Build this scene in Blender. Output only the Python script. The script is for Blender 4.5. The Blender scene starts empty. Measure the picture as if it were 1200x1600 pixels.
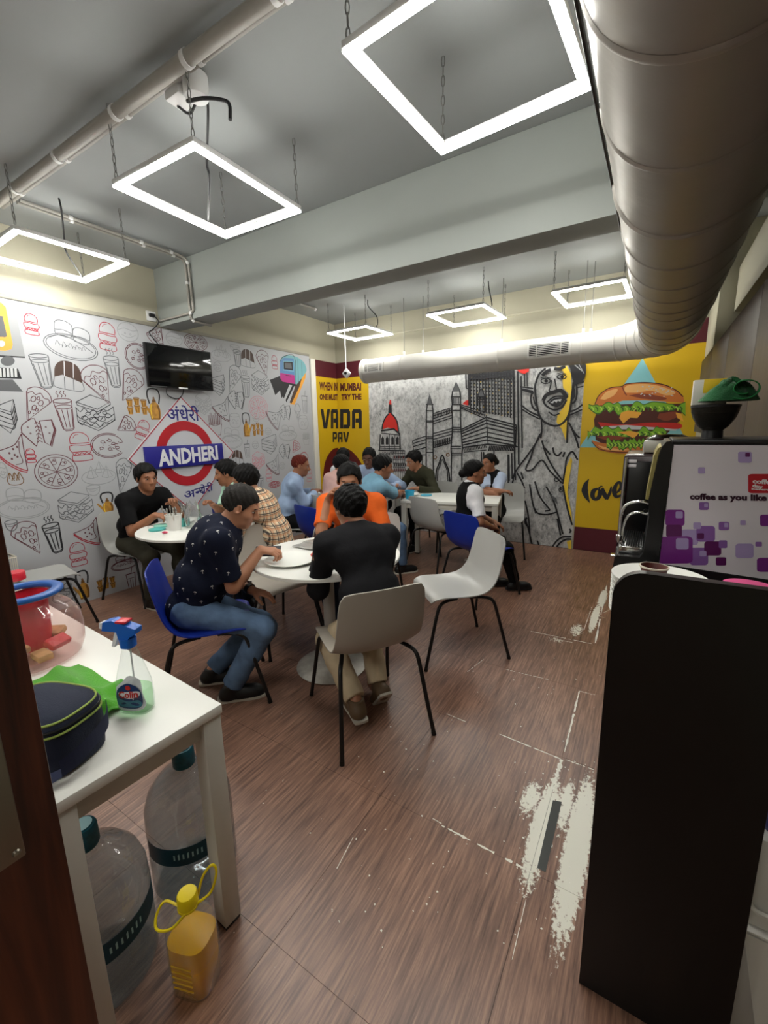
import bpy, bmesh, math, random
import numpy as np
from mathutils import Vector, Matrix
from mathutils.geometry import tessellate_polygon
random.seed(7)
rng = np.random.default_rng(5)
SC = bpy.context.scene
COL = SC.collection
PI = math.pi

# ------------------------------------------------------------------ camera, world, exposure
F_PX, CX, CY, EYE = 667.92, 595.18, 798.04, 1.5
YAW, PITCH, ROLL = 0.56383, 0.19086, -0.02141
fwd = np.array([-math.sin(YAW)*math.cos(PITCH), math.cos(YAW)*math.cos(PITCH), -math.sin(PITCH)])
rgt = np.cross(fwd, [0, 0, 1.0]); rgt /= np.linalg.norm(rgt); upv = np.cross(rgt, fwd)
cr, sr = math.cos(ROLL), math.sin(ROLL)
RIGHT, UP = cr*rgt + sr*upv, -sr*rgt + cr*upv
cam_d = bpy.data.cameras.new('camera'); cam = bpy.data.objects.new('camera', cam_d); COL.objects.link(cam)
cam_d.sensor_fit = 'VERTICAL'; cam_d.sensor_height = 32.0; cam_d.sensor_width = 24.0
cam_d.lens = F_PX/1600*32.0
cam_d.shift_x = (600-CX)/1600; cam_d.shift_y = (CY-800)/1600
cam_d.clip_start = 0.02
M = Matrix(((RIGHT[0], UP[0], -fwd[0], 0), (RIGHT[1], UP[1], -fwd[1], 0), (RIGHT[2], UP[2], -fwd[2], EYE), (0, 0, 0, 1)))
cam.matrix_world = M
SC.camera = cam
world = bpy.data.worlds.new('ambient_fill'); SC.world = world; world.use_nodes = True  # dim ambient fill added for brightness; no corridor is modelled
world.node_tree.nodes['Background'].inputs[0].default_value = (1, 0.97, 0.92, 1)
world.node_tree.nodes['Background'].inputs[1].default_value = 0.35
SC.view_settings.view_transform = 'Standard'; SC.view_settings.look = 'None'
SC.view_settings.gamma = 1; SC.view_settings.use_curve_mapping = False
SC.view_settings.exposure = 0.80
SC.cycles.transparent_max_bounces = 32
LED = 48.0            # radiance of the LED strips of the hanging frames

def ray(px, py):
    d = RIGHT*((px-CX)/F_PX) + UP*((CY-py)/F_PX) + fwd
    return d
def on_x(px, py, x): d = ray(px, py); t = x/d[0]; return np.array([x, d[1]*t, EYE+d[2]*t])
def on_y(px, py, y): d = ray(px, py); t = y/d[1]; return np.array([d[0]*t, y, EYE+d[2]*t])
def on_z(px, py, z): d = ray(px, py); t = (z-EYE)/d[2]; return np.array([d[0]*t, d[1]*t, z])

# ------------------------------------------------------------------ materials
def s2l(c):
    c = c/255.0
    return c/12.92 if c <= 0.04045 else ((c+0.055)/1.055)**2.4
def rgb(r, g, b): return (s2l(r), s2l(g), s2l(b), 1.0)
MATS = {}
def mat(name, col, rough=0.5, metal=0.0, spec=0.5, noise=0.0, nscale=20.0, bump=0.0, bscale=60.0, trans=0.0, ior=1.45, emit=None, coat=0.0, stretch=None, sheen=0.0):
    if name in MATS: return MATS[name]
    m = bpy.data.materials.new(name); m.use_nodes = True
    nt = m.node_tree; b = nt.nodes['Principled BSDF']
    c = rgb(*col) if len(col) == 3 else col
    b.inputs['Base Color'].default_value = c
    b.inputs['Roughness'].default_value = rough; b.inputs['Metallic'].default_value = metal
    b.inputs['Specular IOR Level'].default_value = spec; b.inputs['Transmission Weight'].default_value = trans
    b.inputs['IOR'].default_value = ior; b.inputs['Coat Weight'].default_value = coat
    b.inputs['Sheen Weight'].default_value = sheen
    if emit is not None:
        b.inputs['Emission Color'].default_value = (emit[0], emit[1], emit[2], 1); b.inputs['Emission Strength'].default_value = emit[3]
    tc = mp = None
    if noise or bump:
        tc = nt.nodes.new('ShaderNodeTexCoord'); mp = nt.nodes.new('ShaderNodeMapping')
        nt.links.new(tc.outputs['Object'], mp.inputs[0])
        if stretch: mp.inputs['Scale'].default_value = stretch
    if noise:
        n = nt.nodes.new('ShaderNodeTexNoise'); n.inputs['Scale'].default_value = nscale; n.inputs['Detail'].default_value = 5
        nt.links.new(mp.outputs[0], n.inputs[0])
        r = nt.nodes.new('ShaderNodeMapRange'); r.inputs[1].default_value = 0.3; r.inputs[2].default_value = 0.7
        r.inputs[3].default_value = 1-noise; r.inputs[4].default_value = 1+noise
        nt.links.new(n.outputs[0], r.inputs[0])
        mx = nt.nodes.new('ShaderNodeVectorMath'); mx.operation = 'SCALE'; mx.inputs[0].default_value = c[:3]
        nt.links.new(r.outputs[0], mx.inputs['Scale']); nt.links.new(mx.outputs[0], b.inputs['Base Color'])
    if bump:
        n2 = nt.nodes.new('ShaderNodeTexNoise'); n2.inputs['Scale'].default_value = bscale; n2.inputs['Detail'].default_value = 3
        nt.links.new(mp.outputs[0], n2.inputs[0])
        bp = nt.nodes.new('ShaderNodeBump'); bp.inputs['Strength'].default_value = bump; bp.inputs['Distance'].default_value = 0.01
        nt.links.new(n2.outputs[0], bp.inputs['Height']); nt.links.new(bp.outputs[0], b.inputs['Normal'])
    MATS[name] = m
    return m

def thin(name, tint, body, rough=.08, face=.06, edge=.55):
    """thin clear plastic or glass wall: see-through face on, more solid and shiny at grazing angles"""
    if name in MATS: return MATS[name]
    m = bpy.data.materials.new(name); m.use_nodes = True; nt = m.node_tree; N = nt.nodes.new; L = nt.links.new
    b = nt.nodes['Principled BSDF']; out = nt.nodes['Material Output']
    b.inputs['Base Color'].default_value = rgb(*body); b.inputs['Roughness'].default_value = rough; b.inputs['Specular IOR Level'].default_value = .8
    t = N('ShaderNodeBsdfTransparent'); t.inputs[0].default_value = rgb(*tint); lw = N('ShaderNodeLayerWeight'); lw.inputs[0].default_value = .4
    p = N('ShaderNodeMath'); p.operation = 'POWER'; p.inputs[1].default_value = 3.2; L(lw.outputs['Facing'], p.inputs[0])
    r = N('ShaderNodeMapRange'); r.inputs[3].default_value = face; r.inputs[4].default_value = edge; L(p.outputs[0], r.inputs[0])
    g = N('ShaderNodeBsdfGlossy'); g.inputs['Roughness'].default_value = rough; p5 = N('ShaderNodeMath'); p5.operation = 'POWER'; p5.inputs[1].default_value = 4.5; L(lw.outputs['Facing'], p5.inputs[0]); f = N('ShaderNodeMapRange'); f.inputs[3].default_value = .035; f.inputs[4].default_value = .6; L(p5.outputs[0], f.inputs[0])
    m1 = N('ShaderNodeMixShader'); L(r.outputs[0], m1.inputs[0]); L(t.outputs[0], m1.inputs[1]); L(b.outputs[0], m1.inputs[2])
    m2 = N('ShaderNodeMixShader'); L(f.outputs[0], m2.inputs[0]); L(m1.outputs[0], m2.inputs[1]); L(g.outputs[0], m2.inputs[2]); L(m2.outputs[0], out.inputs[0])
    MATS[name] = m; return m

# ------------------------------------------------------------------ mesh helpers
def link(name, verts, faces, m, parent=None, smooth=None, kind=None, loc=None):
    me = bpy.data.meshes.new(name)
    me.from_pydata([tuple(map(float, v)) for v in verts], [], [tuple(int(i) for i in f) for f in faces])
    ms = m if isinstance(m, (list, tuple)) else [m]
    for q in ms: me.materials.append(q)
    if smooth is not None:
        me.polygons.foreach_set('use_smooth', [True]*len(me.polygons))
        if smooth < 180: me.set_sharp_from_angle(angle=math.radians(smooth))
    me.update()
    o = bpy.data.objects.new(name, me); COL.objects.link(o)
    if parent is not None: o.parent = parent
    if kind: o['kind'] = kind
    if loc is not None: o.location = loc
    return o
def tag(o, label, cat, group=None):
    o['label'] = label; o['category'] = cat
    if group: o['group'] = group
    return o
def thing(name, label, cat, loc=(0, 0, 0), rz=0.0, group=None):
    o = bpy.data.objects.new(name, None); COL.objects.link(o)
    o.empty_display_size = 0.1; o.location = loc; o.rotation_euler = (0, 0, rz)
    return tag(o, label, cat, group)

class MB:
    """collects shapes into one mesh"""
    def __init__(s): s.v = []; s.f = []; s.mi = []
    def add(s, v, f, mi=0):
        n = len(s.v); s.v += [tuple(map(float, p)) for p in v]; s.f += [tuple(int(i)+n for i in q) for q in f]; s.mi += [mi]*len(f)
        return s
    def box(s, lo, hi, bev=0.0, mi=0, seg=2):
        lo = np.array(lo, float); hi = np.array(hi, float)
        bm = bmesh.new(); bmesh.ops.create_cube(bm, size=1.0)
        for v in bm.verts: v.co = Vector((lo+hi)/2 + np.array(v.co)*(hi-lo))
        if bev: bmesh.ops.bevel(bm, geom=bm.edges[:], offset=bev, segments=seg, affect='EDGES', profile=0.5)
        bm.verts.index_update()
        s.add([v.co[:] for v in bm.verts], [[v.index for v in f.verts] for f in bm.faces], mi); bm.free(); return s
    def tube(s, pts, r, n=10, mi=0, closed=False, cap=True):
        pts = [np.array(p, float) for p in pts]; N = len(pts)
        rs = r if isinstance(r, (list, tuple, np.ndarray)) else [r]*N
        V = []; t_prev = None; u = None
        for i in range(N):
            if closed: t = pts[(i+1) % N]-pts[i-1]
            else: t = pts[min(i+1, N-1)]-pts[max(i-1, 0)]
            t = t/(np.linalg.norm(t)+1e-12)
            if u is None:
                a = np.array([0, 0, 1.0]) if abs(t[2]) < 0.9 else np.array([1.0, 0, 0]); u = np.cross(t, a)
            u = u - t*np.dot(u, t); u /= np.linalg.norm(u)+1e-12; w = np.cross(t, u)
            for k in range(n):
                a = 2*PI*k/n; V.append(pts[i]+rs[i]*(math.cos(a)*u+math.sin(a)*w))
        Fc = []
        for i in range(N if closed else N-1):
            for k in range(n):
                a = i*n+k; b = i*n+(k+1) % n; c = ((i+1) % N)*n+(k+1) % n; d = ((i+1) % N)*n+k
                Fc.append((a, b, c, d))
        if cap and not closed:
            Fc.append(tuple(range(n-1, -1, -1))); Fc.append(tuple((N-1)*n+k for k in range(n)))
        return s.add(V, Fc, mi)
    def lathe(s, prof, n=32, c=(0, 0, 0), mi=0, sx=1.0, sy=1.0, cap=True):
        V = []; Fc = []
        for r, z in prof:
            for k in range(n):
                a = 2*PI*k/n; V.append((c[0]+sx*r*math.cos(a), c[1]+sy*r*math.sin(a), c[2]+z))
        for i in range(len(prof)-1):
            for k in range(n):
                Fc.append((i*n+k, i*n+(k+1) % n, (i+1)*n+(k+1) % n, (i+1)*n+k))
        if cap: Fc.append(tuple(range(n-1, -1, -1))); Fc.append(tuple((len(prof)-1)*n+k for k in range(n)))
        return s.add(V, Fc, mi)
    def poly(s, pts3, mi=0):
        tri = tessellate_polygon([[Vector(p) for p in pts3]]); return s.add(pts3, tri, mi)
    def prism(s, pts2, z0, z1, mi=0, fn=lambda x, y, z: (x, y, z)):
        n = len(pts2)
        if sum(pts2[i][0]*pts2[(i+1) % n][1]-pts2[(i+1) % n][0]*pts2[i][1] for i in range(n)) < 0: pts2 = pts2[::-1]
        v = [fn(x, y, z0) for x, y in pts2]+[fn(x, y, z1) for x, y in pts2]
        f = [(i, (i+1) % n, n+(i+1) % n, n+i) for i in range(n)]+[tuple(range(n-1, -1, -1)), tuple(range(n, 2*n))]
        return s.add(v, f, mi)
    def grid(s, P, mi=0, closed_u=False):
        P = np.asarray(P); a, b = P.shape[:2]; V = P.reshape(-1, 3)
        Fc = [(i*b+j, i*b+j+1, ((i+1) % a)*b+j+1, ((i+1) % a)*b+j) for i in range(a if closed_u else a-1) for j in range(b-1)]
        return s.add(V, Fc, mi)
    def build(s, name, m, parent=None, smooth=40, kind=None, loc=None):
        o = link(name, s.v, s.f, m, parent, smooth, kind, loc)
        if isinstance(m, (list, tuple)): o.data.polygons.foreach_set('material_index', s.mi)
        return o
def sm(pts, n=6, closed=False):
    """Catmull-Rom through points"""
    P = [np.array(p, float) for p in pts]; N = len(P); out = []
    rngk = range(N if closed else N-1)
    for i in rngk:
        p0 = P[(i-1) % N] if closed or i > 0 else P[0]*2-P[1]; p1 = P[i]; p2 = P[(i+1) % N]
        p3 = P[(i+2) % N] if closed or i+2 < N else P[-1]*2-P[-2]
        for k in range(n):
            t = k/n; out.append(0.5*((2*p1)+(-p0+p2)*t+(2*p0-5*p1+4*p2-p3)*t*t+(-p0+3*p1-3*p2+p3)*t**3))
    if not closed: out.append(P[-1])
    return out
def copy_tree(o, parent=None):
    c = o.copy(); COL.objects.link(c)
    if parent is not None: c.parent = parent
    for ch in list(o.children): copy_tree(ch, c)
    return c
# ------------------------------------------------------------------ the room
XL, YF, ZC, XR, YB = -4.263, 5.519, 3.064, 0.62, -3.3
cream = mat('cream_paint', (178, 174, 154), 0.75, noise=0.02, nscale=3)
grey_paint = mat('grey_ceiling_paint', (147, 151, 151), 0.7, noise=0.02, nscale=2)
white_print = mat('white_wallpaper', (176, 178, 182), 0.55)
maroon = mat('maroon_print', (84, 24, 36), 0.5)
yellow = mat('yellow_print', (208, 171, 22), 0.5)
blackm = mat('black_ink', (22, 22, 24), 0.6)

def floor_material():
    m = bpy.data.materials.new('vinyl_wood'); m.use_nodes = True; nt = m.node_tree; b = nt.nodes['Principled BSDF']
    N = nt.nodes.new; L = nt.links.new
    geo = N('ShaderNodeNewGeometry')
    def mapped(scale):
        mp = N('ShaderNodeMapping'); mp.inputs['Scale'].default_value = scale; L(geo.outputs['Position'], mp.inputs[0]); return mp.outputs[0]
    def noise(vec, sc, det=4, rough=0.6):
        n = N('ShaderNodeTexNoise'); n.inputs['Scale'].default_value = sc; n.inputs['Detail'].default_value = det; n.inputs['Roughness'].default_value = rough
        L(vec, n.inputs[0]); return n.outputs[0]
    fine = noise(mapped((1, 0.05, 1)), 105, 6, 0.65); broad = noise(mapped((1, 0.12, 1)), 7, 3)
    mixf = N('ShaderNodeMath'); mixf.operation = 'MULTIPLY_ADD'; mixf.inputs[1].default_value = 0.75
    sc = N('ShaderNodeMath'); sc.operation = 'MULTIPLY'; sc.inputs[1].default_value = 0.25; L(broad, sc.inputs[0])
    L(fine, mixf.inputs[0]); L(sc.outputs[0], mixf.inputs[2])
    ramp = N('ShaderNodeValToRGB'); L(mixf.outputs[0], ramp.inputs[0])
    e = ramp.color_ramp.elements
    e[0].position = 0.36; e[0].color = rgb(86, 60, 48); e[1].position = 0.64; e[1].color = rgb(160, 122, 101)
    x = e.new(0.5); x.color = rgb(124, 91, 75)
    # worn patches: printed layer rubbed off to the white core
    patches = [(-0.232, 1.47, 0.046, 0.29, .95), (-0.110, 1.45, 0.047, 0.40, 1.0), (-0.30, 1.58, 0.045, 0.11, 0.72), (-0.175, 1.62, 0.03, 0.16, .8),
               (-0.27, 3.55, 0.03, 0.32, 1.0), (-0.255, 4.0, 0.035, 0.25, 1.0), (-0.36, 3.25, 0.05, 0.14, 0.62), (-0.46, 3.02, 0.07, 0.05, 0.5)]
    total = None
    sep = N('ShaderNodeSeparateXYZ'); L(geo.outputs['Position'], sep.inputs[0])
    for cx, cy, rx, ry, amp in patches:
        def term(out, c, r):
            a = N('ShaderNodeMath'); a.operation = 'SUBTRACT'; a.inputs[1].default_value = c; L(out, a.inputs[0])
            d = N('ShaderNodeMath'); d.operation = 'DIVIDE'; d.inputs[1].default_value = r; L(a.outputs[0], d.inputs[0])
            q = N('ShaderNodeMath'); q.operation = 'MULTIPLY'; L(d.outputs[0], q.inputs[0]); L(d.outputs[0], q.inputs[1]); return q.outputs[0]
        s = N('ShaderNodeMath'); s.operation = 'ADD'; L(term(sep.outputs[0], cx, rx), s.inputs[0]); L(term(sep.outputs[1], cy, ry), s.inputs[1])
        g = N('ShaderNodeMapRange'); g.inputs[1].default_value = 0.0; g.inputs[2].default_value = 1.5; g.inputs[3].default_value = amp; g.inputs[4].default_value = 0.0
        L(s.outputs[0], g.inputs[0])
        if total is None: total = g.outputs[0]
        else:
            mx = N('ShaderNodeMath'); mx.operation = 'MAXIMUM'; L(total, mx.inputs[0]); L(g.outputs[0], mx.inputs[1]); total = mx.outputs[0]
    gr = noise(mapped((0.8, 0.5, 1)), 90, 4, 0.7)
    ad = N('ShaderNodeMath'); ad.operation = 'MULTIPLY_ADD'; ad.inputs[1].default_value = 1.6; L(gr, ad.inputs[0]); L(total, ad.inputs[2])
    th = N('ShaderNodeMapRange'); th.inputs[1].default_value = 1.20; th.inputs[2].default_value = 1.36; L(ad.outputs[0], th.inputs[0])
    # small chips scattered
    ch = noise(mapped((1, 1, 1)), 55, 2, 0.4); ct = N('ShaderNodeMapRange'); ct.inputs[1].default_value = 0.775; ct.inputs[2].default_value = 0.79; L(ch, ct.inputs[0])
    m2 = N('ShaderNodeMath'); m2.operation = 'MAXIMUM'; L(th.outputs[0], m2.inputs[0]); L(ct.outputs[0], m2.inputs[1])
    mixc = N('ShaderNodeMix'); mixc.data_type = 'RGBA'; L(m2.outputs[0], mixc.inputs['Factor']); L(ramp.outputs[0], mixc.inputs['A']); mixc.inputs['B'].default_value = rgb(226, 224, 210)
    L(mixc.outputs['Result'], b.inputs['Base Color'])
    b.inputs['Roughness'].default_value = 0.36; b.inputs['Specular IOR Level'].default_value = 0.55
    bp = N('ShaderNodeBump'); bp.inputs['Strength'].default_value = 0.12; bp.inputs['Distance'].default_value = 0.003
    L(fine, bp.inputs['Height']); L(bp.outputs[0], b.inputs['Normal'])
    return m
FLOOR_M = floor_material()
seam = mat('seam_grout', (60, 42, 36), 0.8)
fl = MB().box((XL-0.1, YB, -0.10), (XR+0.1, YF+0.1, -0.004)).build('floor', seam, kind='structure')
# square vinyl tiles, each a piece of its own
T = 0.604; tx0, ty0 = -0.232-10*T, 1.272-8*T
tile_cache = {}
for i in range(14):
    for j in range(19):
        x0, x1, y0, y1 = tx0+i*T, tx0+(i+1)*T, ty0+j*T, ty0+(j+1)*T
        x0, x1, y0, y1 = max(x0, XL), min(x1, XR), max(y0, YB), min(y1, YF)
        if x1-x0 < 0.02 or y1-y0 < 0.02: continue
        key = (round(x1-x0, 3), round(y1-y0, 3)); g = 0.0006
        if key not in tile_cache:
            o = MB().box((g, g, -0.004), (x1-x0-g, y1-y0-g, 0.0), 0.0).build('tile', FLOOR_M, fl, smooth=None)
            tile_cache[key] = o.data
        else:
            o = bpy.data.objects.new('tile', tile_cache[key]); COL.objects.link(o); o.parent = fl
        o.location = (x0, y0, 0)
# worn white edges of the tiles (thin strips of exposed core along the seams)
core = mat('exposed_core', (228, 226, 214), 0.7, noise=0.12, nscale=120)
wear = MB()
def wear_line(p, q, w):
    a = np.array(on_z(*p, 0.0)); b = np.array(on_z(*q, 0.0)); n = 26; d = b-a; L = np.linalg.norm(d); d /= L; s = np.array([-d[1], d[0], 0])
    lft = []; rt = []
    for k in range(n+1):
        t = k/n; ww = w*(0.35+1.0*rng.random())*(0.4 if k in (0, n) else 1)
        c = a+(b-a)*t; c = c+np.array([0, 0, 0.0006]); lft.append(c+s*ww*0.5); rt.append(c-s*ww*0.5*(0.6+0.6*rng.random()))
    for k in range(n):
        if rng.random() < 0.12: continue
        wear.add([lft[k], rt[k], rt[k+1], lft[k+1]], [(0, 1, 2, 3)])
for p, q, w in [((905, 1080), (882, 1175), .010), ((878, 1185), (862, 1235), .018), ((830, 1365), (822, 1402), .006), ((690, 1290), (830, 1363), .009), ((780, 1147), (876, 1186), .007),
                ((884, 1187), (928, 1203), .005), ((790, 1046), (857, 1062), .005), ((822, 985), (925, 1006), .007), ((948, 915), (930, 1005), .012), ((697, 1115), (728, 1128), .005),
                ((905, 1080), (930, 1086), .004), ((730, 1050), (756, 1030), .003), ((526, 1358), (552, 1308), .003), ((676, 1279), (690, 1287), .004), ((942, 958), (958, 950), .004),
                ((916, 960), (945, 965), .004), ((873, 1000), (895, 1004), .007), ((800, 1500), (822, 1405), .0025), ((912, 985), (925, 948), .004)]:
    wear_line(p, q, w)
for k in range(150):
    px, py = rng.uniform(560, 945), rng.uniform(930, 1480)
    if rng.random() < 0.5: px, py = rng.uniform(800, 930), rng.uniform(930, 1420)
    c = on_z(px, py, 0.0006); r = rng.uniform(0.0015, 0.0045)
    if c[0] > -0.07: continue
    wear.add([c+np.array([r*math.cos(a)*rng.uniform(.5, 1.3), r*math.sin(a)*rng.uniform(.5, 1.3), 0]) for a in np.linspace(0, 2*PI, 7)[:-1]], [tuple(range(6))])
wear.build('worn_seams', core, fl, smooth=None, kind='stuff')
groove = MB(); g0, g1 = on_z(868, 1252, .001), on_z(843, 1358, .001)
groove.add([g0+[-.010, 0, 0], g0+[.022, 0.01, 0], g1+[.020, 0, 0], g1+[-.008, 0, 0]], [(0, 3, 2, 1)])
groove.build('bare_groove', mat('bare_adhesive', (74, 76, 74), 0.8), fl, smooth=None)

wall_left = MB().box((XL-0.12, YB, 0), (XL, YF+0.12, ZC)).build('wall_left', cream, kind='structure')
wall_far = MB().box((XL, YF, 0), (XR+0.12, YF+0.12, ZC)).build('wall_far', cream, kind='structure')
wall_right = MB().box((XR, YB, 0), (XR+0.12, YF, ZC)).build('wall_right', cream, kind='structure')
ceil = MB().box((XL-0.12, YB, ZC), (XR+0.12, YF+0.12, ZC+0.1)).build('ceiling', grey_paint, kind='structure')
wall_near = MB().box((XL-0.12, YB-0.12, 0), (XR+0.12, YB, ZC)).build('wall_near', cream, kind='structure')
BM = MB(); BM.box((XL, 2.68, 2.536), (XR, 2.915, ZC), 0.006)
BM.build('trim_1', mat('grey_beam_paint', (158, 164, 160), 0.7, noise=0.02, nscale=2), kind='structure')
# mural sheets
eps = 0.004
mural = MB().box((XL, YB, 0.0), (XL+eps, 4.90, 2.528)).build('wallpaper', white_print, wall_left, smooth=None)
MB().box((XL, 4.90, 0.0), (XL+0.03, 5.0, 2.50), 0.004).build('trim_2', mat('white_trim', (222, 220, 210), 0.5), kind='structure')
MB().box((XL, YB, 2.528), (XL+0.014, 4.9, 2.56), 0.003).build('trim_3', mat('grey_trim', (150, 146, 132), 0.6), kind='structure')
# column and lintel on the right side
MB().box((0.37, 4.75, 0), (XR, YF, ZC), 0.004).build('trim_4', cream, kind='structure')
MB().box((0.48, YB, 2.38), (XR, 4.75, 2.72), 0.004).build('trim_5', cream, kind='structure')
# ------------------------------------------------------------------ printed murals (flat ink on the walls)
INK = {'k': mat('ink_black', (34, 34, 38), .6), 'g': mat('ink_grey', (150, 152, 154), .6), 'r': mat('ink_red', (158, 34, 52), .6), 'd': mat('ink_darkred', (92, 42, 50), .6),
       'o': mat('ink_gold', (176, 128, 52), .5, noise=.25, nscale=30), 'O': mat('ink_darkgold', (112, 76, 28), .6), 'b': mat('ink_brown', (74, 56, 48), .6), 'n': mat('ink_darkgrey', (92, 94, 97), .6),
       'w': mat('ink_white', (196, 198, 200), .6), 'W': white_print, 'p': mat('ink_pinkred', (196, 120, 132), .6),
       'Y': yellow, 'M': maroon, 'R': mat('ink_bright_red', (206, 44, 36), .5), 'y': mat('ink_lightyellow', (236, 200, 60), .5), 'N': mat('ink_navy', (26, 24, 112), .45),
       'c': mat('ink_cyan', (132, 196, 204), .5), 'B': mat('ink_bun', (202, 116, 52), .5), 'L': mat('ink_bunlight', (230, 176, 108), .5), 'e': mat('ink_lettuce', (122, 178, 40), .5), 'E': mat('ink_lettuce_light', (180, 214, 84), .5),
       'f': mat('ink_lettuce_dark', (58, 96, 30), .5), 'P': mat('ink_patty', (78, 34, 24), .5), 'q': mat('ink_patty_light', (134, 62, 38), .5), 'C': mat('ink_cheese', (238, 172, 62), .5), 'T': mat('ink_tomato', (196, 40, 30), .5),
       'v': mat('ink_magenta', (176, 40, 126), .5), 'u': mat('ink_blue', (84, 130, 176), .5), 't': mat('ink_teal', (112, 168, 176), .5), 'a': mat('ink_orange', (224, 158, 60), .5),
       'Q': mat('ink_darkbrown', (96, 26, 24), .5)}
INK_KEYS = list(INK); INK_IX = {k: i for i, k in enumerate(INK_KEYS)}; INK_LIST = [INK[k] for k in INK_KEYS]
class Print:
    """flat ink: polygons and pen strokes given in wall coordinates (a along the wall, z up)"""
    def __init__(s, to3, base=0.0):
        s.mb = MB(); s.to3 = to3; s.lv = 0; s.base = base
    def _h(s): s.lv += 1; return s.base+0.00004*s.lv
    def poly(s, pts, c):
        h = s._h(); s.mb.poly([s.to3(p[0], p[1], h) for p in pts], INK_IX[c]); return s
    def line(s, pts, c, w=0.006, closed=False):
        P = np.array([np.array(p, float)[:2] for p in pts]); h = s._h(); n = len(P)
        if n < 2: return s
        L = []; R = []
        for i in range(n):
            if closed: t = P[(i+1) % n]-P[i-1]
            else: t = P[min(i+1, n-1)]-P[max(i-1, 0)]
            t = t/(np.linalg.norm(t)+1e-9); nn = np.array([-t[1], t[0]])*w/2
            L.append(s.to3(*(P[i]+nn), h)); R.append(s.to3(*(P[i]-nn), h))
        f = [(2*i, 2*i+1, 2*((i+1) % n)+1, 2*((i+1) % n)) for i in range(n if closed else n-1)]
        s.mb.add([q for ab in zip(L, R) for q in ab], f, INK_IX[c]); return s
    def build(s, name, parent):
        used = sorted(set(s.mb.mi)); rm = {u: i for i, u in enumerate(used)}; s.mb.mi = [rm[i] for i in s.mb.mi]
        return s.mb.build(name, [INK_LIST[u] for u in used], parent, smooth=None)
def left3(a, z, h): return (XL+0.0042+h, a, z)
def far3(a, z, h): return (a, YF-0.0045-h, z)
def LP(px, py): p = on_x(px, py, XL+.004); return np.array([p[1], p[2]])
def FP(px, py): p = on_y(px, py, YF-.004); return np.array([p[0], p[2]])

def circ(cx, cy, rx, ry=None, n=16, a0=0, a1=360):
    ry = rx if ry is None else ry
    return [(cx+rx*math.cos(math.radians(a)), cy+ry*math.sin(math.radians(a))) for a in np.linspace(a0, a1, n+1)][:None if a1-a0 < 360 else -1]
# every doodle draws in a unit square: (list of ('l'|'L'|'p', points, ink, width factor))
def d_burger(c, c2=None):
    D = [('L', sm([(.1, .62), (.12, .8), (.3, .97), (.62, .98), (.86, .84), (.9, .62)], 4)+[(.1, .62)], c, 1), ('L', sm([(.08, .55), (.3, .57), (.6, .54), (.92, .56)], 3), c, 1),
         ('L', sm([(.06, .55), (.04, .42), (.12, .33)], 3), c, 1), ('L', sm([(.92, .56), (.98, .45), (.9, .33)], 3), c, 1), ('L', [(.1, .33), (.9, .33)], c, 1),
         ('L', sm([(.12, .3), (.2, .24), (.3, .3), (.4, .24), (.5, .3), (.6, .24), (.7, .3), (.8, .24), (.88, .3)], 3), c2 or c, 1),
         ('L', sm([(.1, .22), (.08, .08), (.2, .02), (.8, .02), (.93, .08), (.9, .22)], 3)+[(.1, .22)], c, 1), ('L', sm([(.25, .8), (.35, .9), (.5, .92)], 3), c, .7)]
    return D
def d_pizza(c):
    D = [('C', circ(.5, .5, .5, n=26), c, 1), ('C', circ(.5, .5, .42, n=24), c, .7)]
    for k in range(4):
        a = math.radians(20+45*k); D.append(('L', [(.5+.42*math.cos(a), .5+.42*math.sin(a)), (.5-.42*math.cos(a), .5-.42*math.sin(a))], c, .8))
    for k in range(8):
        a = math.radians(42+45*k)
        for r, s in ((.27, .06), (.34, .035)): D.append(('C', circ(.5+r*math.cos(a+s*3), .5+r*math.sin(a+s*3), s, n=8), c, .7))
    return D
def d_pizzacut(c):
    D = [('C', circ(.45, .45, .45, n=26, a0=15, a1=320)+[(.45, .45)], c, 1), ('L', circ(.45, .45, .5, n=26, a0=60, a1=320), c, 1)]
    for x, y in ((.3, .6), (.5, .65), (.25, .35), (.48, .3), (.6, .52), (.7, .35)): D.append(('C', circ(x, y, .06, .05, n=9), c, .9))
    for k in range(12): D.append(('C', circ(.15+.055*k % .7, .2+.09*k % .6, .012, n=5), c, .7))
    return D
def d_slice(c):
    D = [('L', sm([(.02, .8), (.2, .93), (.5, .99), (.8, .92), (.97, .78), (.95, .68)], 4), c, 1), ('L', sm([(.02, .8), (.06, .68), (.2, .78), (.35, .74), (.5, .84), (.68, .75), (.85, .77), (.95, .68)], 4), c, .9),
         ('L', [(.06, .68), (.5, .0), (.95, .68)], c, 1), ('L', [(.02, .72), (.46, -.03), (.5, 0)], c, .8)]
    for x, y, r in ((.35, .6, .085), (.65, .58, .085), (.5, .38, .075), (.5, .68, .05), (.42, .2, .04), (.62, .35, .045)): D.append(('C', circ(x, y, r, n=10), c, .9))
    for x, y in ((.25, .5), (.52, .52), (.45, .28), (.56, .2), (.75, .5)): D.append(('L', [(x, y), (x+.03, y+.03)], c, .7))
    return D
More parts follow.
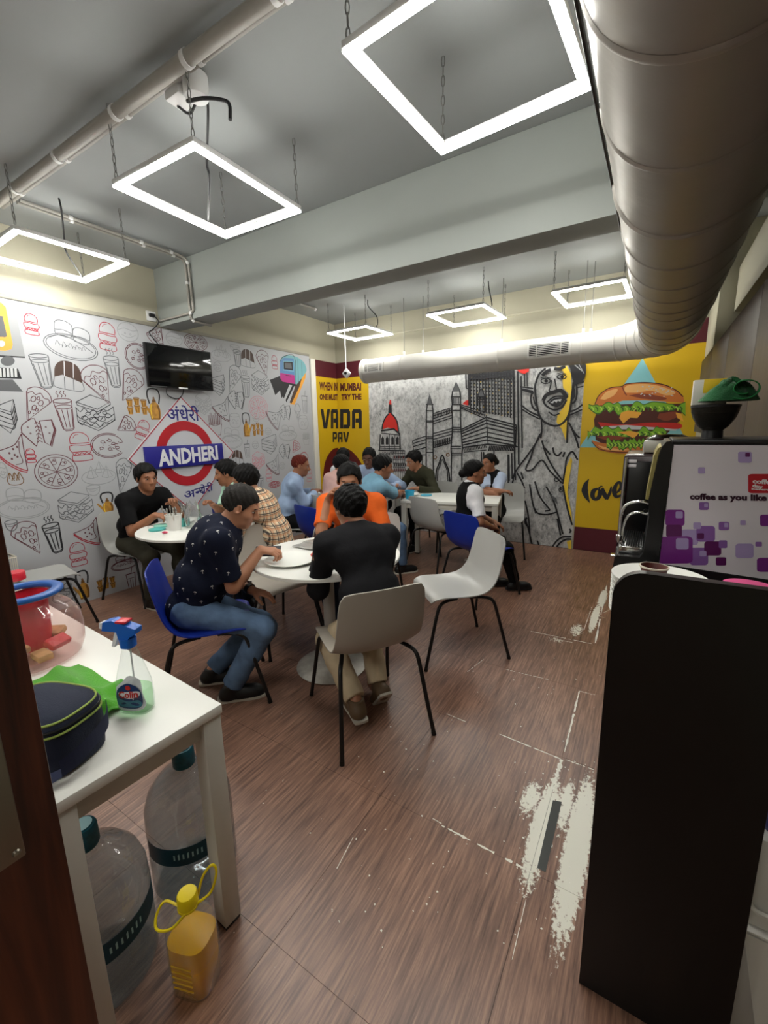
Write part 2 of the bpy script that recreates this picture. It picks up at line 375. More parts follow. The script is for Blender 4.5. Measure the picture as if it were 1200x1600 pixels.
def d_glass(c, steam=True, thick=1):
    t = .80 if steam else 1.0
    D = [('C', circ(.5, t-.05, .42, .06, n=18), c, thick), ('L', [(.08, t-.06), (.24, .05), (.35, .0), (.65, .0), (.76, .05), (.92, t-.06)], c, thick), ('C', circ(.5, t-.2, .38, .05, n=16), c, .9*thick), ('L', circ(.5, .08, .25, .05, n=8, a0=180, a1=359), c, .7*thick)]
    for x in (-.22, -.08, .08, .22): D.append(('L', [(.5+x*1.5, t-.27), (.5+x, .08)], c, .9*thick))
    if steam:
        for x in (.32, .5, .66): D.append(('L', sm([(x, .84), (x+.05, .89), (x-.03, .94), (x+.03, 1.0)], 3), c, .8*thick))
    return D
def d_sandwich(c):
    D = [('L', [(.05, .78), (.42, .99), (.9, .82), (.55, .6), (.05, .78)], c, 1), ('L', [(.05, .78), (.07, .7), (.55, .53), (.9, .74), (.9, .82)], c, 1)]
    for y in (.62, .42, .26):
        D.append(('L', sm([(.02, y+.02), (.12, y-.1), (.22, y+.0), (.33, y-.12), (.45, y-.04), (.56, y-.15), (.68, y-.02), (.8, y-.06), (.97, y+.06)], 3), c, 1))
    for x, y, r in ((.2, .35, .08), (.4, .3, .1), (.62, .33, .1), (.8, .42, .08), (.3, .47, .06), (.5, .42, .07), (.72, .5, .06)): D.append(('C', circ(x, y, r, r*.7, n=10), c, .9))
    D += [('L', [(.03, .24), (.5, .0), (.97, .3)], c, 1), ('L', [(.03, .64), (.03, .24)], c, .8), ('L', [(.97, .68), (.97, .3)], c, .8), ('L', [(.06, .3), (.5, .07), (.93, .34)], c, .7)]
    return D
def d_stack(c):
    D = [('L', [(.02, .75), (.95, .98), (.75, .62), (.02, .75)], c, 1)]
    for y in (.66, .52, .38, .24): D.append(('L', sm([(.02, y+.02), (.3, y-.03), (.6, y-.1), (.78, y-.1), (.98, y+.2)], 3), c, 1))
    D += [('L', [(.02, .75), (.0, .3), (.55, .0), (.98, .4), (.95, .98)], c, 1), ('L', [(.75, .62), (.78, .2)], c, .8)]
    return D
def d_open(c):
    D = [('L', sm([(.02, .5), (.05, .75), (.3, .95), (.42, .98)], 3)+[(.5, .6), (.36, .08), (.02, .5)], c, 1), ('L', [(.55, .9), (.9, .94), (.98, .6), (.78, .05), (.6, .2), (.55, .9)], c, 1.2), ('L', [(.9, .94), (.94, .6), (.74, .08)], c, 1.6), ('L', [(.36, .08), (.3, .14), (.0, .55)], c, 1.2)]
    for k in range(6): D.append(('L', sm([(.4, .2+.12*k), (.46, .26+.12*k), (.54, .2+.12*k)], 3), c, .9))
    for x, y in ((.2, .7), (.25, .5), (.7, .7), (.78, .5)): D.append(('C', circ(x, y, .02, n=5), c, .8))
    return D
def d_toast(c, c2='d'):
    D = [('L', sm([(.98, .98), (.7, .72), (.35, .62), (.0, .55)], 3), c, 1), ('L', [(.98, .98), (.97, .5), (.98, .02)], c, 1), ('L', sm([(.0, .55), (.3, .3), (.7, .1), (.98, .02)], 3), c2, 1.3), ('L', sm([(.0, .5), (.3, .24), (.7, .04), (.96, -.02)], 3), c2, 1.3), ('L', sm([(.85, .8), (.8, .5), (.86, .25), (.6, .2)], 3), c, .8)]
    for x, y in ((.45, .5), (.6, .6), (.7, .4), (.5, .35), (.75, .65), (.62, .45)): D.append(('C', circ(x, y, .022, n=6), c, 1))
    return D
def d_plate(c):
    D = [('C', circ(.5, .32, .5, .32, n=30), c, 1), ('C', circ(.5, .33, .46, .28, n=28), c, .8), ('L', sm([(.1, .45), (.3, .58), (.6, .5), (.9, .3)], 4), c, .9)]
    for x, y in ((.35, .74), (.68, .66)):
        D += [('L', sm([(x-.16, y-.05), (x-.14, y+.16), (x, y+.22), (x+.15, y+.15), (x+.17, y-.06)], 3), c, 1), ('L', sm([(x-.16, y-.05), (x, y-.02), (x+.17, y-.07)], 3), c, .9), ('L', sm([(x-.15, y-.06), (x-.12, y-.16), (x+.12, y-.18), (x+.16, y-.08)], 3), c, .9)]
    for k in range(9): D.append(('L', sm([(.2+.06*k, .3+.05*math.sin(k*2)), (.23+.06*k, .38+.04*math.cos(k*3)), (.28+.06*k, .3)], 3), c, .6))
    return D
def d_loaf(c='n'):
    top = sm([(.03, .4), (.08, .75), (.28, .96), (.6, .98), (.88, .8), (.97, .3)], 4)
    D = [('p', top+[(.6, .42), (.3, .5)], 'b', 1), ('L', sm([(.03, .4), (.0, .1), (.3, .03), (.8, .0), (1, .08), (.97, .3)], 3), c, .8)]
    for x in (.36, .66): D.append(('L', [(x+.03, .97), (x, .45)], 'w', 1)); D.append(('L', [(x, .45), (x-.01, .03)], c, 1))
    return D
def d_samosa(c):
    D = [('C', circ(.5, .3, .5, .3, n=26), c, .9)]
    for x, y, s in ((.3, .3, .32), (.55, .5, .3), (.74, .28, .32)): D += [('L', [(x-.5*s, y), (x, y+1.4*s), (x+.5*s, y), (x, y-.15*s), (x-.5*s, y)], c, .9), ('L', [(x, y+1.4*s), (x+.1*s, y-.1*s)], c, .7)]
    return D
def d_bun(c): return [('C', circ(.5, .5, .5, .48, n=18), c, 1), ('L', sm([(.05, .55), (.35, .68), (.7, .6), (.95, .66)], 3), c, .9), ('L', sm([(.15, .35), (.5, .22), (.85, .4)], 3), c, .8), ('C', circ(.35, .42, .04, n=6), c, .8), ('C', circ(.6, .4, .04, n=6), c, .8)]
def d_bowl(c): return [('C', circ(.5, .8, .5, .18, n=16), c, 1), ('L', sm([(.0, .8), (.1, .3), (.35, .03), (.65, .03), (.9, .3), (1, .8)], 3), c, 1), ('L', sm([(.2, .5), (.5, .4), (.8, .55)], 3), c, .7)]
def d_momo(c):
    D = [('L', sm([(.0, .4), (.1, .1), (.5, .0), (.9, .1), (1, .4)], 3), c, .9)]
    for x in (.2, .5, .78): D.append(('L', sm([(x-.22, .35), (x-.12, .7), (x, .98), (x+.12, .7), (x+.22, .35)], 3), c, .9)); D.append(('L', [(x, .95), (x-.05, .5)], c, .7))
    return D
def d_kettle(flip=False):
    D = [('p', sm([(.2, .02), (.14, .3), (.24, .5), (.5, .58), (.76, .5), (.86, .3), (.8, .02)], 4), 'o', 1), ('p', sm([(.36, .57), (.42, .66), (.58, .66), (.64, .57)], 3), 'O', 1), ('C', circ(.5, .69, .04, n=8), 'O', 1.2),
         ('L', sm([(.2, .52), (.1, .8), (.25, .97), (.75, .97), (.9, .8), (.8, .52)], 4), 'k', 2.2), ('p', [(.16, .35), (-.12, .55), (-.2, .5), (.18, .15)], 'o', 1), ('L', [(.2, .05), (.8, .05)], 'O', 1.5), ('L', sm([(.7, .48), (.78, .3), (.74, .06)], 3), 'O', 2.5), ('L', sm([(.3, .5), (.24, .3), (.28, .06)], 3), 'y', 1.2)]
    return [(k, [(1-x, y) for x, y in P], c, w) for k, P, c, w in D] if flip else D
def d_cups(n=3):
    D = []
    for i in range(n):
        for j in range(2):
            x, y = .02+.34*i, .45*j+.05+.1*(i % 2); D += [('p', [(x, y+.42), (x+.3, y+.42), (x+.25, y), (x+.06, y)], 'o', 1), ('L', circ(x+.15, y+.42, .15, .05, n=10), 'O', 1), ('L', [(x+.08, y+.3), (x+.1, y+.04)], 'O', 1.2), ('L', [(x+.22, y+.3), (x+.2, y+.04)], 'O', 1)]
    return D
def d_drink(c): return [('L', [(.05, .75), (.2, 0), (.8, 0), (.95, .75)], c, 1), ('L', [(.0, .75), (1, .75)], c, 1.4), ('L', [(.55, .75), (.7, 1)], c, 1), ('L', [(.1, .55), (.9, .55)], c, .8), ('L', [(.4, .5), (.42, .05)], c, .8), ('L', [(.65, .5), (.62, .05)], c, .8)]
def d_fries(c):
    D = [('L', [(.1, .5), (.25, .0), (.8, .0), (.95, .5), (.5, .4), (.1, .5)], c, 1)]
    for k in range(7): D.append(('L', [(.16+.11*k, .46), (.1+.13*k, .85+.1*(k % 2)), (.18+.13*k, .87+.1*(k % 2)), (.24+.11*k, .45)], c, .9))
    return D
def d_cone(c): return [('L', [(.1, .6), (.5, 0), (.9, .6)], c, 1), ('L', sm([(.05, .6), (.2, .9), (.5, 1), (.8, .9), (.95, .6), (.05, .6)], 3), c, 1), ('L', [(.3, .55), (.6, .2)], c, .8), ('L', [(.7, .55), (.4, .2)], c, .8)]
def d_jar(c): return [('L', sm([(.1, .75), (.0, .4), (.2, .03), (.8, .03), (1, .4), (.9, .75)], 3), c, 1), ('C', circ(.5, .8, .4, .12, n=14), c, 1), ('L', sm([(.2, .4), (.4, .55), (.6, .4), (.8, .5)], 3), c, .8), ('C', circ(.35, .3, .06, n=7), c, .8), ('C', circ(.62, .28, .06, n=7), c, .8)]
W0 = 0.0065
def doodle(name, D, px, py, w, h, rot=0.0, lw=1.0):
    c = LP(px, py); wy = abs(LP(px+w/2, py)[0]-LP(px-w/2, py)[0]); hz = abs(LP(px, py-h/2)[1]-LP(px, py+h/2)[1])
    cr_, sr_ = math.cos(math.radians(rot)), math.sin(math.radians(rot)); P = Print(left3)
    def tr(p):
        x, y = (p[0]-.5), (p[1]-.5); x, y = x*wy, y*hz
        return np.array([c[0]+cr_*x-sr_*y, c[1]+sr_*x+cr_*y])
    for k, pts, ink, wf in D:
        q = [tr(p) for p in pts]
        if k == 'p': P.poly(q, ink)
        else: P.line(q, ink, W0*wf*lw, closed=(k == 'C'))
    return P.build(name, mural)
S = [('burger_print', d_burger('r'), 49, 507, 25, 33, -4), ('plate_print', d_plate('n'), 112, 532, 82, 60, -6), ('burger_print', d_burger('r'), 168, 526, 30, 44, -4), ('bun_print', d_bun('g'), 200, 519, 32, 30, 0),
     ('slice_print', d_slice('d'), 245, 524, 28, 30, 150), ('bun_print', d_bun('g'), 272, 530, 25, 22, 0), ('pizza_print', d_pizzacut('d'), 217, 555, 38, 40, 0), ('glass_print', d_glass('n', False), 67, 580, 36, 52, 6),
     ('loaf_print', d_loaf(), 107, 587, 46, 46, -4), ('slice_print', d_slice('d'), 155, 600, 46, 60, 22), ('glass_print', d_glass('n'), 176, 575, 28, 60, 4), ('slice_print', d_slice('d'), 204, 602, 35, 55, -30),
     ('slice_print', d_slice('d'), 56, 631, 42, 56, -28), ('glass_print', d_glass('d'), 101, 642, 34, 62, 4), ('sandwich_print', d_sandwich('k'), 150, 645, 62, 56, 0), ('sandwich_print', d_stack('k'), 10, 650, 34, 54, 0),
     ('sandwich_print', d_open('d'), 62, 677, 56, 48, 0), ('cup_print', d_cups(3), 214, 636, 32, 26, 0), ('kettle_print', d_kettle(), 241, 632, 24, 50, 0), ('pizza_print', d_pizzacut('d'), 172, 694, 54, 38, 0),
     ('slice_print', d_slice('d'), 197, 665, 28, 30, -60), ('toast_print', d_toast('d', 'r'), 17, 708, 46, 62, 0), ('burger_print', d_burger('r'), 48, 712, 17, 22, 0), ('burger_print', d_burger('r'), 126, 698, 38, 46, 2),
     ('burger_print', d_burger('r'), 223, 672, 22, 32, -22), ('pizza_print', d_pizza('d'), 89, 737, 68, 54, 0), ('momo_print', d_momo('O'), 24, 748, 26, 20, 0), ('samosa_print', d_samosa('g'), 154, 737, 54, 40, 0),
     ('slice_print', d_slice('n'), 192, 742, 26, 54, -14), ('bowl_print', d_bowl('g'), 146, 766, 22, 17, 0), ('plate_print', d_plate('g'), 37, 785, 84, 52, -4), ('sandwich_print', d_sandwich('n'), 119, 792, 58, 50, 0),
     ('kettle_print', d_kettle(), 168, 786, 24, 34, 0), ('glass_print', d_glass('k', True, 1.5), 83, 835, 32, 60, 6), ('slice_print', d_slice('d'), 46, 840, 44, 56, 22), ('toast_print', d_toast('d', 'r'), 135, 832, 40, 44, 0),
     ('bowl_print', d_bowl('n'), 18, 821, 20, 18, 0), ('burger_print', d_burger('r'), 122, 866, 30, 38, 0), ('kettle_print', d_kettle(), 130, 914, 24, 46, 0), ('cup_print', d_cups(3), 166, 913, 30, 20, 0), ('plate_print', d_plate('n'), 100, 925, 40, 34, 0),
     ('samosa_print', d_cone('n'), 88, 888, 12, 14, 180), ('bun_print', d_bun('g'), 4, 735, 14, 26, 0), ('plate_print', d_plate('d'), 195, 878, 44, 24, 0), ('glass_print', d_drink('d'), 205, 905, 16, 36, 0),
     ('pizza_print', d_pizza('d'), 306, 535, 36, 26, 0), ('samosa_print', d_samosa('g'), 345, 550, 30, 30, 0), ('bowl_print', d_bowl('g'), 367, 544, 15, 10, 0), ('glass_print', d_glass('n', False), 371, 560, 13, 26, 0),
     ('loaf_print', d_loaf(), 387, 560, 22, 28, 0), ('slice_print', d_slice('d'), 412, 567, 20, 40, 12), ('burger_print', d_burger('r'), 429, 566, 10, 21, 0), ('bowl_print', d_bun('g'), 340, 573, 12, 16, 0),
     ('slice_print', d_slice('n'), 365, 592, 20, 46, -24), ('glass_print', d_glass('n'), 384, 600, 16, 42, 0), ('sandwich_print', d_sandwich('n'), 407, 598, 28, 38, 0), ('sandwich_print', d_stack('n'), 341, 601, 22, 34, 0),
     ('burger_print', d_sandwich('g'), 318, 630, 26, 36, 0), ('toast_print', d_toast('n', 'd'), 345, 638, 26, 40, 0), ('sandwich_print', d_open('k'), 370, 626, 26, 32, 0), ('pizza_print', d_pizza('p'), 404, 637, 29, 36, 0),
     ('toast_print', d_toast('n', 'd'), 427, 650, 24, 36, -20), ('sandwich_print', d_open('n'), 446, 645, 18, 26, 0), ('glass_print', d_drink('n'), 476, 628, 9, 36, 0), ('cone_print', d_cone('n'), 465, 645, 10, 28, 0),
     ('fries_print', d_fries('d'), 336, 662, 24, 36, 0), ('bun_print', d_jar('g'), 367, 656, 18, 24, 0), ('kettle_print', d_kettle(True), 385, 664, 14, 38, 0), ('cup_print', d_cups(3), 403, 672, 17, 20, 0),
     ('plate_print', d_plate('g'), 362, 684, 34, 34, 0), ('bowl_print', d_bun('g'), 419, 674, 10, 11, 0), ('plate_print', d_plate('g'), 450, 676, 28, 26, 0), ('jar_print', d_jar('g'), 474, 659, 15, 24, 0), ('glass_print', d_drink('n'), 386, 701, 9, 28, 0),
     ('bowl_print', d_bun('g'), 399, 695, 10, 12, 0), ('sandwich_print', d_stack('n'), 421, 694, 24, 32, 0), ('sandwich_print', d_open('n'), 445, 706, 18, 26, 0), ('slice_print', d_slice('r'), 462, 699, 13, 20, -40),
     ('pizza_print', d_pizzacut('r'), 476, 717, 16, 24, 0), ('loaf_print', d_loaf(), 371, 714, 18, 22, 0), ('burger_print', d_sandwich('p'), 404, 719, 20, 28, 0), ('toast_print', d_toast('n', 'd'), 426, 726, 20, 34, 0),
     ('burger_print', d_burger('p'), 420, 742, 10, 20, 0), ('bowl_print', d_bun('g'), 441, 728, 9, 11, 0), ('burger_print', d_burger('p'), 483, 742, 9, 22, 0), ('glass_print', d_drink('n'), 407, 752, 10, 18, 0), ('pizza_print', d_pizza('r'), 429, 757, 18, 10, 0),
     ('momo_print', d_momo('g'), 316, 600, 22, 26, 0), ('bowl_print', d_bowl('g'), 400, 655, 10, 8, 0), ('fries_print', d_fries('g'), 478, 685, 12, 20, 0)]
for a in S: doodle(*a, lw=1.0 if a[2] < 300 else .95)
# train front printed at the top of the wall, partly out of frame
def lpx(pts, n=1): return [LP(*p) for p in pts]
P = Print(left3)
P.poly(lpx([(-40, 470), (5, 471), (18, 478), (26, 492), (39, 556), (39, 560), (-40, 552)]), 'g'); P.poly(lpx([(-40, 470), (2, 473), (9, 480), (20, 538), (18, 546), (8, 548), (-40, 545)]), 'a')
P.poly(lpx([(-40, 490), (4, 494), (11, 525), (8, 527), (-40, 522)]), 'n'); P.poly([LP(*p) for p in circ(2, 537, 6, 5)], 'w'); P.poly(lpx([(-40, 553), (39, 557), (39, 559), (-40, 556)]), 'k')
P.poly([LP(*p) for p in circ(12, 564, 11, 8)], 'n'); P.poly(lpx([(-40, 572), (28, 576), (34, 592), (-40, 590)]), 'k')
for k in range(6): P.poly(lpx([(-8+6*k, 575), (-4+6*k, 575), (-3+6*k, 589), (-7+6*k, 589)]), 'w')
P.poly(lpx([(-40, 594), (20, 593), (36, 612), (-40, 610)]), 'n')
P.build('train_print', mural)
# metro train with paint strokes
P = Print(left3); c2 = lambda pts: [LP(200+x/4, 450+y/4) for x, y in pts]
P.poly(c2([(885, 575), (960, 545), (1040, 590), (1060, 620), (1000, 600), (985, 650), (960, 690), (950, 640), (920, 670), (900, 610)]), 'k'); P.poly(c2([(1090, 520), (1112, 500), (1110, 560), (1040, 730), (1012, 725), (1060, 600)]), 'a'); P.poly(c2([(1085, 530), (1100, 520), (1070, 620), (1022, 722), (1010, 715), (1050, 600)]), 'b')
P.poly(c2([(1000, 590), (1010, 600), (975, 690), (968, 680)]), 'k'); P.poly(c2([(1030, 600), (1040, 610), (990, 715), (985, 700)]), 'k')
P.poly(c2(sm([(950, 460), (970, 425), (1040, 425), (1095, 460), (1114, 500), (1110, 530), (1060, 595), (1045, 600), (965, 580), (948, 540)], 3)), 't'); P.poly(c2([(950, 460), (975, 435), (1035, 440), (1045, 600), (965, 582), (948, 540)]), 'u')
P.poly(c2([(952, 530), (1040, 545), (1045, 600), (965, 585), (950, 560)]), 'v'); P.poly(c2([(972, 460), (1028, 462), (1032, 515), (974, 508)]), 'k'); P.poly(c2([(980, 468), (1020, 470), (1024, 505), (982, 500)]), 'n')
P.line(c2([(972, 458), (1030, 460), (1034, 520), (972, 512)]), 'c', .008, True); P.line(c2(sm([(948, 460), (975, 428), (1040, 430), (1048, 600)], 4)), 'k', .008); P.line(c2([(1060, 445), (1066, 590)]), 'n', .006); P.line(c2([(1085, 460), (1088, 550)]), 'n', .006); P.line(c2([(985, 545), (1020, 550)]), 'k', .008)
P.build('metro_print', mural)

# ---- yellow corner panel that wraps the corner, its lettering
def flat_text(body, corners, ink, to3, name, parent, weight=0.0, base=0.0009, clipx=None):
    """flat lettering fitted to a quadrilateral given as wall points (bl, br, tr, tl)"""
    cu = bpy.data.curves.new('lettering', 'FONT'); cu.body = body; cu.offset = weight; cu.resolution_u = 2
    o = bpy.data.objects.new('lettering', cu); COL.objects.link(o); dg = bpy.context.evaluated_depsgraph_get()
    me = o.evaluated_get(dg).to_mesh()
    V = np.array([v.co[:2] for v in me.vertices]); Fc = [tuple(p.vertices) for p in me.polygons]
    o.evaluated_get(dg).to_mesh_clear(); bpy.data.objects.remove(o); bpy.data.curves.remove(cu)
    if clipx is not None:
        keep = [f for f in Fc if np.mean([V[i][0] for i in f]) < clipx*V[:, 0].max()]; Fc = keep
    mn, mx = V.min(0), V.max(0); U = (V-mn)/(mx-mn)
    bl, br, tr, tl = [np.array(c) for c in corners]
    W = [(1-u)*(1-w)*bl+u*(1-w)*br+u*w*tr+(1-u)*w*tl for u, w in U]
    return link(name, [to3(p[0], p[1], base) for p in W], Fc, INK[ink] if isinstance(ink, str) else ink, parent)
def band_left(a0, a1, z0, z1, ink, name, h=0.0): P = Print(left3, h); P.poly([(a0, z0), (a1, z0), (a1, z1), (a0, z1)], ink); return P.build(name, wall_left)
def band_far(a0, a1, z0, z1, ink, name, h=0.0): P = Print(far3, h); P.poly([(a0, z0), (a1, z0), (a1, z1), (a0, z1)], ink); return P.build(name, wall_far)
ZT = 2.50
band_left(5.0, YF, 0, 2.27, 'Y', 'yellow_print'); band_left(5.0, YF, 2.27, ZT, 'M', 'maroon_print')
band_far(XL, -3.66, 0, 2.27, 'Y', 'yellow_print'); band_far(XL, -3.66, 2.27, ZT, 'M', 'maroon_print')
# unfolded coordinate u: 0 at the fold, negative on the left wall, positive on the far wall
def fold3(u, z, h): return (XL+0.0046+h, YF+u, z) if u < 0 else (XL+u, YF-0.0048-h, z)
C3 = lambda x, y: (470+x/3.75, 540+y/3.75)
def UF(x, y):
    px, py = C3(x, y)
    if px < 530: p = on_x(px, py, XL+.004); return np.array([p[1]-YF, p[2]])
    p = on_y(px, py, YF-.004); return np.array([p[0]-XL, p[2]])
def fold_text(body, c4, ink, name, weight):
    q = [UF(*c) for c in c4]; zb = [p[1] for p in q]
    return flat_text(body, q, ink, fold3, name, wall_far, weight)
fold_text('WHEN IN', [(108, 262), (216, 265), (216, 217), (108, 213)], 'M', 'lettering', .045)
fold_text('MUMBAI', [(231, 268), (354, 264), (354, 217), (231, 220)], 'M', 'lettering', .045)
fold_text('ONE MUST', [(110, 318), (217, 322), (217, 285), (110, 283)], 'M', 'lettering', .045)
fold_text('TRY THE', [(238, 322), (356, 317), (356, 281), (238, 285)], 'M', 'lettering', .045)
BL = {'V': [[(0, 1), (.3, 1), (.5, .3), (.7, 1), (1, 1), (.68, 0), (.32, 0)]],
      'A': [[(0, 0), (0, .88), (.12, 1), (.88, 1), (1, .88), (1, 0), (.68, 0), (.68, .3), (.36, .3), (.36, .52), (.68, .52), (.68, .8), (.33, .8), (.33, 0)]],
      'D': [[(0, 0), (0, 1), (.85, 1), (1, .85), (1, .15), (.85, 0), (.345, 0), (.345, .2), (.68, .2), (.68, .8), (.33, .8), (.33, 0)]],
      'P': [[(0, 0), (0, 1), (.86, 1), (1, .86), (1, .44), (.86, .3), (.36, .3), (.36, .52), (.68, .52), (.68, .8), (.33, .8), (.33, 0)]]}
def block_word(word, spans, y0, y1):
    P = Print(fold3, .0006)
    for ch, (x0, x1) in zip(word, spans):
        for poly in BL[ch]:
            pts = []
            for i in range(len(poly)):
                a, b = poly[i], poly[(i+1) % len(poly)]; pts.append(a)
            q = [UF(x0+(x1-x0)*x, y1+(y0-y1)*y) for x, y in pts]; P.poly(q, 'k')
    P.build('lettering', wall_far)
block_word('VADA', [(115, 172), (176, 219), (230, 290), (300, 358)], 372, 486)
block_word('PAV', [(187, 212), (217, 245), (248, 284)], 506, 566)
P = Print(fold3, .0003)
arcp = sm([(236, 596), (262, 600), (300, 620), (340, 665), (368, 725), (372, 790)], 4)
P.poly([UF(*p) for p in arcp+[(230, 800), (230, 598)]], 'Q'); P.poly([UF(*p) for p in sm([(232, 612), (262, 618), (300, 645), (330, 690), (345, 740), (348, 800)], 4)+[(232, 800)]], 'M')
P.build('vada_print', wall_far)
P = Print(fold3, .0003); P.poly([UF(*p) for p in sm([(219, 598), (190, 606), (160, 640), (140, 690), (130, 760)], 4)+[(130, 800), (219, 800)]], 'Q'); P.build('vada_print', wall_left)
# ---- grey city mural on the far wall
cm = bpy.data.materials.new('concrete_print'); cm.use_nodes = True
def _cm():
    nt = cm.node_tree; b = nt.nodes['Principled BSDF']; N = nt.nodes.new; L = nt.links.new
    tc = N('ShaderNodeTexCoord'); mp = N('ShaderNodeMapping'); mp.inputs['Scale'].default_value = (1, 1, .7); L(tc.outputs['Object'], mp.inputs[0])
    n1 = N('ShaderNodeTexNoise'); n1.inputs['Scale'].default_value = 26; n1.inputs['Detail'].default_value = 8; n1.inputs['Roughness'].default_value = .75; L(mp.outputs[0], n1.inputs[0])
    n2 = N('ShaderNodeTexNoise'); n2.inputs['Scale'].default_value = 2.2; n2.inputs['Detail'].default_value = 3; L(tc.outputs['Object'], n2.inputs[0])
    a = N('ShaderNodeMath'); a.operation = 'MULTIPLY_ADD'; a.inputs[1].default_value = .5; L(n2.outputs[0], a.inputs[0]); L(n1.outputs[0], a.inputs[2])
    r = N('ShaderNodeValToRGB'); e = r.color_ramp.elements; e[0].position = .55; e[0].color = rgb(112, 113, 114); e[1].position = .84; e[1].color = rgb(206, 207, 206)
    x = e.new(.68); x.color = rgb(172, 173, 173); L(a.outputs[0], r.inputs[0]); L(r.outputs[0], b.inputs['Base Color']); b.inputs['Roughness'].default_value = .6
_cm()
q0, q1 = -3.66, -0.715
city = link('city_wallpaper', [(q0, YF-.003, 0), (q1-.02, YF-.003, 0), (q1+.02, YF-.003, ZT), (q0, YF-.003, ZT)], [(0, 1, 2, 3)], cm, wall_far)
P = Print(far3)
c3 = lambda pts: [FP(470+x/3.75, 540+y/3.75) for x, y in pts]
c4 = lambda pts: [FP(700+x/5, 540+y/5) for x, y in pts]
LW = .012
def k3(pts, w=LW, c='k', s=False, cl=False): P.line(c3(sm(pts, 5, cl) if s else pts), c, w*1.35, cl)
def k4(pts, w=LW, c='k', s=False, cl=False): P.line(c4(sm(pts, 5, cl) if s else pts), c, w*1.35, cl)
# domed palace
P.poly(c3(sm([(476, 492), (480, 462), (494, 426), (514, 400), (530, 398), (550, 420), (566, 452), (574, 508)], 4)+[(545, 490), (510, 480)]), 'R')
for pts in ([(476, 492), (480, 462), (494, 426), (514, 400)], [(530, 398), (550, 420), (566, 452), (574, 508)]): k3(pts, .016, s=True)
P.poly(c3([(512, 396), (515, 345), (532, 345), (533, 396)]), 'k'); P.poly(c3([(515, 345), (521, 318), (529, 318), (532, 345)]), 'R')
k3([(470, 500), (545, 488), (582, 520)], .02); k3([(466, 520), (462, 612)], .014); k3([(580, 520), (584, 610)], .014); k3([(455, 614), (610, 616)], .016); k3([(470, 512), (580, 525)], .01)
for x in (480, 506, 538, 566): P.poly(c3([(x-8, 580), (x-8, 545), (x, 530), (x+8, 545), (x+8, 580)]), 'k'); k3([(x+13, 520), (x+13, 610)], .008)
k3([(462, 590), (584, 592)], .008); k3([(458, 600), (590, 604)], .007)
for y in (630, 648, 668, 688, 712, 738): k3([(540, y), (610, y+2)], .007)
for x in range(545, 612, 13):
    P.poly(c3([(x, 662), (x+5, 640), (x+10, 662)]), 'Q' if x % 2 else 'k'); P.poly(c3([(x+2, 708), (x+2, 690), (x+8, 690), (x+8, 708)]), 'k'); P.poly(c3([(x, 734), (x+5, 716), (x+10, 734)]), 'Q'); k3([(x, 618), (x, 790)], .006)
for k in range(10): k3([(456+9*k, 640), (462+9*k, 622), (466+9*k, 640)], .008)
# gateway arch
for pts in ([(735, 800), (735, 545), (737, 380), (742, 345), (755, 285), (770, 345), (775, 380), (775, 545), (778, 800)], [(888, 350), (885, 300), (890, 268), (910, 215), (932, 266), (937, 300), (935, 350)], [(885, 350), (890, 480), (880, 605), (884, 640), (880, 860)], [(935, 350), (938, 480), (948, 600), (944, 640), (944, 790)]): k3(pts, .014)
for y in (345, 382, 440, 447, 535, 545, 625): k3([(733, y), (778, y)], .01)
for y in (300, 345, 380, 480, 492, 505, 590, 604, 630, 640): k3([(884, y), (940, y)], .011)
P.poly(c3([(742, 345), (755, 285), (770, 345)]), 'n'); P.poly(c3([(890, 268), (910, 215), (932, 266)]), 'n')
for x in (896, 910, 924): P.poly(c3([(x-4, 340), (x-4, 305), (x+4, 305), (x+4, 340)]), 'n')
for o in (0, 14, 30, 46, 60): k3([(778, 398+o), (888, 362+o)], .009)
for k in range(12): k3([(782+9*k, 402-3*k), (782+9*k, 425-3*k)], .008)
for o in (0, 16, 34, 70, 84): k3([(778, 515+o), (888, 485+o)], .010)
for k in range(11): k3([(782+10*k, 560-2.6*k), (780+10*k, 600-2.6*k)], .013, 'k')
for o in (0, 18, 36, 60): k3([(658, 556+o), (735, 530+o*1.1)], .011)
k3([(656, 556), (664, 640), (735, 640)], .011); k3([(664, 640), (664, 800)], .009)
for x in (690, 712): k3([(x, 650), (x, 800)], .008)
k3([(790, 862), (795, 740), (812, 690), (830, 642), (850, 690), (868, 740), (878, 858)], .016, s=True); k3([(800, 862), (804, 745), (818, 700), (830, 668), (846, 700), (860, 745), (866, 858)], .01, s=True)
for x, y in ((788, 655), (862, 640)): P.line(c3(circ(x, y, 9)), 'O', .012, True)
P.poly(c3(circ(832, 822, 12)), 'k'); P.poly(c3(circ(862, 824, 12)), 'k'); P.poly(c3([(806, 862), (815, 840), (845, 838), (850, 862)]), 'k'); P.poly(c3([(850, 862), (855, 840), (880, 842), (885, 862)]), 'n')
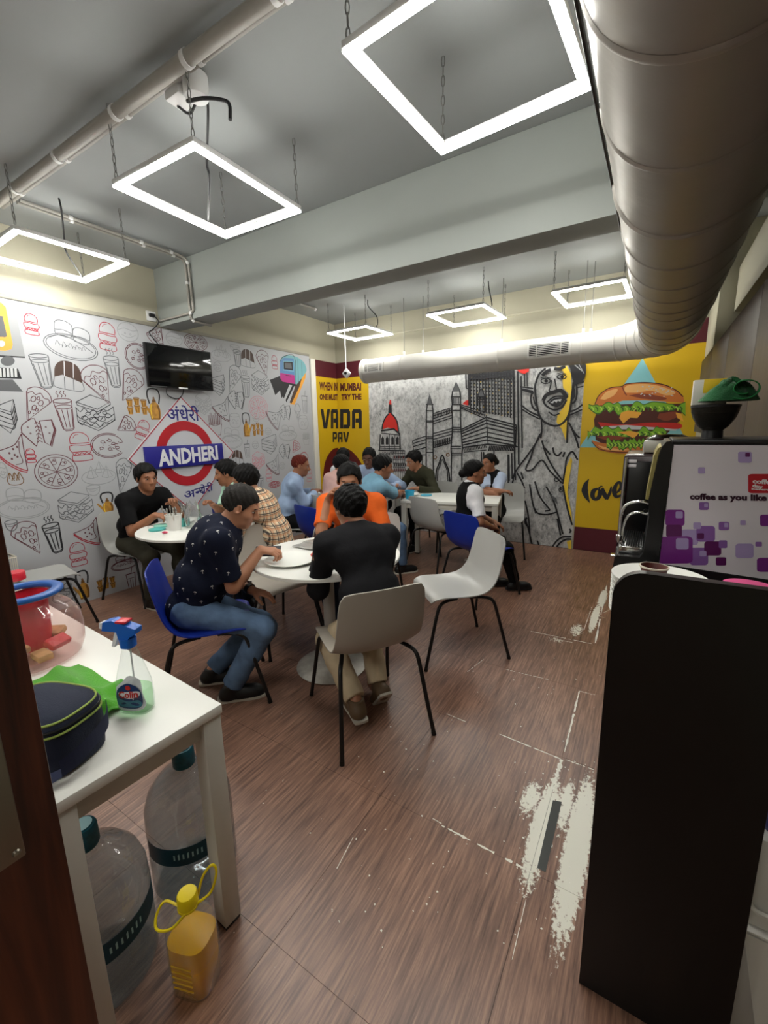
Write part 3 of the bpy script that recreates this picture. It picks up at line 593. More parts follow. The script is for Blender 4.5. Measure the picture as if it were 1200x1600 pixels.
# right wing of the gateway (second crop)
for o in (0, 25, 50): k4([(98, 462+o*.5), (290, 520+o)], .010)
for k in range(16): k4([(105+12*k, 475+4*k), (105+12*k, 495+4*k)], .007)
for o in (0, 22, 48, 80, 115, 150, 178): k4([(108, 655+o*.7), (300, 560+o), (535, 622+o*.9)], .011 if o % 2 else .014)
k4([(300, 545), (315, 780)], .01); k4([(535, 622), (528, 780)], .012); k4([(120, 795), (312, 770), (545, 790)], .014); k4([(125, 832), (300, 815)], .008)
for k in range(15): k4([(125+12*k, 800-2*k), (132+12*k, 826-2*k)], .008)
for k in range(16): k4([(330+13*k, 780+.8*k), (318+13*k, 822)], .012)
for x, y0, y1 in ((262, 830, 1010), (280, 830, 900), (360, 820, 870), (470, 850, 1080), (478, 850, 1060), (500, 840, 1040)): k4([(x, y0), (x+2, y1)], .012)
# tower block
k4([(162, 210), (166, 465)], .016); k4([(140, 215), (145, 330), (165, 340)], .014)
for i, x in enumerate(range(175, 512, 24)):
    k4([(x, 205+(i % 3)*6), (x+4, 500+5*i)], .012)
    for j in range(11):
        y = 232+28*j+i*1.5
        if y > 520+4*i: break
        P.poly(c4([(x+6, y), (x+16, y), (x+16, y+13), (x+6, y+13)]), 'k' if (i*7+j*3) % 5 else 'n')
        if (i+j*2) % 5 == 0: P.poly(c4([(x+7, y+16), (x+13, y+16), (x+13, y+22), (x+7, y+22)]), 'y')
for j in range(5): k4([(170, 205+14*j), (510, 180+14*j)], .010 if j % 2 else .018)
P.poly(c4([(115, 458), (140, 432), (162, 424), (162, 468)]), 'R')
k4([(235, 470), (235, 400), (255, 350), (262, 335), (272, 352), (290, 400), (290, 520)], .014); P.poly(c4([(240, 395), (262, 338), (286, 395)]), 'n')
for y in (400, 420, 440): k4([(232, y), (292, y)], .012)
for pts, w in (([(515, 180), (525, 1000)], .016), ([(548, 200), (555, 930)], .016), ([(574, 240), (582, 800)], .014), ([(528, 1000), (530, 1050)], .014)): k4(pts, w)
P.poly(c4([(528, 182), (640, 172), (632, 205), (600, 222), (572, 215)]), 'R'); k4([(600, 222), (602, 320)], .012); k4([(620, 215), (622, 320)], .01)
P.poly(c4([(568, 330), (668, 352), (672, 380), (570, 350)]), 'k'); k4([(565, 322), (668, 335)], .012); k4([(572, 462), (640, 515), (720, 552)], .014, s=True); k4([(576, 495), (650, 540), (722, 575)], .012, s=True)
k4([(945, 520), (1000, 500), (1052, 462)], .014, s=True); k4([(950, 545), (1050, 500)], .012); k4([(1000, 300), (1062, 280)], .016); k4([(1005, 330), (1060, 318)], .012)
# street vendor
P.poly(c4([(850, 168), (930, 160), (962, 220), (972, 420), (945, 520), (937, 740), (920, 735), (890, 650), (850, 600), (858, 540), (915, 470), (945, 380), (902, 330), (897, 260), (905, 200)]), 'y')
P.poly(c4([(962, 868), (972, 900), (948, 1040), (934, 1140), (968, 1320), (975, 1420), (902, 1090), (920, 960)]), 'y'); P.poly(c4([(930, 1530), (965, 1515), (965, 1590), (945, 1590)]), 'y')
P.poly(c4(sm([(932, 128), (1068, 122), (1072, 250), (1015, 300), (985, 290), (972, 250), (958, 185)], 3)), 'k')
P.line(c4([(990, 150), (1050, 200)]), 'g', .01); P.line(c4([(1020, 140), (1065, 220)]), 'g', .008)
k4([(765, 178), (715, 225), (690, 290), (682, 340), (700, 480), (722, 558), (762, 600), (830, 626), (890, 612), (940, 552), (962, 462), (972, 380), (985, 285)], .018, s=True)
k4([(672, 365), (655, 382), (650, 425), (664, 480), (690, 506), (706, 492)], .015, s=True); k4([(670, 400), (678, 440), (690, 470)], .012, s=True); k4([(985, 295), (1006, 312), (1006, 400), (988, 442), (965, 452)], .015, s=True); P.poly(c4([(980, 330), (996, 340), (992, 400), (978, 430), (972, 380)]), 'k')
for x, y, rx, ry in ((765, 277, 36, 20), (890, 245, 36, 18)):
    P.line(c4(circ(x, y, rx, ry)), 'k', .013, True); P.poly(c4(circ(x+4, y, 15, 13)), 'k'); P.line(c4([(x-38, y-22), (x, y-32), (x+36, y-20)]), 'k', .010)
k4([(738, 235), (770, 205), (805, 190)], .028, s=True); k4([(832, 180), (875, 182), (918, 162)], .028, s=True)
k4([(812, 270), (800, 330), (792, 350), (815, 362), (850, 356), (848, 332), (835, 260)], .012, s=True)
k4([(745, 432), (768, 390), (820, 366), (880, 352), (912, 378), (930, 410)], .032, s=True); k4([(745, 432), (772, 472), (830, 502), (890, 482), (928, 425)], .016, s=True); k4([(778, 442), (830, 402), (902, 398), (915, 425)], .014, s=True)
P.poly(c4(sm([(785, 448), (830, 412), (900, 405), (905, 440), (860, 478), (815, 472)], 3)), 'k'); P.poly(c4([(800, 448), (835, 425), (890, 418), (880, 440), (860, 430), (850, 448), (835, 434), (822, 452)]), 'w')
k4([(790, 520), (830, 545), (875, 530)], .012, s=True)
for pts in ([(732, 575), (735, 660), (728, 725)], [(940, 540), (936, 640), (930, 760)], [(735, 675), (690, 760), (620, 862), (532, 980), (512, 1050), (502, 1130), (560, 1250), (622, 1400), (662, 1562)], [(722, 690), (672, 800), (650, 872), (610, 965), (660, 968), (735, 895), (800, 980), (892, 1072)],
            [(735, 740), (770, 850), (830, 962), (896, 1052)], [(822, 795), (832, 840), (860, 858), (892, 830)], [(945, 600), (990, 680), (1030, 722)], [(970, 650), (1000, 720), (1024, 800)], [(1015, 892), (972, 828), (930, 882), (918, 960), (898, 1080)], [(900, 1090), (930, 1250), (972, 1400)],
            [(540, 990), (580, 1060), (600, 1112)], [(605, 1210), (632, 1340), (645, 1500), (660, 1550)], [(640, 1080), (680, 1280), (760, 1318), (850, 1300)], [(680, 1060), (722, 1180), (800, 1282)], [(770, 1100), (830, 1220), (900, 1470)], [(856, 1350), (882, 1480)], [(680, 1270), (690, 1310)], [(760, 1290), (800, 1285)],
            [(818, 1570), (850, 1525), (900, 1492), (968, 1490)], [(840, 1590), (870, 1545), (920, 1512), (965, 1510)], [(950, 1430), (962, 1445), (950, 1460)], [(620, 1340), (605, 1380), (640, 1430)], [(575, 990), (590, 1040)], [(700, 1520), (715, 1560)], [(760, 800), (800, 850)], [(900, 870), (915, 830)], [(880, 1100), (885, 1130)]): k4(pts, .015, s=True)
for x, y in ((850, 1045), (885, 1125)): P.line(c4(circ(x, y, 16)), 'k', .012, True)
P.poly(c4([(800, 1160), (850, 1190), (860, 1240), (820, 1200)]), 'n')
P.build('city_print', wall_far)
# ---- burger panel
x0p, x1p = -0.715, 0.37
band_far(x0p, x1p, .28, 2.27, 'Y', 'yellow_print'); band_far(x0p, x1p, 0, .28, 'M', 'maroon_print'); band_far(x0p, x1p, 2.27, ZT, 'M', 'maroon_print')
Q = Print(far3, .0003); c5 = lambda pts: [FP(860+x/3.529, 520+y/3.529) for x, y in pts]
Q.poly(c5([(508, 140), (160, 632), (770, 632)]), 'c')
def zig(pts, amp, n=3):
    out = []
    for i in range(len(pts)-1):
        a, b = np.array(pts[i], float), np.array(pts[i+1], float); d = b-a; nn = np.array([-d[1], d[0]])/(np.linalg.norm(d)+1e-9)
        for k in range(n): t = k/n; out.append(a+d*t+nn*amp*math.sin((k+i*1.7)*2.1))
    out.append(np.array(pts[-1], float)); return out
top = sm([(245, 395), (268, 345), (325, 305), (395, 295), (420, 282), (520, 274), (620, 285), (690, 315), (732, 352), (738, 385)], 5)+[(640, 380), (520, 372), (400, 374), (300, 402)]
Q.poly(c5(top), 'B'); Q.poly(c5(sm([(405, 330), (420, 292), (520, 282), (620, 298), (690, 330), (640, 345), (560, 320), (480, 330)], 4)), 'L'); Q.poly(c5(sm([(275, 365), (310, 325), (370, 310), (350, 345), (300, 370)], 4)), 'L'); Q.poly(c5(sm([(430, 345), (520, 335), (640, 360), (600, 372), (500, 362)], 4)), 'q')
Q.line(c5(sm([(245, 395), (268, 345), (325, 305), (395, 295), (420, 282), (520, 274), (620, 285), (690, 315), (732, 352)], 5)), 'P', .010); Q.line(c5(sm([(395, 296), (410, 330), (420, 345)], 4)), 'q', .012)
for k in range(34):
    a = rng.uniform(470, 700); b = rng.uniform(292, 355)
    if b < 282+abs(a-560)**2/900: continue
    Q.poly(c5(circ(a, b, 5, 3, n=7)), 'w')
def lettuce(y, x0=210, x1=745, dy=28):
    xs = np.linspace(x0, x1, 24); up = [(x, y-12+dy*rng.uniform(-.8, .5)) for x in xs]; dn = [(x, y+dy+dy*rng.uniform(-.6, 1.0)) for x in xs][::-1]
    Q.poly(c5(sm(up, 3)+sm(dn, 3)), 'f')
    Q.poly(c5(sm([(a, b+5) for a, b in up], 3)+sm([(a, b-7) for a, b in dn], 3)), 'e')
    for i in range(1, 23): Q.line(c5(sm([(xs[i]-8, y+2), (xs[i]+4, y+dy*.5), (xs[i]-2+6*math.sin(i), y+dy*.9)], 3)), 'E' if i % 2 else 'f', .012)
Q.poly(c5([(270, 400), (720, 390), (725, 470), (640, 560), (560, 630), (300, 620), (250, 590), (240, 480)]), 'P')
Q.poly(c5(zig([(270, 410), (420, 395), (600, 390), (735, 400), (735, 440), (280, 460)], 4)), 'P')
lettuce(405)
Q.poly(c5(sm([(245, 462), (350, 470), (450, 462), (560, 440), (690, 430), (712, 455), (700, 495), (560, 502), (430, 500), (300, 495), (250, 485)], 4)), 'P'); Q.poly(c5(sm([(600, 445), (690, 435), (705, 460), (640, 485), (590, 470)], 4)), 'q')
Q.poly(c5([(390, 440), (430, 428), (505, 440), (480, 470), (440, 468), (402, 500), (380, 470)]), 'C'); Q.poly(c5([(690, 440), (722, 446), (735, 490), (700, 470)]), 'C')
Q.poly(c5(sm([(262, 492), (400, 505), (560, 495), (712, 500), (706, 530), (560, 522), (400, 525), (280, 520)], 4)), 'T'); Q.poly(c5([(280, 518), (420, 508), (560, 520), (700, 532), (690, 540), (560, 534), (400, 532), (290, 530)]), 'w')
lettuce(545, 205, 640, 26)
Q.poly(c5(sm([(260, 585), (330, 570), (430, 578), (520, 590), (560, 610), (440, 612), (320, 604)], 4)), 'P'); Q.poly(c5([(370, 548), (440, 540), (490, 552), (460, 582), (420, 562)]), 'C'); Q.poly(c5([(255, 575), (330, 565), (420, 575), (380, 590), (300, 590)]), 'q')
Q.poly(c5(sm([(226, 592), (300, 610), (420, 622), (560, 626), (620, 618), (604, 650), (500, 668), (360, 664), (266, 646)], 4)), 'B'); Q.poly(c5(sm([(260, 620), (340, 636), (440, 645), (360, 650), (290, 640)], 4)), 'L')
lettuce(606, 310, 540, 24)
Q.line(c5(sm([(228, 600), (270, 640), (360, 656), (500, 661)], 4)), 'P', .008)
Q.build('burger_print', wall_far)
Q = Print(far3, .0003)
def brush(pts, ws, ink='k'):
    p = np.array(c5(sm(pts, 6))); n = len(p); w = np.interp(np.linspace(0, 1, n), np.linspace(0, 1, len(ws)), ws); Lf = []; Rt = []
    for i in range(n):
        t = p[min(i+1, n-1)]-p[max(i-1, 0)]; t /= np.linalg.norm(t)+1e-9; nn = np.array([-t[1], t[0]])*w[i]/2; Lf.append(p[i]+nn); Rt.append(p[i]-nn)
    for i in range(n-1): Q.poly([Lf[i], Rt[i], Rt[i+1], Lf[i+1]], ink)
brush([(212, 806), (196, 835), (190, 870), (200, 905), (218, 938)], [.006, .05, .075, .05, .004])
brush([(262, 858), (238, 872), (232, 900), (246, 918), (266, 908), (274, 880), (266, 858)], [.02, .05, .05, .035, .045, .05, .02]); brush([(266, 858), (280, 846), (292, 850)], [.02, .015, .008])
brush([(286, 856), (298, 890), (310, 918)], [.03, .05, .03]); brush([(310, 918), (328, 880), (336, 846)], [.03, .03, .012])
brush([(342, 890), (370, 878), (390, 850), (384, 826), (366, 832), (352, 868), (360, 900), (384, 898), (404, 878)], [.01, .02, .035, .03, .03, .05, .04, .025, .006])
Q.build('lettering', wall_far)
# ------------------------------------------------------------------ hanging LED frames
led = mat('led_diffuser', (255, 250, 240), 0.5, emit=(1.0, 0.985, 0.925, LED))
alu = mat('white_aluminium', (225, 226, 226), 0.4)
chain_m = mat('steel_chain', (120, 120, 118), 0.4, metal=0.8)
cable_m = mat('black_cable', (26, 26, 28), 0.5)
conduit_m = mat('white_conduit', (156, 153, 146), 0.45)
led_far = mat('led_diffuser_far', (255, 250, 240), 0.5, emit=(1.0, 0.985, 0.925, LED*.78))
def make_light(label, cx, cy, z, wx, wy, rz, cable=None):
    t = thing('ceiling_light', label, 'light', (cx, cy, z), rz, 'square LED frame lights hung on chains')
    hx, hy = wx/2, wy/2; s = 0.033; h = 0.036
    fr = MB()
    for lo, hi in (((-hx, -hy, 0.012), (hx, -hy+s, h)), ((-hx, hy-s, 0.012), (hx, hy, h)), ((-hx, -hy+s, 0.012), (-hx+s, hy-s, h)), ((hx-s, -hy+s, 0.012), (hx, hy-s, h))): fr.box(lo, hi, 0.002)
    fr.build('frame', alu, t)
    df = MB(); e = 0.001
    for lo, hi in (((-hx+e, -hy+e, .001), (hx-e, -hy+s-e, .012)), ((-hx+e, hy-s+e, .001), (hx-e, hy-e, .012)), ((-hx+e, -hy+s-e, .001), (-hx+s-e, hy-s+e, .012)), ((hx-s+e, -hy+s-e, .001), (hx-e, hy-s+e, .012))): df.box(lo, hi, 0.003)
    df.build('diffuser', led_far if cy > 4 else led, t)
    top = ZC-z
    for sx in (-1, 1):
        for sy in (-1, 1):
            c = MB(); n = max(4, int((top-h)/0.034)); x, y = sx*(hx-s/2), sy*(hy-s/2)
            for k in range(n):
                zc = h+(k+.5)*(top-h)/n; L = (top-h)/n*0.62; a = (k % 2)*PI/2+.4
                ring = [(x+.007*math.cos(b)*math.cos(a), y+.007*math.cos(b)*math.sin(a), zc+L*math.sin(b)) for b in np.linspace(0, 2*PI, 9)[:-1]]
                c.tube(ring, .0022, 4, closed=True)
            c.build('chain', chain_m, t)
    if cable:
        MB().tube(sm([(cable[0], cable[1], top-.002), (cable[0]+.01, cable[1], top-.08), (cable[2], cable[3], top*.5), (cable[2]+.02, cable[3]-.01, top*.25), (cable[4], cable[5], h+.0)], 5), .006, 7).build('power_cable', cable_m, t)
    return t
make_light('square white LED frame light hung before the grey beam, nearest the ceiling pipe', -2.08, 1.69, 2.7, .62, .70, math.radians(2), (.17, -.14, -.01, -.01, -.29, .20))
make_light('square white LED frame light cut off by the left edge, above the doodle wall', -3.66, 1.58, 2.7, .68, .67, math.radians(-1), (.14, .02, -.03, .09, -.31, .30))
make_light('largest square white LED frame light, partly hidden by the big air duct', -.63, 1.66, 2.7, .62, .68, math.radians(-4))
make_light('square white LED frame light above the yellow corner lettering', -3.33, 4.86, 2.7, .62, .60, math.radians(-2), (.2, -.1, .26, .0, .28, -.05))
make_light('square white LED frame light in the middle of the far bay, above the domed mural', -1.88, 4.87, 2.7, .66, .70, math.radians(-2), (.2, .1, .25, .05, .3, -.1))
make_light('square white LED frame light against the round duct, above the burger mural', -.60, 4.82, 2.7, .61, .64, math.radians(-2))
make_light('unseen square LED frame light added behind the photographer, over the side table', -2.08, -1.50, 2.7, .62, .66, 0)  # this and the next: unseen fixtures continuing the grid, added to brighten the foreground
make_light('unseen square LED frame light added behind the photographer, nearer the pantry side', -.63, -1.50, 2.7, .62, .66, 0)
# ------------------------------------------------------------------ ceiling pipe, conduits
def pipe(name, label, pts, r, clips=0, m=conduit_m, cat='pipe'):
    t = thing(name, label, cat, tuple(np.array(pts[0])))
    o = np.array(pts[0]); q = [np.array(p)-o for p in pts]
    MB().tube(q, r, 14).build('pipe_run', m, t)
    for k in range(clips):
        i = (k+.5)/clips*(len(q)-1); a = int(i); p = q[a]+(q[min(a+1, len(q)-1)]-q[a])*(i-a); d = q[min(a+1, len(q)-1)]-q[a]; d /= np.linalg.norm(d)
        MB().tube([p-d*.012, p+d*.012], r+.004, 14).build('saddle_clip', alu, t)
    return t
pz = 3.005
pipe('ceiling_pipe', 'thick white pipe running across the ceiling above the hanging lights', [(XL, 1.33, pz), (-3.2, 1.34, pz), (-2.0, 1.35, pz), (-1.0, 1.36, pz), (XR, 1.38, pz)], .029, 8)
pipe('ceiling_pipe', 'thin white conduit clipped beside the thick ceiling pipe', [(-3.9, 1.41, 3.04), (-2.0, 1.42, 3.04), (-.5, 1.43, 3.04)], .014, 6)
jb = thing('junction_box', 'round white junction box with wires on the ceiling pipe', 'junction box', (-1.86, 1.47, 3.0))
MB().lathe([(.0, -.03), (.05, -.03), (.055, -.02), (.055, .055), (0, .058)], 24).build('box_body', alu, jb)
MB().box((-.16, -.05, -.01), (-.06, .05, .06), .008).build('terminal_block', alu, jb)
MB().tube(sm([(-.05, 0, -.02), (-.02, -.03, -.05), (.04, .0, -.045), (.09, .05, -.04), (.14, .06, -.07), (.15, .05, -.14)], 4), .008, 7).build('loose_wire', cable_m, jb)
MB().tube(sm([(-.14, .0, -.01), (-.10, .03, -.04), (-.04, .02, -.03)], 4), .006, 7).build('loose_wire', cable_m, jb)
cz = 3.04
pipe('wall_conduit', 'pair of white conduits turning from the ceiling down the grey beam', sm([(-3.75, 1.44, cz), (-3.74, 2.2, cz), (-3.73, 2.55, cz)], 3)+[np.array(p) for p in ((-3.73, 2.64, cz-.01), (-3.73, 2.662, cz-.05), (-3.73, 2.664, 2.62), (-3.73, 2.664, 2.55), (-3.74, 2.70, 2.522), (-3.75, 2.9, 2.52))], .011, 5)
pipe('wall_conduit', 'outer white conduit of the pair bending down the grey beam', sm([(-3.70, 1.44, cz), (-3.69, 2.2, cz), (-3.68, 2.55, cz)], 3)+[np.array(p) for p in ((-3.68, 2.63, cz-.01), (-3.68, 2.66, cz-.05), (-3.68, 2.664, 2.60), (-3.72, 2.664, 2.585), (-4.25, 2.664, 2.585))], .011, 5)
pipe('wall_conduit', 'short white conduit on the ceiling of the far bay above the corner', [(-3.9, 2.93, 3.04), (-3.86, 4.6, 3.04), (-3.86, 4.62, 3.03)], .014, 2)
tr = thing('cable_trunking', 'slim white cable trunking running along the far cream wall below the ceiling', 'trunking', (-3.6, YF-.012, 2.80))
MB().box((0, -.008, -.008), (3.9, .011, .008), .002).build('trunking_run', mat('trunking', (196, 192, 172), .5), tr)
# ------------------------------------------------------------------ round air ducts
galv = mat('painted_duct', (168, 164, 156), 0.38, metal=0.25, bump=0.12, bscale=14, noise=.03, nscale=8)
galv2 = mat('pale_branch_duct', (200, 198, 191), 0.42, bump=0.12, bscale=14, noise=.03, nscale=8)  # branch run in a paler, non-metallic colour than the main run
dk = mat('duct_joint', (168, 165, 158), 0.45, metal=0.2)
duct = thing('air_duct', 'big round grey air duct along the right side, elbowing across the far wall', 'duct', (0.04, 0, 2.28))
R0, R1, YBR, ZBR = .215, .150, 4.97, 2.25
path = [(0, y, 0) for y in np.linspace(-3.2, 4.35, 34)]; rad = [R0]*34
for k in range(1, 15):
    a = k/15*PI/2; path.append((-.55*(1-math.cos(a)), 4.42+.55*math.sin(a), -.03*k/15)); rad.append(R0+(R1-R0)*k/15)
for x in np.linspace(-.62, -3.36, 20): path.append((x, YBR, ZBR-2.28)); rad.append(R1)
# spiral seams: slight swelling along the run
pp, rr = [], []
for i in range(len(path)-1):
    a, b = np.array(path[i]), np.array(path[i+1])
    pp.append(a); rr.append(rad[i])
pp.append(np.array(path[-1])); rr.append(rad[-1])
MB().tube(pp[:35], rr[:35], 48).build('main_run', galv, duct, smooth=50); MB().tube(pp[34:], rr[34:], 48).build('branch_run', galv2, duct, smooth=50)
for y in (-.3, .15, .55, .95, 1.32, 1.75, 2.1, 2.4, 2.65, 2.9, 3.1, 3.4, 3.75, 4.05, 4.3):
    big = y in (1.75, 3.4); MB().tube([(0, y-.012, 0), (0, y-.004, 0), (0, y+.004, 0), (0, y+.012, 0)], [R0+.0005, R0+(.008 if big else .004), R0+(.008 if big else .004), R0+.0005], 48, cap=False).build('duct_joint', galv, duct, smooth=60)
for k in (3, 6, 9, 12):
    i = 34+k-1; p = np.array(path[i]); d = np.array(path[i+1])-np.array(path[i-1]); d /= np.linalg.norm(d); r = rad[i]
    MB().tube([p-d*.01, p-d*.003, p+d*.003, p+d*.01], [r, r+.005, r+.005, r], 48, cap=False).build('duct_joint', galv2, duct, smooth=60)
for x in (-.72, -1.55, -2.78):
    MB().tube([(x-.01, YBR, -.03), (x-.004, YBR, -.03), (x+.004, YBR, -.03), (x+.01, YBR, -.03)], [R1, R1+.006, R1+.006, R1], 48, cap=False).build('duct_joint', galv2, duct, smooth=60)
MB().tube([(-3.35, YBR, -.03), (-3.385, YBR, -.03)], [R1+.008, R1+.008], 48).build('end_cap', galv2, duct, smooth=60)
grm = mat('grille_white', (214, 213, 208), .45); grd = mat('grille_gap', (40, 40, 40), .9)
def grille(xc, w, h, ang=-8):
    # curved face follows the duct: rotate about the duct axis
    a = math.radians(200+ang)  # facing -y, slightly down
    def pt(u, v, off): b = a+v/R1; return (xc+u, YBR+(R1+off)*math.cos(b)*1.0, -.03+(R1+off)*math.sin(b))
    a = PI+math.radians(ang)
    fr = MB(); n = 8
    def patch(mb, u0, u1, v0, v1, o0, o1):
        V = []; m = 6
        for o in (o0, o1):
            for u in (u0, u1):
                for k in range(m+1): V.append(pt(u, v0+(v1-v0)*k/m, o))
        f = []; s = m+1
        for k in range(m): f += [(2*s+k, 3*s+k, 3*s+k+1, 2*s+k+1), (k, k+1, s+k+1, s+k), (k, 2*s+k, 2*s+k+1, k+1), (s+k, s+k+1, 3*s+k+1, 3*s+k)]
        f += [(0, s, 3*s, 2*s), (m, 2*s+m, 3*s+m, s+m)]
        mb.add(V, f)
    b = .018
    for u0, u1, v0, v1 in ((-w/2, w/2, -h/2, -h/2+b), (-w/2, w/2, h/2-b, h/2), (-w/2, -w/2+b, -h/2+b, h/2-b), (w/2-b, w/2, -h/2+b, h/2-b)): patch(fr, u0, u1, v0, v1, .001, .014)
    g = fr.build('grille_frame', grm, duct, smooth=None)
    bk = MB(); patch(bk, -w/2+b, w/2-b, -h/2+b, h/2-b, .001, .003); bk.build('grille_opening', grd, g, smooth=None)
    nsl = 7
    for k in range(nsl):
        v = -h/2+b+(h-2*b)*(k+.5)/nsl; sl = MB(); patch(sl, -w/2+b, w/2-b, v-.003, v+.003, .003, .012); sl.build('slat', grm, g, smooth=None)
    for u in (-w*.28, w*.28): sl = MB(); patch(sl, u-.004, u+.004, -h/2+b, h/2-b, .003, .010); sl.build('divider', grm, g, smooth=None)
grille(-3.16, .30, .125, -6); grille(-1.02, .42, .15, -2)
rod = mat('hanger_rod', (140, 140, 136), .5, metal=.6)
for x, y in ((-2.78, YBR-.01), (-2.55, YBR+.06), (-1.55, YBR), (-.72, YBR-.02), (-.66, YBR+.05)):
    MB().tube([(x, y, .10), (x, y, ZC-2.28)], .004, 6).build('hanger_rod', rod, duct); MB().box((x-.012, y-.012, .10), (x+.012, y+.012, .16), .003).build('hanger_clamp', alu, duct)
MB().tube(sm([(-.205, -.3, -.05), (-.222, .6, -.03), (-.224, 1.2, -.02), (-.222, 1.75, -.01), (-.222, 2.2, .0)], 4), .005, 6).build('edge_cable', cable_m, duct)
for y in (0.7, 2.0, 3.3):
    for x in (-.2, .2): MB().tube([(x, y, .08), (x, y, ZC-2.28)], .004, 6).build('hanger_rod', rod, duct)
# ------------------------------------------------------------------ television, socket, station sign, camera
tvb = mat('tv_black', (16, 16, 18), .3); tvs = mat('tv_screen', (10, 11, 13), .08, spec=.6)
tv = thing('television', 'black flat television tilted down on the doodle wall', 'television', (XL, 2.80, 2.145))
def tvp(x, y, z):  # x out of wall, y along, z up, tilted
    a = math.radians(1.5); return (.05+x*math.cos(a)+z*math.sin(a)*.9+.03, y, z*math.cos(a)-x*math.sin(a))
def tbox(lo, hi, bev):
    m = MB().box(lo, hi, bev); m.v = [tvp(*p) for p in m.v]; return m
tbox((0, -.365, -.205), (.035, .365, .205), .006).build('tv_case', tvb, tv)
tbox((.0352, -.352, -.188), (.037, .352, .192), .0005).build('screen', tvs, tv)
tbox((.0353, -.05, -.2035), (.037, .05, -.19), .001).build('logo_strip', alu, tv)
tbox((.0353, -.34, -.2), (.0372, -.18, -.191), .0003).build('lower_bezel', mat('tv_grey', (70, 70, 72), .4), tv)
MB().box((.004, -.12, -.1), (.07, .12, .1), .006).build('wall_bracket', tvb, tv)
MB().tube(sm([(.03, -.12, -.16), (.02, -.13, -.26), (.02, -.02, -.30), (.02, .05, -.24), (.03, .06, -.16)], 4), .005, 6).build('dangling_cable', cable_m, tv)
sk = thing('wall_socket', 'white wall socket with black plug beside the grey beam', 'socket', (XL, 2.60, 2.62))
MB().box((0, -.045, -.045), (.02, .045, .045), .004).build('socket_plate', alu, sk); MB().box((.02, -.03, -.01), (.05, .02, .02), .005).build('plug', cable_m, sk)
MB().tube(sm([(.04, .02, 0), (.045, .05, -.05), (.02, .0, -.12), (.016, -.04, -.16), (.02, .03, -.25), (.05, .06, -.33)], 4), .005, 6).build('plug_cable', cable_m, sk)
sg = thing('station_sign', 'diamond railway station sign with red ring and blue name bar', 'sign', (XL+.006, 2.82, 1.255))
h = .625
def dia(r, x0, x1, m, name, inner=0):
    mb = MB()
    if inner:
        o = [(r, 0), (0, r), (-r, 0), (0, -r)]; i = [(inner, 0), (0, inner), (-inner, 0), (0, -inner)]
        for k in range(4):
            q = [o[k], o[(k+1) % 4], i[(k+1) % 4], i[k]]; mb.prism(q, x0, x1, fn=lambda a, b, c: (c, a, b))
    else: mb.prism([(r, 0), (0, r), (-r, 0), (0, -r)], x0, x1, fn=lambda a, b, c: (c, a, b))
    return mb.build(name, m, sg, smooth=None)
dia(h, 0, .012, mat('sign_white', (196, 197, 202), .4), 'sign_panel'); dia(h-.008, .0121, .0132, INK['r'], 'border_line', h-.022)
mb = MB(); n = 56; ro, ri = .345, .245; V = []; Fc = []
for k in range(n):
    a = 2*PI*k/n
    for x in (.0125, .0165):
        for r in (ro, ri): V.append((x, r*math.cos(a)*.98, r*math.sin(a)+.02))
for k in range(n):
    a, b = 4*k, 4*((k+1) % n); Fc += [(a+2, b+2, b+3, a+3), (a, a+2, a+3, a+1)[0:0] or (a+2, a, b, b+2), (a+1, a+3, b+3, b+1)]
mb.add(V, Fc); mb.build('red_ring', mat('sign_red', (176, 26, 38), .4), sg, smooth=None)
nb = MB().box((.018, -.47, -.112), (.05, .44, .112), .002).build('name_bar', mat('sign_blue', (34, 32, 128), .4), sg)
def sg3(a, z, hh): return (hh, a, z)
flat_text('ANDHERI', [(-.345, -.092), (.365, -.070), (.365, .092), (-.345, .078)], mat('sign_letter', (222, 222, 226), .4), sg3, 'lettering', nb, .04, .0506)
navy = INK['N']
flat_text('अंधेरी', [(-.175, .368), (.20, .362), (.20, .528), (-.175, .528)], navy, sg3, 'lettering', sg, .012, .0128)
flat_text('अ', [(-.04-.045, -.468), (.055, -.455), (.055, -.375), (-.04-.045, -.388)], navy, sg3, 'lettering', sg, .012, .0128)
flat_text('न', [(.045, -.456), (.19, -.435), (.19, -.355), (.045, -.372)], navy, sg3, 'lettering', sg, .012, .0128, clipx=.72)
flat_text('धेरी', [(.105, -.448), (.285, -.418), (.285, -.312), (.105, -.335)], navy, sg3, 'lettering', sg, .012, .0128)
cc = thing('security_camera', 'small white security camera hanging on a rod in the far corner', 'camera', (-3.50, 4.75, 2.22))
MB().tube([(0, 0, .04), (0, 0, ZC-2.22)], .006, 8).build('drop_rod', alu, cc)
c = MB().box((-.045, -.012, -.045), (.045, .03, .045), .006); a = PI/4
c.v = [(x*math.cos(a)-z*math.sin(a), y, x*math.sin(a)+z*math.cos(a)) for x, y, z in c.v]; c.build('camera_body', alu, cc)
MB().tube([(0, -.012, 0), (0, -.022, 0)], [.02, .018], 20).build('lens', tvs, cc)
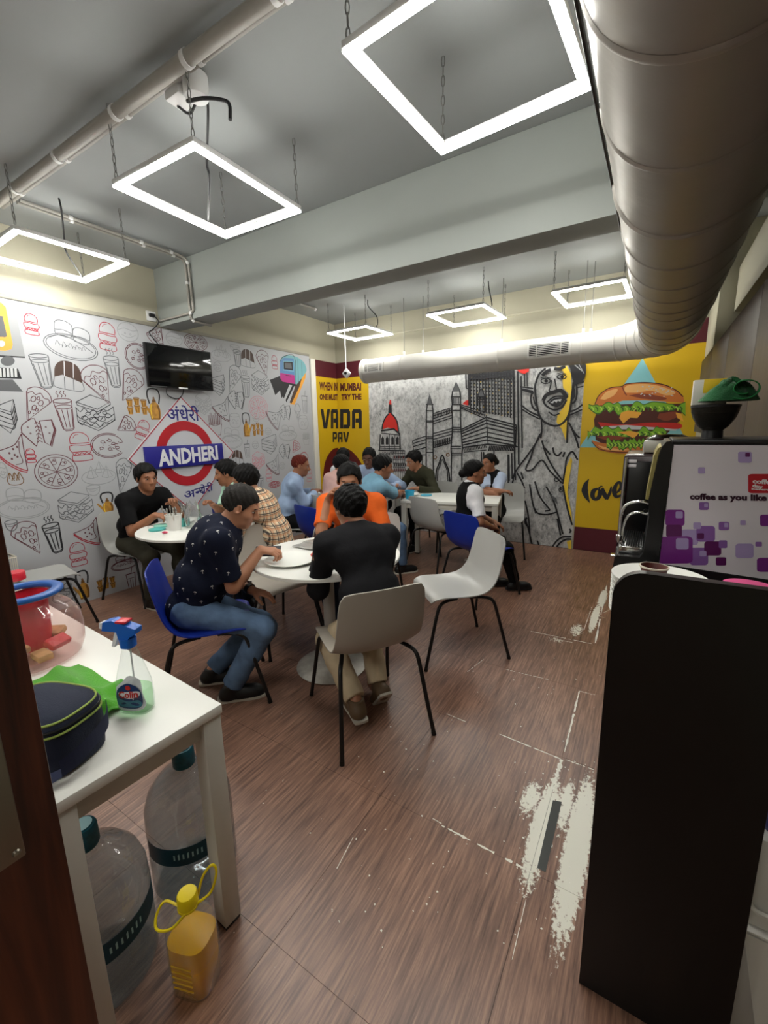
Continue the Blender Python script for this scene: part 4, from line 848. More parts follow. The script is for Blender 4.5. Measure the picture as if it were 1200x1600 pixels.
# ------------------------------------------------------------------ plastic shell chairs
plast = {'white': mat('plastic_white', (176, 176, 172), .28, bump=.02, bscale=300), 'grey': mat('plastic_grey', (166, 160, 150), .38, bump=.02, bscale=300), 'blue': mat('plastic_blue', (24, 46, 142), .32, bump=.02, bscale=300)}
legm = mat('black_tube', (16, 16, 17), .4)
shell_cache = {}
def chair_shell():
    prof = sm([(.232, .420), (.212, .443), (.15, .452), (.03, .443), (-.08, .440), (-.150, .456), (-.198, .504), (-.228, .57), (-.252, .68), (-.272, .80)], 4)
    n = len(prof); m = 13; T_ = np.zeros((n, m, 3)); B_ = np.zeros((n, m, 3))
    for i, (f, z) in enumerate(prof):
        t = i/(n-1)
        w = np.interp(t, [0, .08, .2, .45, .58, .68, .8, .93, .975, 1], [.182, .206, .220, .224, .224, .223, .22, .213, .205, .188])
        d = np.array(prof[min(i+1, n-1)])-np.array(prof[max(i-1, 0)]); d /= np.linalg.norm(d); nn = np.array([d[1], -d[0]])  # towards the sitter
        for j in range(m):
            u = (j/(m-1))*2-1
            edge = abs(u)**3
            lift = edge*np.interp(t, [0, .1, .35, .55, .75, 1], [.0, .004, .014, .030, .028, .02])
            ff, zz = f+nn[0]*lift, z+nn[1]*lift
            if t > .93: zz -= .012*abs(u)**6*(t-.93)/.07
            T_[i, j] = (ff, u*w, zz); B_[i, j] = (ff-nn[0]*.007, u*w, zz-nn[1]*.007)
    mb = MB(); mb.grid(T_); mb.grid(B_[:, ::-1])
    o = lambda i, j: i*m+j; b = lambda i, j: n*m+i*m+(m-1-j); f = []
    for i in range(n-1): f += [(o(i, 0), o(i+1, 0), b(i+1, 0), b(i, 0)), (o(i+1, m-1), o(i, m-1), b(i, m-1), b(i+1, m-1))]
    for j in range(m-1): f += [(o(0, j+1), o(0, j), b(0, j), b(0, j+1)), (o(n-1, j), o(n-1, j+1), b(n-1, j+1), b(n-1, j))]
    mb.f += f; mb.mi += [0]*len(f)
    return mb
def leg_mb(sf, sl):
    return MB().tube(sm([(sf*.045, sl*.145, .418), (sf*.13, sl*.175, .419), (sf*.175, sl*.195, .405), (sf*.20, sl*.205, .35), (sf*.245, sl*.222, .17), (sf*.285, sl*.238, .012)], 4), .0105, 10).tube([(sf*.282, sl*.237, .02), (sf*.286, sl*.239, 0)], [.012, .0125], 10)
protos = {}
def chair(color, x, y, deg, label, sc=1.0):
    g = {'white': 'white plastic shell chairs', 'grey': 'grey plastic shell chairs', 'blue': 'blue plastic shell chairs'}[color]
    if color not in protos:
        t = thing('shell_chair', label, 'chair', (x, y, 0), math.radians(deg), g)
        if 'me' not in shell_cache: s = chair_shell().build('seat_shell', plast[color], t, smooth=50); shell_cache['me'] = s.data
        else:
            me = shell_cache['me'].copy(); me.materials.clear(); me.materials.append(plast[color]); s = bpy.data.objects.new('seat_shell', me); COL.objects.link(s); s.parent = t
        for sf in (1, -1):
            for sl in (1, -1):
                k = ('leg', sf, sl)
                if k not in shell_cache: o = leg_mb(sf, sl).build('leg', legm, t); shell_cache[k] = o.data
                else: o = bpy.data.objects.new('leg', shell_cache[k]); COL.objects.link(o); o.parent = t
        fr = MB().tube([(.05, -.15, .416), (.05, .15, .416)], .0105, 10).tube([(-.05, -.15, .416), (-.05, .15, .416)], .0105, 10).tube([(-.06, -.1, .414), (.06, -.1, .414)], .008, 8).tube([(-.06, .1, .414), (.06, .1, .414)], .008, 8)
        fr.build('seat_frame', legm, t); protos[color] = t
    else:
        t = copy_tree(protos[color]); t.location = (x, y, 0); t.rotation_euler = (0, 0, math.radians(deg)); t['label'] = label
    t.scale = (sc, sc, sc)
    return t
chair('grey', -1.17, 1.68, 145, 'nearest grey plastic chair, the one under the man in the black T-shirt')
chair('white', -1.05, 2.57, 225, 'empty white plastic chair turned sideways on the open floor')
chair('blue', -2.06, 1.40, 52, 'bright blue plastic chair under the man in the navy polo shirt')
chair('grey', -2.25, 2.08, -12, 'empty grey plastic chair at the front round table, behind the navy polo man')
chair('white', -3.93, 2.05, 8, 'white plastic chair under the man in the black polo by the doodle wall')
chair('white', -3.96, 1.27, 82, 'white plastic chair behind the clear jar, only a leg showing', .95)
chair('white', -2.38, 2.42, 205, 'white plastic chair under the man in the plaid shirt')
chair('white', -1.86, 4.10, 71, 'empty white plastic chair pushed up to the white rectangular table')
chair('blue', -1.23, 3.58, 66, 'navy blue plastic chair under the woman with the white blouse', .98)
chair('white', -3.32, 3.42, 35, 'white plastic chair under the man in the light blue shirt by the mural wall')
chair('white', -1.86, 2.74, 288, 'white plastic chair under the man in the orange T-shirt')
chair('blue', -2.64, 3.20, 75, 'empty dark blue plastic chair behind the man in orange')
chair('white', -3.09, 3.80, 76, 'white plastic chair behind the man in the pink shirt')
chair('blue', -3.58, 2.98, 100, 'dark blue plastic chair against the doodle wall behind the plaid shirt man')
chair('white', -2.30, 4.88, 262, 'white plastic chair under the man in the olive sweater')
chair('white', -1.42, 5.0, 285, 'white plastic chair under the woman with arms crossed by the grey mural')
# ------------------------------------------------------------------ tables
lam = mat('white_laminate', (232, 232, 226), .32); edgew = mat('table_edge', (206, 200, 184), .45); tleg = mat('white_steel', (200, 197, 188), .4)
def round_table(x, y, r, label):
    t = thing('round_table', label, 'table', (x, y, 0), 0, 'round pedestal tables')
    MB().lathe([(0, .722), (r-.012, .722), (r, .727), (r, .742), (r-.003, .745), (0, .745)], 64).build('tabletop', lam, t)
    MB().lathe([(.0, .715), (.16, .715), (.16, .722), (0, .722)], 28).lathe([(.036, .03), (.036, .715)], 24).build('pedestal', mat('grey_steel', (168, 166, 160), .4, metal=.3), t)
    MB().lathe([(0, 0), (.22, 0), (.225, .006), (.20, .02), (.06, .034), (.036, .04)], 48).build('base', mat('grey_base', (158, 154, 146), .4, metal=.3, noise=.15, nscale=25), t)
    return t
round_table(-3.09, 2.08, .45, 'round white pedestal table by the doodle wall with a bucket of spoons')
round_table(-1.64, 1.96, .45, 'front round white pedestal table between the navy polo and black T-shirt men')
def rect_table(x, y, deg, w, d, label, ht=.745, lw=.055):
    t = thing('work_table', label, 'table', (x, y, 0), math.radians(deg))
    MB().box((-w/2, -d/2, ht-.028), (w/2, d/2, ht), .002).build('tabletop', lam, t)
    for sx in (-1, 1):
        for sy in (-1, 1):
            x0, y0 = sx*(w/2-lw/2-.004), sy*(d/2-lw/2-.004)
            o = MB().box((x0-lw/2, y0-lw/2, .012), (x0+lw/2, y0+lw/2, ht-.028), .002).build('leg', tleg, t)
            MB().box((x0-lw/2+.002, y0-lw/2+.002, 0), (x0+lw/2-.002, y0+lw/2-.002, .012), .001).build('foot_cap', mat('black_foot', (18, 18, 18), .5), o)
    for sy in (-1, 1): MB().box((-w/2+lw, sy*(d/2-.034)-.012, ht-.085), (w/2-lw, sy*(d/2-.034)+.012, ht-.028), .002).build('rail', tleg, t)
    for sx in (-1, 1): MB().box((sx*(w/2-.034)-.012, -d/2+lw, ht-.085), (sx*(w/2-.034)+.012, d/2-lw, ht-.028), .002).build('rail', tleg, t)
    return t
rect_table(-1.79, 4.30, 13, 1.0, .62, 'long white rectangular table where the two women sit')
rect_table(-3.05, 4.28, 13, .95, .55, 'white rectangular table hidden behind the men near the yellow corner')
side = rect_table(-2.179, .523, -3, 2.4, .42, 'white laminate side table in the left foreground holding the jar and spray bottle')
# ------------------------------------------------------------------ pantry on the right
blk = mat('black_gloss_laminate', (12, 12, 13), .28, spec=.45, noise=.1, nscale=4); blkm = mat('black_plastic', (17, 17, 19), .35)
chrome = mat('chrome', (205, 205, 205), .15, metal=1.0)
ep = thing('end_panel', 'tall black end panel with a rounded top corner in the right foreground', 'panel', (0, 1.036, 0))
pts = [(-.047, 0), (.262, 0), (.262, 1.182), (.03, 1.182)]+[(.012+.059*math.cos(a)*1-.0, 1.122+.06*math.sin(a)) for a in np.linspace(PI/2, PI, 9)]
MB().prism(pts, 0, .022, fn=lambda x, z, y: (x, y, z)).build('panel_board', blk, ep, smooth=30)
eb = MB(); oc = [(-.0475, 0)]+[(-.0475, 1.122)]+[(.012+.0597*math.cos(a), 1.122+.0607*math.sin(a)) for a in np.linspace(PI, PI/2, 9)]+[(.262, 1.1827)]
for i in range(len(oc)-1):
    a, b = oc[i], oc[i+1]; eb.add([(a[0], -.0006, a[1]), (b[0], -.0006, b[1]), (b[0], .0226, b[1]), (a[0], .0226, a[1])], [(0, 1, 2, 3)])
eb.build('edge_band', mat('edge_band', (46, 40, 38), .3), ep, smooth=30)
ct = thing('pantry_counter', 'black pantry counter with a stone top behind the end panel', 'counter', (0, 0, 0))
MB().box((.0, 1.32, 0), (XR-.002, 4.6, .94), .003).build('cabinet_body', blk, ct)
MB().box((-.02, 1.06, .94), (XR-.002, 4.62, .978), .004).build('worktop', mat('black_granite', (20, 20, 22), .2, noise=.3, nscale=150), ct)
for k in range(6): MB().box((-.014, 1.325+.545*k, .10), (-.001, 1.865+.545*k, .93), .003).build('door', blk, ct)
# white coffee machine, printed side towards us
ym = 1.50
cmw = mat('machine_white', (218, 214, 220), .4)
mc = thing('coffee_machine', 'white coffee machine with purple squares and a black front', 'coffee machine', (0, ym, .978))
z0 = .978
MB().prism([(.048, .10), (.60, .085), (.60, .455), (.053, .457)], 0, .30, fn=lambda x, z, y: (x, y, z)).build('side_panel', cmw, mc, smooth=None)
fp = [(-.075, .0), (.60, -.0), (.60, .083), (.0465, .098), (.0515, .459), (.045, .468), (.034, .466), (.025, .452), (.019, .425), (.0045, .29), (.010, .245), (.007, .18), (.004, .128), (-.004, .112), (-.066, .110), (-.072, .104), (-.075, .06)]
MB().prism(fp, -.004, .31, fn=lambda x, z, y: (x, y, z)).build('front_housing', blkm, mc, smooth=35)
MB().box((.048, 0, .4585), (.60, .30, .472), .004).build('top_plate', blkm, mc)
MB().prism([(.024, .452), (.018, .425), (.004, .29), (-.004, .292), (.008, .425), (.016, .446)], .02, .28, fn=lambda x, z, y: (x, y, z)).build('display_strip', mat('olive_panel', (150, 140, 84), .35, noise=.3, nscale=30), mc, smooth=30)
MB().tube([(-.0, -.006, .26), (.0, -.002, .26)], .006, 12).build('screw_cap', blk, mc)
for zz, ln in ((.235, .045), (.27, .055)):
    MB().tube(sm([(.008, .08, zz), (-.02, .08, zz+.004), (-ln, .08, zz-.01), (-ln-.012, .08, zz-.05), (-ln-.012, .08, zz-.11)], 5), .005, 10).build('spout', chrome, mc)
    MB().lathe([(0, -.13), (.009, -.13), (.010, -.112), (.004, -.108), (0, -.108)], 14, (-ln-.012, .08, zz)).build('spout_tip', chrome, mc)
dt = MB().box((-.064, .03, .1105), (.002, .27, .135), .004).build('drip_tray', chrome, mc)
for k in range(9): MB().box((-.059+.0068*k, .04, .135), (-.056+.0068*k, .26, .138), 0).build('tray_slat', blk, dt, smooth=None)
# printed squares on the machine side
def c5p(x, y): p = on_y(860+x/3.529, 520+y/3.529, ym); return np.array([p[0], p[2]-z0])
SQ = {'d': mat('print_purple', (118, 38, 132), .4), 'm': mat('print_violet', (134, 92, 164), .4), 'l': mat('print_lilac', (170, 152, 200), .4), 'k': mat('print_plum', (88, 14, 86), .4), 'r': mat('print_red', (186, 24, 40), .4), 'w': cmw}
SK = list(SQ); lv = [0]
def rsq(x0, y0, x1, y1, c, r=.18):
    lv[0] += 1; q = []
    for (cx, cy, a0) in ((x1-r*(x1-x0), y0+r*(y1-y0), -90), (x1-r*(x1-x0), y1-r*(y1-y0), 0), (x0+r*(x1-x0), y1-r*(y1-y0), 90), (x0+r*(x1-x0), y0+r*(y1-y0), 180)):
        for a in np.linspace(a0, a0+90, 5): q.append((cx+r*(x1-x0)*math.cos(math.radians(a)), cy+r*(y1-y0)*math.sin(math.radians(a))))
    P3 = [c5p(*p) for p in q]; x_min = .0485
    MB().poly([(max(p[0], x_min), -.0002-.00004*lv[0], min(max(p[1], .093), .45)) for p in P3]).build('printed_square' if c != 'r' else 'logo_patch', SQ[c], mc, smooth=None)
for a in ((720, 1085, 815, 1170, 'l'), (768, 1185, 870, 1282, 'm'), (805, 1065, 908, 1152, 'm'), (634, 975, 740, 1066, 'd'), (638, 1058, 726, 1128, 'k'), (560, 1122, 785, 1272, 'd', .14), (848, 1150, 942, 1228, 'k'), (928, 1144, 975, 1187, 'm'), (692, 1132, 762, 1194, 'l'),
          (690, 985, 730, 1022, 'l'), (822, 1202, 860, 1232, 'l'), (810, 1105, 847, 1136, 'k'), (788, 1045, 830, 1082, 'l'), (820, 933, 873, 977, 'm'), (848, 940, 868, 962, 'l'), (928, 1042, 985, 1088, 'm'), (958, 1048, 980, 1072, 'l'), (1046, 1034, 1077, 1060, 'l'),
          (1020, 1162, 1120, 1242, 'l'), (1130, 1152, 1166, 1178, 'm'), (912, 1237, 969, 1283, 'k'), (1138, 1240, 1260, 1318, 'd'), (1155, 1002, 1250, 1066, 'd'), (1034, 655, 1110, 716, 'l'), (1074, 662, 1100, 684, 'k'), (814, 742, 852, 776, 'l'), (1090, 778, 1330, 884, 'r', .1)): rsq(*a)
def m3(a, z, hh): return (a, -hh, z)
plum = mat('print_dark', (48, 8, 36), .4)
def m_text(b, x0, y0, x1, y1, m, w): flat_text(b, [c5p(x0, y1), c5p(x1, y1+8), c5p(x1, y0+8), c5p(x0, y0)], m, m3, 'lettering', mc, w, .0024)
m_text('coffee as you like it', 768, 884, 1250, 930, plum, .05)
wl = mat('print_white', (236, 232, 232), .4)
m_text('coffee', 1114, 804, 1238, 830, wl, .05); m_text('day', 1112, 832, 1172, 856, wl, .05); m_text('beverages', 1108, 854, 1258, 868, wl, .05)
# second, dark coffee machine behind it
m2 = thing('coffee_machine', 'dark tall coffee machine with chrome rail behind the white machine', 'coffee machine', (-.09, 1.93, .978))
MB().box((0.0, 0, 0), (.40, .34, .40), .012).build('machine_body', mat('dark_maroon', (30, 10, 14), .25), m2)
MB().box((.02, -.004, .10), (.10, .0, .375), .003).build('front_panel', blkm, m2)
MB().tube([(.008, -.012, .05), (.010, -.012, .39)], .006, 10).build('rail', chrome, m2)
MB().box((.0, -.03, -.0), (.11, .02, .03), .006).build('drip_shelf', blkm, m2)
MB().box((-.015, -.06, -.001), (.06, -.02, .006), .002).build('foot_rail', chrome, m2)
for k in range(2): MB().box((.018, -.0055, .37-.018*k), (.045, -.004, .382-.018*k), .001).build('label_strip', cmw, m2)
# bean hopper with a folded green cloth and a box
hp = thing('bean_hopper', 'dark glass bean hopper bowl on top of the white coffee machine', 'hopper', (.152, 1.66, 1.45)); hp.scale = (.77, .77, .77)
glassd = mat('smoked_glass', (92, 88, 80), .08, trans=.85, ior=1.2); beans = mat('coffee_beans', (34, 24, 18), .5, bump=.6, bscale=220)
MB().lathe([(.03, 0), (.034, .03), (.05, .045), (.068, .075), (.076, .10), (.078, .118), (.075, .118), (.073, .10), (.065, .077), (.047, .048), (.03, .036)], 36, cap=False).build('bowl', glassd, hp)
MB().lathe([(0, .03), (.028, .03), (.046, .05), (.063, .078), (.069, .095), (0, .10)], 30).build('coffee_beans', beans, hp)
MB().lathe([(0, 0), (.036, 0), (.034, .028), (0, .03)], 24).build('neck', blkm, hp); MB().lathe([(0, .118), (.08, .118), (.08, .126), (0, .13)], 36).build('lid', blkm, hp)
def cloth(name, label, m, loc, fn, nu, nv, th=.004, cat='cloth'):
    T_ = np.array([[fn(i/(nu-1), j/(nv-1)) for j in range(nv)] for i in range(nu)], float)
    du = np.gradient(T_, axis=0); dv = np.gradient(T_, axis=1); N_ = np.cross(du, dv); N_ /= np.linalg.norm(N_, axis=2, keepdims=True)+1e-9
    B_ = T_-N_*th; mb = MB(); mb.grid(T_); mb.grid(B_[:, ::-1]); n, mm = nu, nv
    o = lambda i, j: i*mm+j; b = lambda i, j: n*mm+i*mm+(mm-1-j); f = []
    for i in range(n-1): f += [(o(i, 0), o(i+1, 0), b(i+1, 0), b(i, 0)), (o(i+1, mm-1), o(i, mm-1), b(i, mm-1), b(i+1, mm-1))]
    for j in range(mm-1): f += [(o(0, j+1), o(0, j), b(0, j), b(0, j+1)), (o(n-1, j), o(n-1, j+1), b(n-1, j+1), b(n-1, j))]
    mb.f += f; mb.mi += [0]*len(f)
    ob = mb.build(name, m, smooth=60); ob.location = loc; tag(ob, label, cat); return ob
gcl = mat('green_cloth_dark', (18, 92, 46), .9, bump=.3, bscale=260, sheen=.3)
def cl1(u, v):   # bunched cloth: a lumpy mound with a rolled edge
    a = u*2*PI; r = v*(1+.16*math.sin(2*a+.6)+.06*math.sin(5*a)); lump = (1-v**2.2)*(.052+.010*math.sin(3*a+1)+.006*math.sin(7*a+9*v))
    return (.062*r*math.cos(a)+.004, .050*r*math.sin(a), .004+max(0, lump)+.004*math.sin(4*a)*v*(1-v)*4)
gc = cloth('microfibre_cloth', 'dark green cloth bunched up on top of the bean hopper', gcl, (.172, 1.635, 1.552), cl1, 40, 14)
fold_ = MB(); q_ = []
for i in range(26):
    t_ = i/25; a_ = -2.2+7.4*t_; rr_ = .030-.016*t_; q_.append((.034+rr_*1.3*math.cos(a_), -.046, .036+rr_*math.sin(a_)))
for i in range(25):
    a_, b_ = np.array(q_[i]), np.array(q_[i+1]); w_ = np.array([.004, .052, .006])
    fold_.add([a_, b_, b_+w_, a_+w_], [(0, 1, 2, 3)]); fold_.tube([a_, b_], .0018, 5)
fold_.build('rolled_hem', mat('green_cloth_hem', (26, 112, 56), .9), gc, smooth=60)
yb = thing('carton', 'small yellow and white carton lying on the bean hopper lid', 'carton', (.138, 1.668, 1.549))
MB().box((-.045, 0, 0), (.04, .035, .075), .002).build('carton_body', mat('carton_white', (226, 224, 214), .5), yb); MB().box((-.02, -.0008, .035), (.0405, .0358, .0756), .0005).build('yellow_band', mat('carton_yellow', (236, 200, 30), .5), yb)
clear = mat('clear_plastic', (238, 242, 242), .06, trans=1.0, ior=1.3)
gj = thing('clear_container', 'clear plastic food container on the dark coffee machine', 'container', (.02, 2.0, 1.381))
MB().box((-.05, 0, 0), (.085, .13, .05), .01).build('tub', mat('frosted_plastic', (214, 214, 206), .25, trans=.6), gj); MB().lathe([(.0, .05), (.07, .05), (.075, .058), (.05, .07), (0, .072)], 28, (.03, .06, 0)).build('lid', clear, gj)
# upper cabinets
wood = mat('grey_wood_laminate', (80, 69, 61), .45, noise=.22, nscale=12, stretch=(6, 6, .4)); gap = mat('cabinet_gap', (30, 26, 24), .8)
y = .55
for k in range(5):
    lb = ['nearest wood grain wall cabinet above the coffee machines, at the right edge', 'wood grain wall cabinet above the white coffee machine', 'wood grain wall cabinet above the dark coffee machine', 'wood grain wall cabinet second from the far end', 'farthest wood grain wall cabinet beside the burger mural'][k]
    t = thing('wall_cabinet', lb, 'cabinet', (.30, y, 1.412), 0, 'wood grain wall cabinets'); w = .83
    MB().box((.018, 0, 0), (XR-.302, w, .59), .002).build('cabinet_body', gap, t)
    MB().box((0, .004, .002), (.017, w-.006, .588), .002).build('door', wood, t); y += w
# plates and cup behind the end panel
pl = mat('paper_plate', (226, 226, 220), .6)
for k in range(9):
    o = MB().lathe([(0, .0), (.075, .0), (.108, .018), (.112, .019), (.112, .021), (.106, .0205), (.074, .003), (0, .003)], 40).build('paper_plate', pl)
    o.location = (.045, 1.30, .979+.0125*k); tag(o, 'white paper plate in the stack behind the black end panel' if k < 8 else 'topmost white paper plate of the stack behind the black end panel', 'plate', 'stack of paper plates on the pantry counter')
cup = thing('paper_cup', 'brown striped paper cup standing on the stacked plates', 'cup', (.03, 1.25, .979+.0125*8+.003))
MB().lathe([(.022, 0), (.03, .055), (.032, .056), (.030, .058), (.028, .054), (.021, .003), (0, .003)], 28).build('cup_body', mat('cup_brown', (92, 44, 38), .5), cup); MB().lathe([(.0302, .054), (.033, .056), (.033, .059), (.0302, .0595)], 28, cap=False).build('rim', mat('cup_rim', (226, 216, 196), .5), cup)
pk = thing('pink_lid', 'pink plastic lid lying on the pantry counter', 'lid', (.215, 1.22, .979)); MB().lathe([(0, 0), (.05, 0), (.052, .10), (.05, .152), (0, .155)], 28).build('tub_body', mat('pink_plastic', (232, 90, 150), .4), pk)
pk['label'] = 'pink plastic tub behind the end panel at the right edge'; pk['category'] = 'tub'; pk.name = 'plastic_tub'
# pale plastic boxes and a blue bag right of the end panel
bx = mat('pale_plastic', (178, 174, 168), .4); bw = mat('pale_plastic_light', (206, 204, 198), .4)
b1 = thing('storage_box', 'lower pale grey plastic storage box right of the black end panel', 'box', (.264, 1.075, 0))
MB().box((0, .01, 0), (.33, .22, .365), .006).build('box_body', bx, b1); MB().prism([(.004, .362), (.05, .12), (.06, .02), (.32, .02), (.32, .362)], 0, .009, fn=lambda a, z, y: (a, y, z)).build('front_flap', bw, b1)
MB().box((-.002, .0, .365), (.332, .222, .372), .002).build('box_lid', bw, b1)
b2 = thing('storage_box', 'upper pale grey plastic storage box stacked right of the black end panel', 'box', (.268, 1.09, .373))
MB().box((0, 0, 0), (.32, .19, .23), .008).build('box_body', bw, b2); MB().tube(sm([(.0, -.004, .07), (.012, -.010, .055), (.04, -.010, .05)], 4), .006, 8).build('catch', bw, b2)
b3 = MB().box((.272, 1.09, .605), (.58, 1.27, .88), .03, seg=4).build('rubbish_bag', mat('blue_bag', (24, 40, 110), .35, bump=.4, bscale=30)); tag(b3, 'blue plastic bag on the pale boxes at the right edge', 'bag')
# ------------------------------------------------------------------ door in the left foreground
doorw = bpy.data.materials.new('door_veneer'); doorw.use_nodes = True
def _dw():
    nt = doorw.node_tree; b = nt.nodes['Principled BSDF']; N = nt.nodes.new; L = nt.links.new
    tc = N('ShaderNodeTexCoord'); mp = N('ShaderNodeMapping'); mp.inputs['Scale'].default_value = (9, 9, .8); L(tc.outputs['Object'], mp.inputs[0])
    n = N('ShaderNodeTexNoise'); n.inputs['Scale'].default_value = 3; n.inputs['Detail'].default_value = 7; n.inputs['Distortion'].default_value = 1.2; L(mp.outputs[0], n.inputs[0])
    r = N('ShaderNodeValToRGB'); e = r.color_ramp.elements; e[0].position = .32; e[0].color = rgb(44, 18, 12); e[1].position = .72; e[1].color = rgb(118, 60, 38); x = e.new(.52); x.color = rgb(88, 41, 26)
    L(n.outputs[0], r.inputs[0]); L(r.outputs[0], b.inputs['Base Color']); b.inputs['Roughness'].default_value = .35
_dw()
XD, YD = -.52, .145
MB().box((XD-.10, -.86, 0), (XD+.03, -.78, 2.1), .003).build('trim_6', doorw, kind='structure')
dr = MB().box((XD-.036, -.775, .01), (XD, YD, 1.98), .002).build('door_1', doorw, kind='structure')
brass = mat('brushed_steel', (150, 142, 130), .38, metal=.85)
lp = MB().box((XD, -.12, 1.072), (XD+.004, .112, 1.235), .0015).build('lock_plate', brass, dr)
MB().tube([(XD+.004, .082, 1.125), (XD+.012, .082, 1.125)], .012, 24).build('key_cylinder', brass, lp); MB().box((XD+.012, .080, 1.117), (XD+.0125, .084, 1.133), 0).build('keyhole', legm, lp, smooth=None)
for y, z in ((.105, 1.081), (.105, 1.226), (.055, 1.081)): MB().lathe([(0, 0), (.004, 0), (.003, .002), (0, .0025)], 12).build('screw', brass, lp, loc=(XD+.004, y, z)).rotation_euler = (0, PI/2, 0)
MB().tube(sm([(XD+.006, .06, 1.175), (XD+.04, .06, 1.175), (XD+.05, .04, 1.175), (XD+.05, -.06, 1.17)], 5), .009, 14).build('door_handle', brass, dr)
# ------------------------------------------------------------------ things on the side table
zt = .745
bluep = mat('blue_plastic', (38, 92, 168), .35); redp = mat('red_plastic', (206, 40, 58), .35)
def glassy(name, col, ior=1.12, rough=.04): return mat(name, col, rough, trans=1.0, ior=ior)
pet = thin('pet_clear', (252, 254, 254), (232, 238, 238), .08, .04, .30); petp = thin('pet_pinkish', (248, 236, 234), (226, 196, 192), .08, .10, .65)
jr = thing('storage_jar', 'big clear plastic jar with a blue rim and red things inside', 'jar', (-1.74, .50, zt))
MB().lathe([(0, .004), (.12, .002), (.14, .012), (.152, .045), (.155, .10), (.148, .15), (.125, .185), (.100, .205), (.096, .215), (.096, .232)], 56, cap=False).build('jar_body', petp, jr, smooth=80)
MB().lathe([(.080, .232), (.108, .232), (.113, .236), (.113, .244), (.108, .248), (.084, .248), (.080, .244), (.078, .236), (.080, .232)], 56, cap=False).build('rim', bluep, jr, smooth=60)
MB().lathe([(0, .03), (.05, .03), (.056, .20), (.062, .225), (.058, .226), (.052, .2), (.046, .04), (0, .035)], 32, (-.03, .02, 0)).build('red_beaker', redp, jr)
rp = mat('red_wrapper', (198, 52, 62), .35, bump=.5, bscale=40); bisc = mat('rusk', (206, 170, 124), .8, noise=.15, nscale=40)
for k in range(7):
    a = k*.9; r = .075; p = MB().box((-.035, -.022, -.012), (.035, .022, .012), .006)
    R_ = Matrix.Rotation(a*2.1, 3, 'Z') @ Matrix.Rotation(.5*math.sin(k*2), 3, 'X'); p.v = [tuple(R_ @ Vector(v)+Vector((r*math.cos(a)+.0, r*math.sin(a), .035+.016*(k % 4)))) for v in p.v]
    p.build('wrapped_packet' if k % 2 else 'rusk', rp if k % 2 else bisc, jr)

t = thing('bottle_cap', 'red screw lid standing behind the blue rimmed jar', 'lid', (-2.14, .50, zt))
MB().lathe([(0, 0), (.052, 0), (.054, .003), (.054, .045), (.05, .05), (0, .05)], 32).build('lid_body', redp, t)
t.location = (-2.36, .665, zt+.173*.72); t.scale = (.72, .72, .72)
t['label'] = 'red lidded clear canister standing behind the blue rimmed jar'; t['category'] = 'canister'; t.name = 'canister'
MB().lathe([(0, -.172), (.05, -.172), (.056, -.16), (.056, -.03), (.048, -.002)], 32, cap=False).build('canister_body', pet, t)
# clear plastic bag and black bag with a wire basket at the far left end
ckl = mat('crinkled_film', (236, 238, 238), .12, trans=.92, ior=1.2, bump=.7, bscale=18)
def bagfn(u, v):
    a = u*2*PI; r = .10*(1-.45*v**2)*(1+.10*math.sin(3*a+4*v)+.06*math.sin(7*a-6*v)); return (r*1.15*math.cos(a), r*.8*math.sin(a), .006+.20*v+.015*math.sin(5*a)*v)
cloth('plastic_bag', 'crinkled clear plastic bag behind the blue rimmed jar', ckl, (-2.62, .64, zt), bagfn, 34, 12, .001, 'bag')
basket = thing('wire_basket', 'white wire basket at the far left end of the side table', 'basket', (-2.96, .72, zt))
wm = mat('white_wire', (214, 206, 190), .4)
for z in (.01, .12):
    MB().tube([(-.12, -.10, z), (.12, -.10, z), (.12, .10, z), (-.12, .10, z)], .005, 8, closed=True).build('wire_hoop', wm, basket)
mb = MB()
for k in range(9):
    x = -.12+.03*k; mb.tube([(x, -.10, .01), (x, -.10, .12)], .0022, 5).tube([(x, .10, .01), (x, .10, .12)], .0022, 5)
for k in range(7):
    y = -.10+.0333*k; mb.tube([(.12, y, .01), (.12, y, .12)], .0022, 5).tube([(-.12, y, .01), (-.12, y, .12)], .0022, 5).tube([(-.12, y, .01), (.12, y, .01)], .0022, 5)
mb.build('wire_grid', wm, basket)
def bbfn(u, v):
    a = u*2*PI; r = .115*math.sin(PI*(.08+.9*v))**.6*(1+.08*math.sin(3*a+2*v)+.05*math.sin(6*a+5*v)); return (r*math.cos(a), r*.85*math.sin(a), .014+.25*v)
cloth('rubbish_bag', 'black plastic bag standing in the wire basket at the left edge', mat('black_film', (18, 18, 20), .25, bump=.6, bscale=16), (-2.96, .72, zt), bbfn, 36, 16, .002, 'bag')
# green cloth lying on the table
grn = mat('green_cloth_bright', (74, 158, 22), .9, bump=.35, bscale=240, sheen=.3)
def cl2(u, v):
    x = -.19+.37*u; y = -.10+.20*v*(1-.25*u)+.05*u
    z = .006+.028*math.exp(-((u-.62-.15*v)/.10)**2)*(.4+.6*v)+.022*math.exp(-((v-.7+.2*u)/.12)**2)+.004*math.sin(12*u+5*v)
    if u > .93: z *= .5
    return (x, y, z+.002)
cloth('microfibre_cloth', 'bright green cloth spread on the side table between jar and lunch bag', grn, (-1.37, .46, zt), cl2, 40, 24)
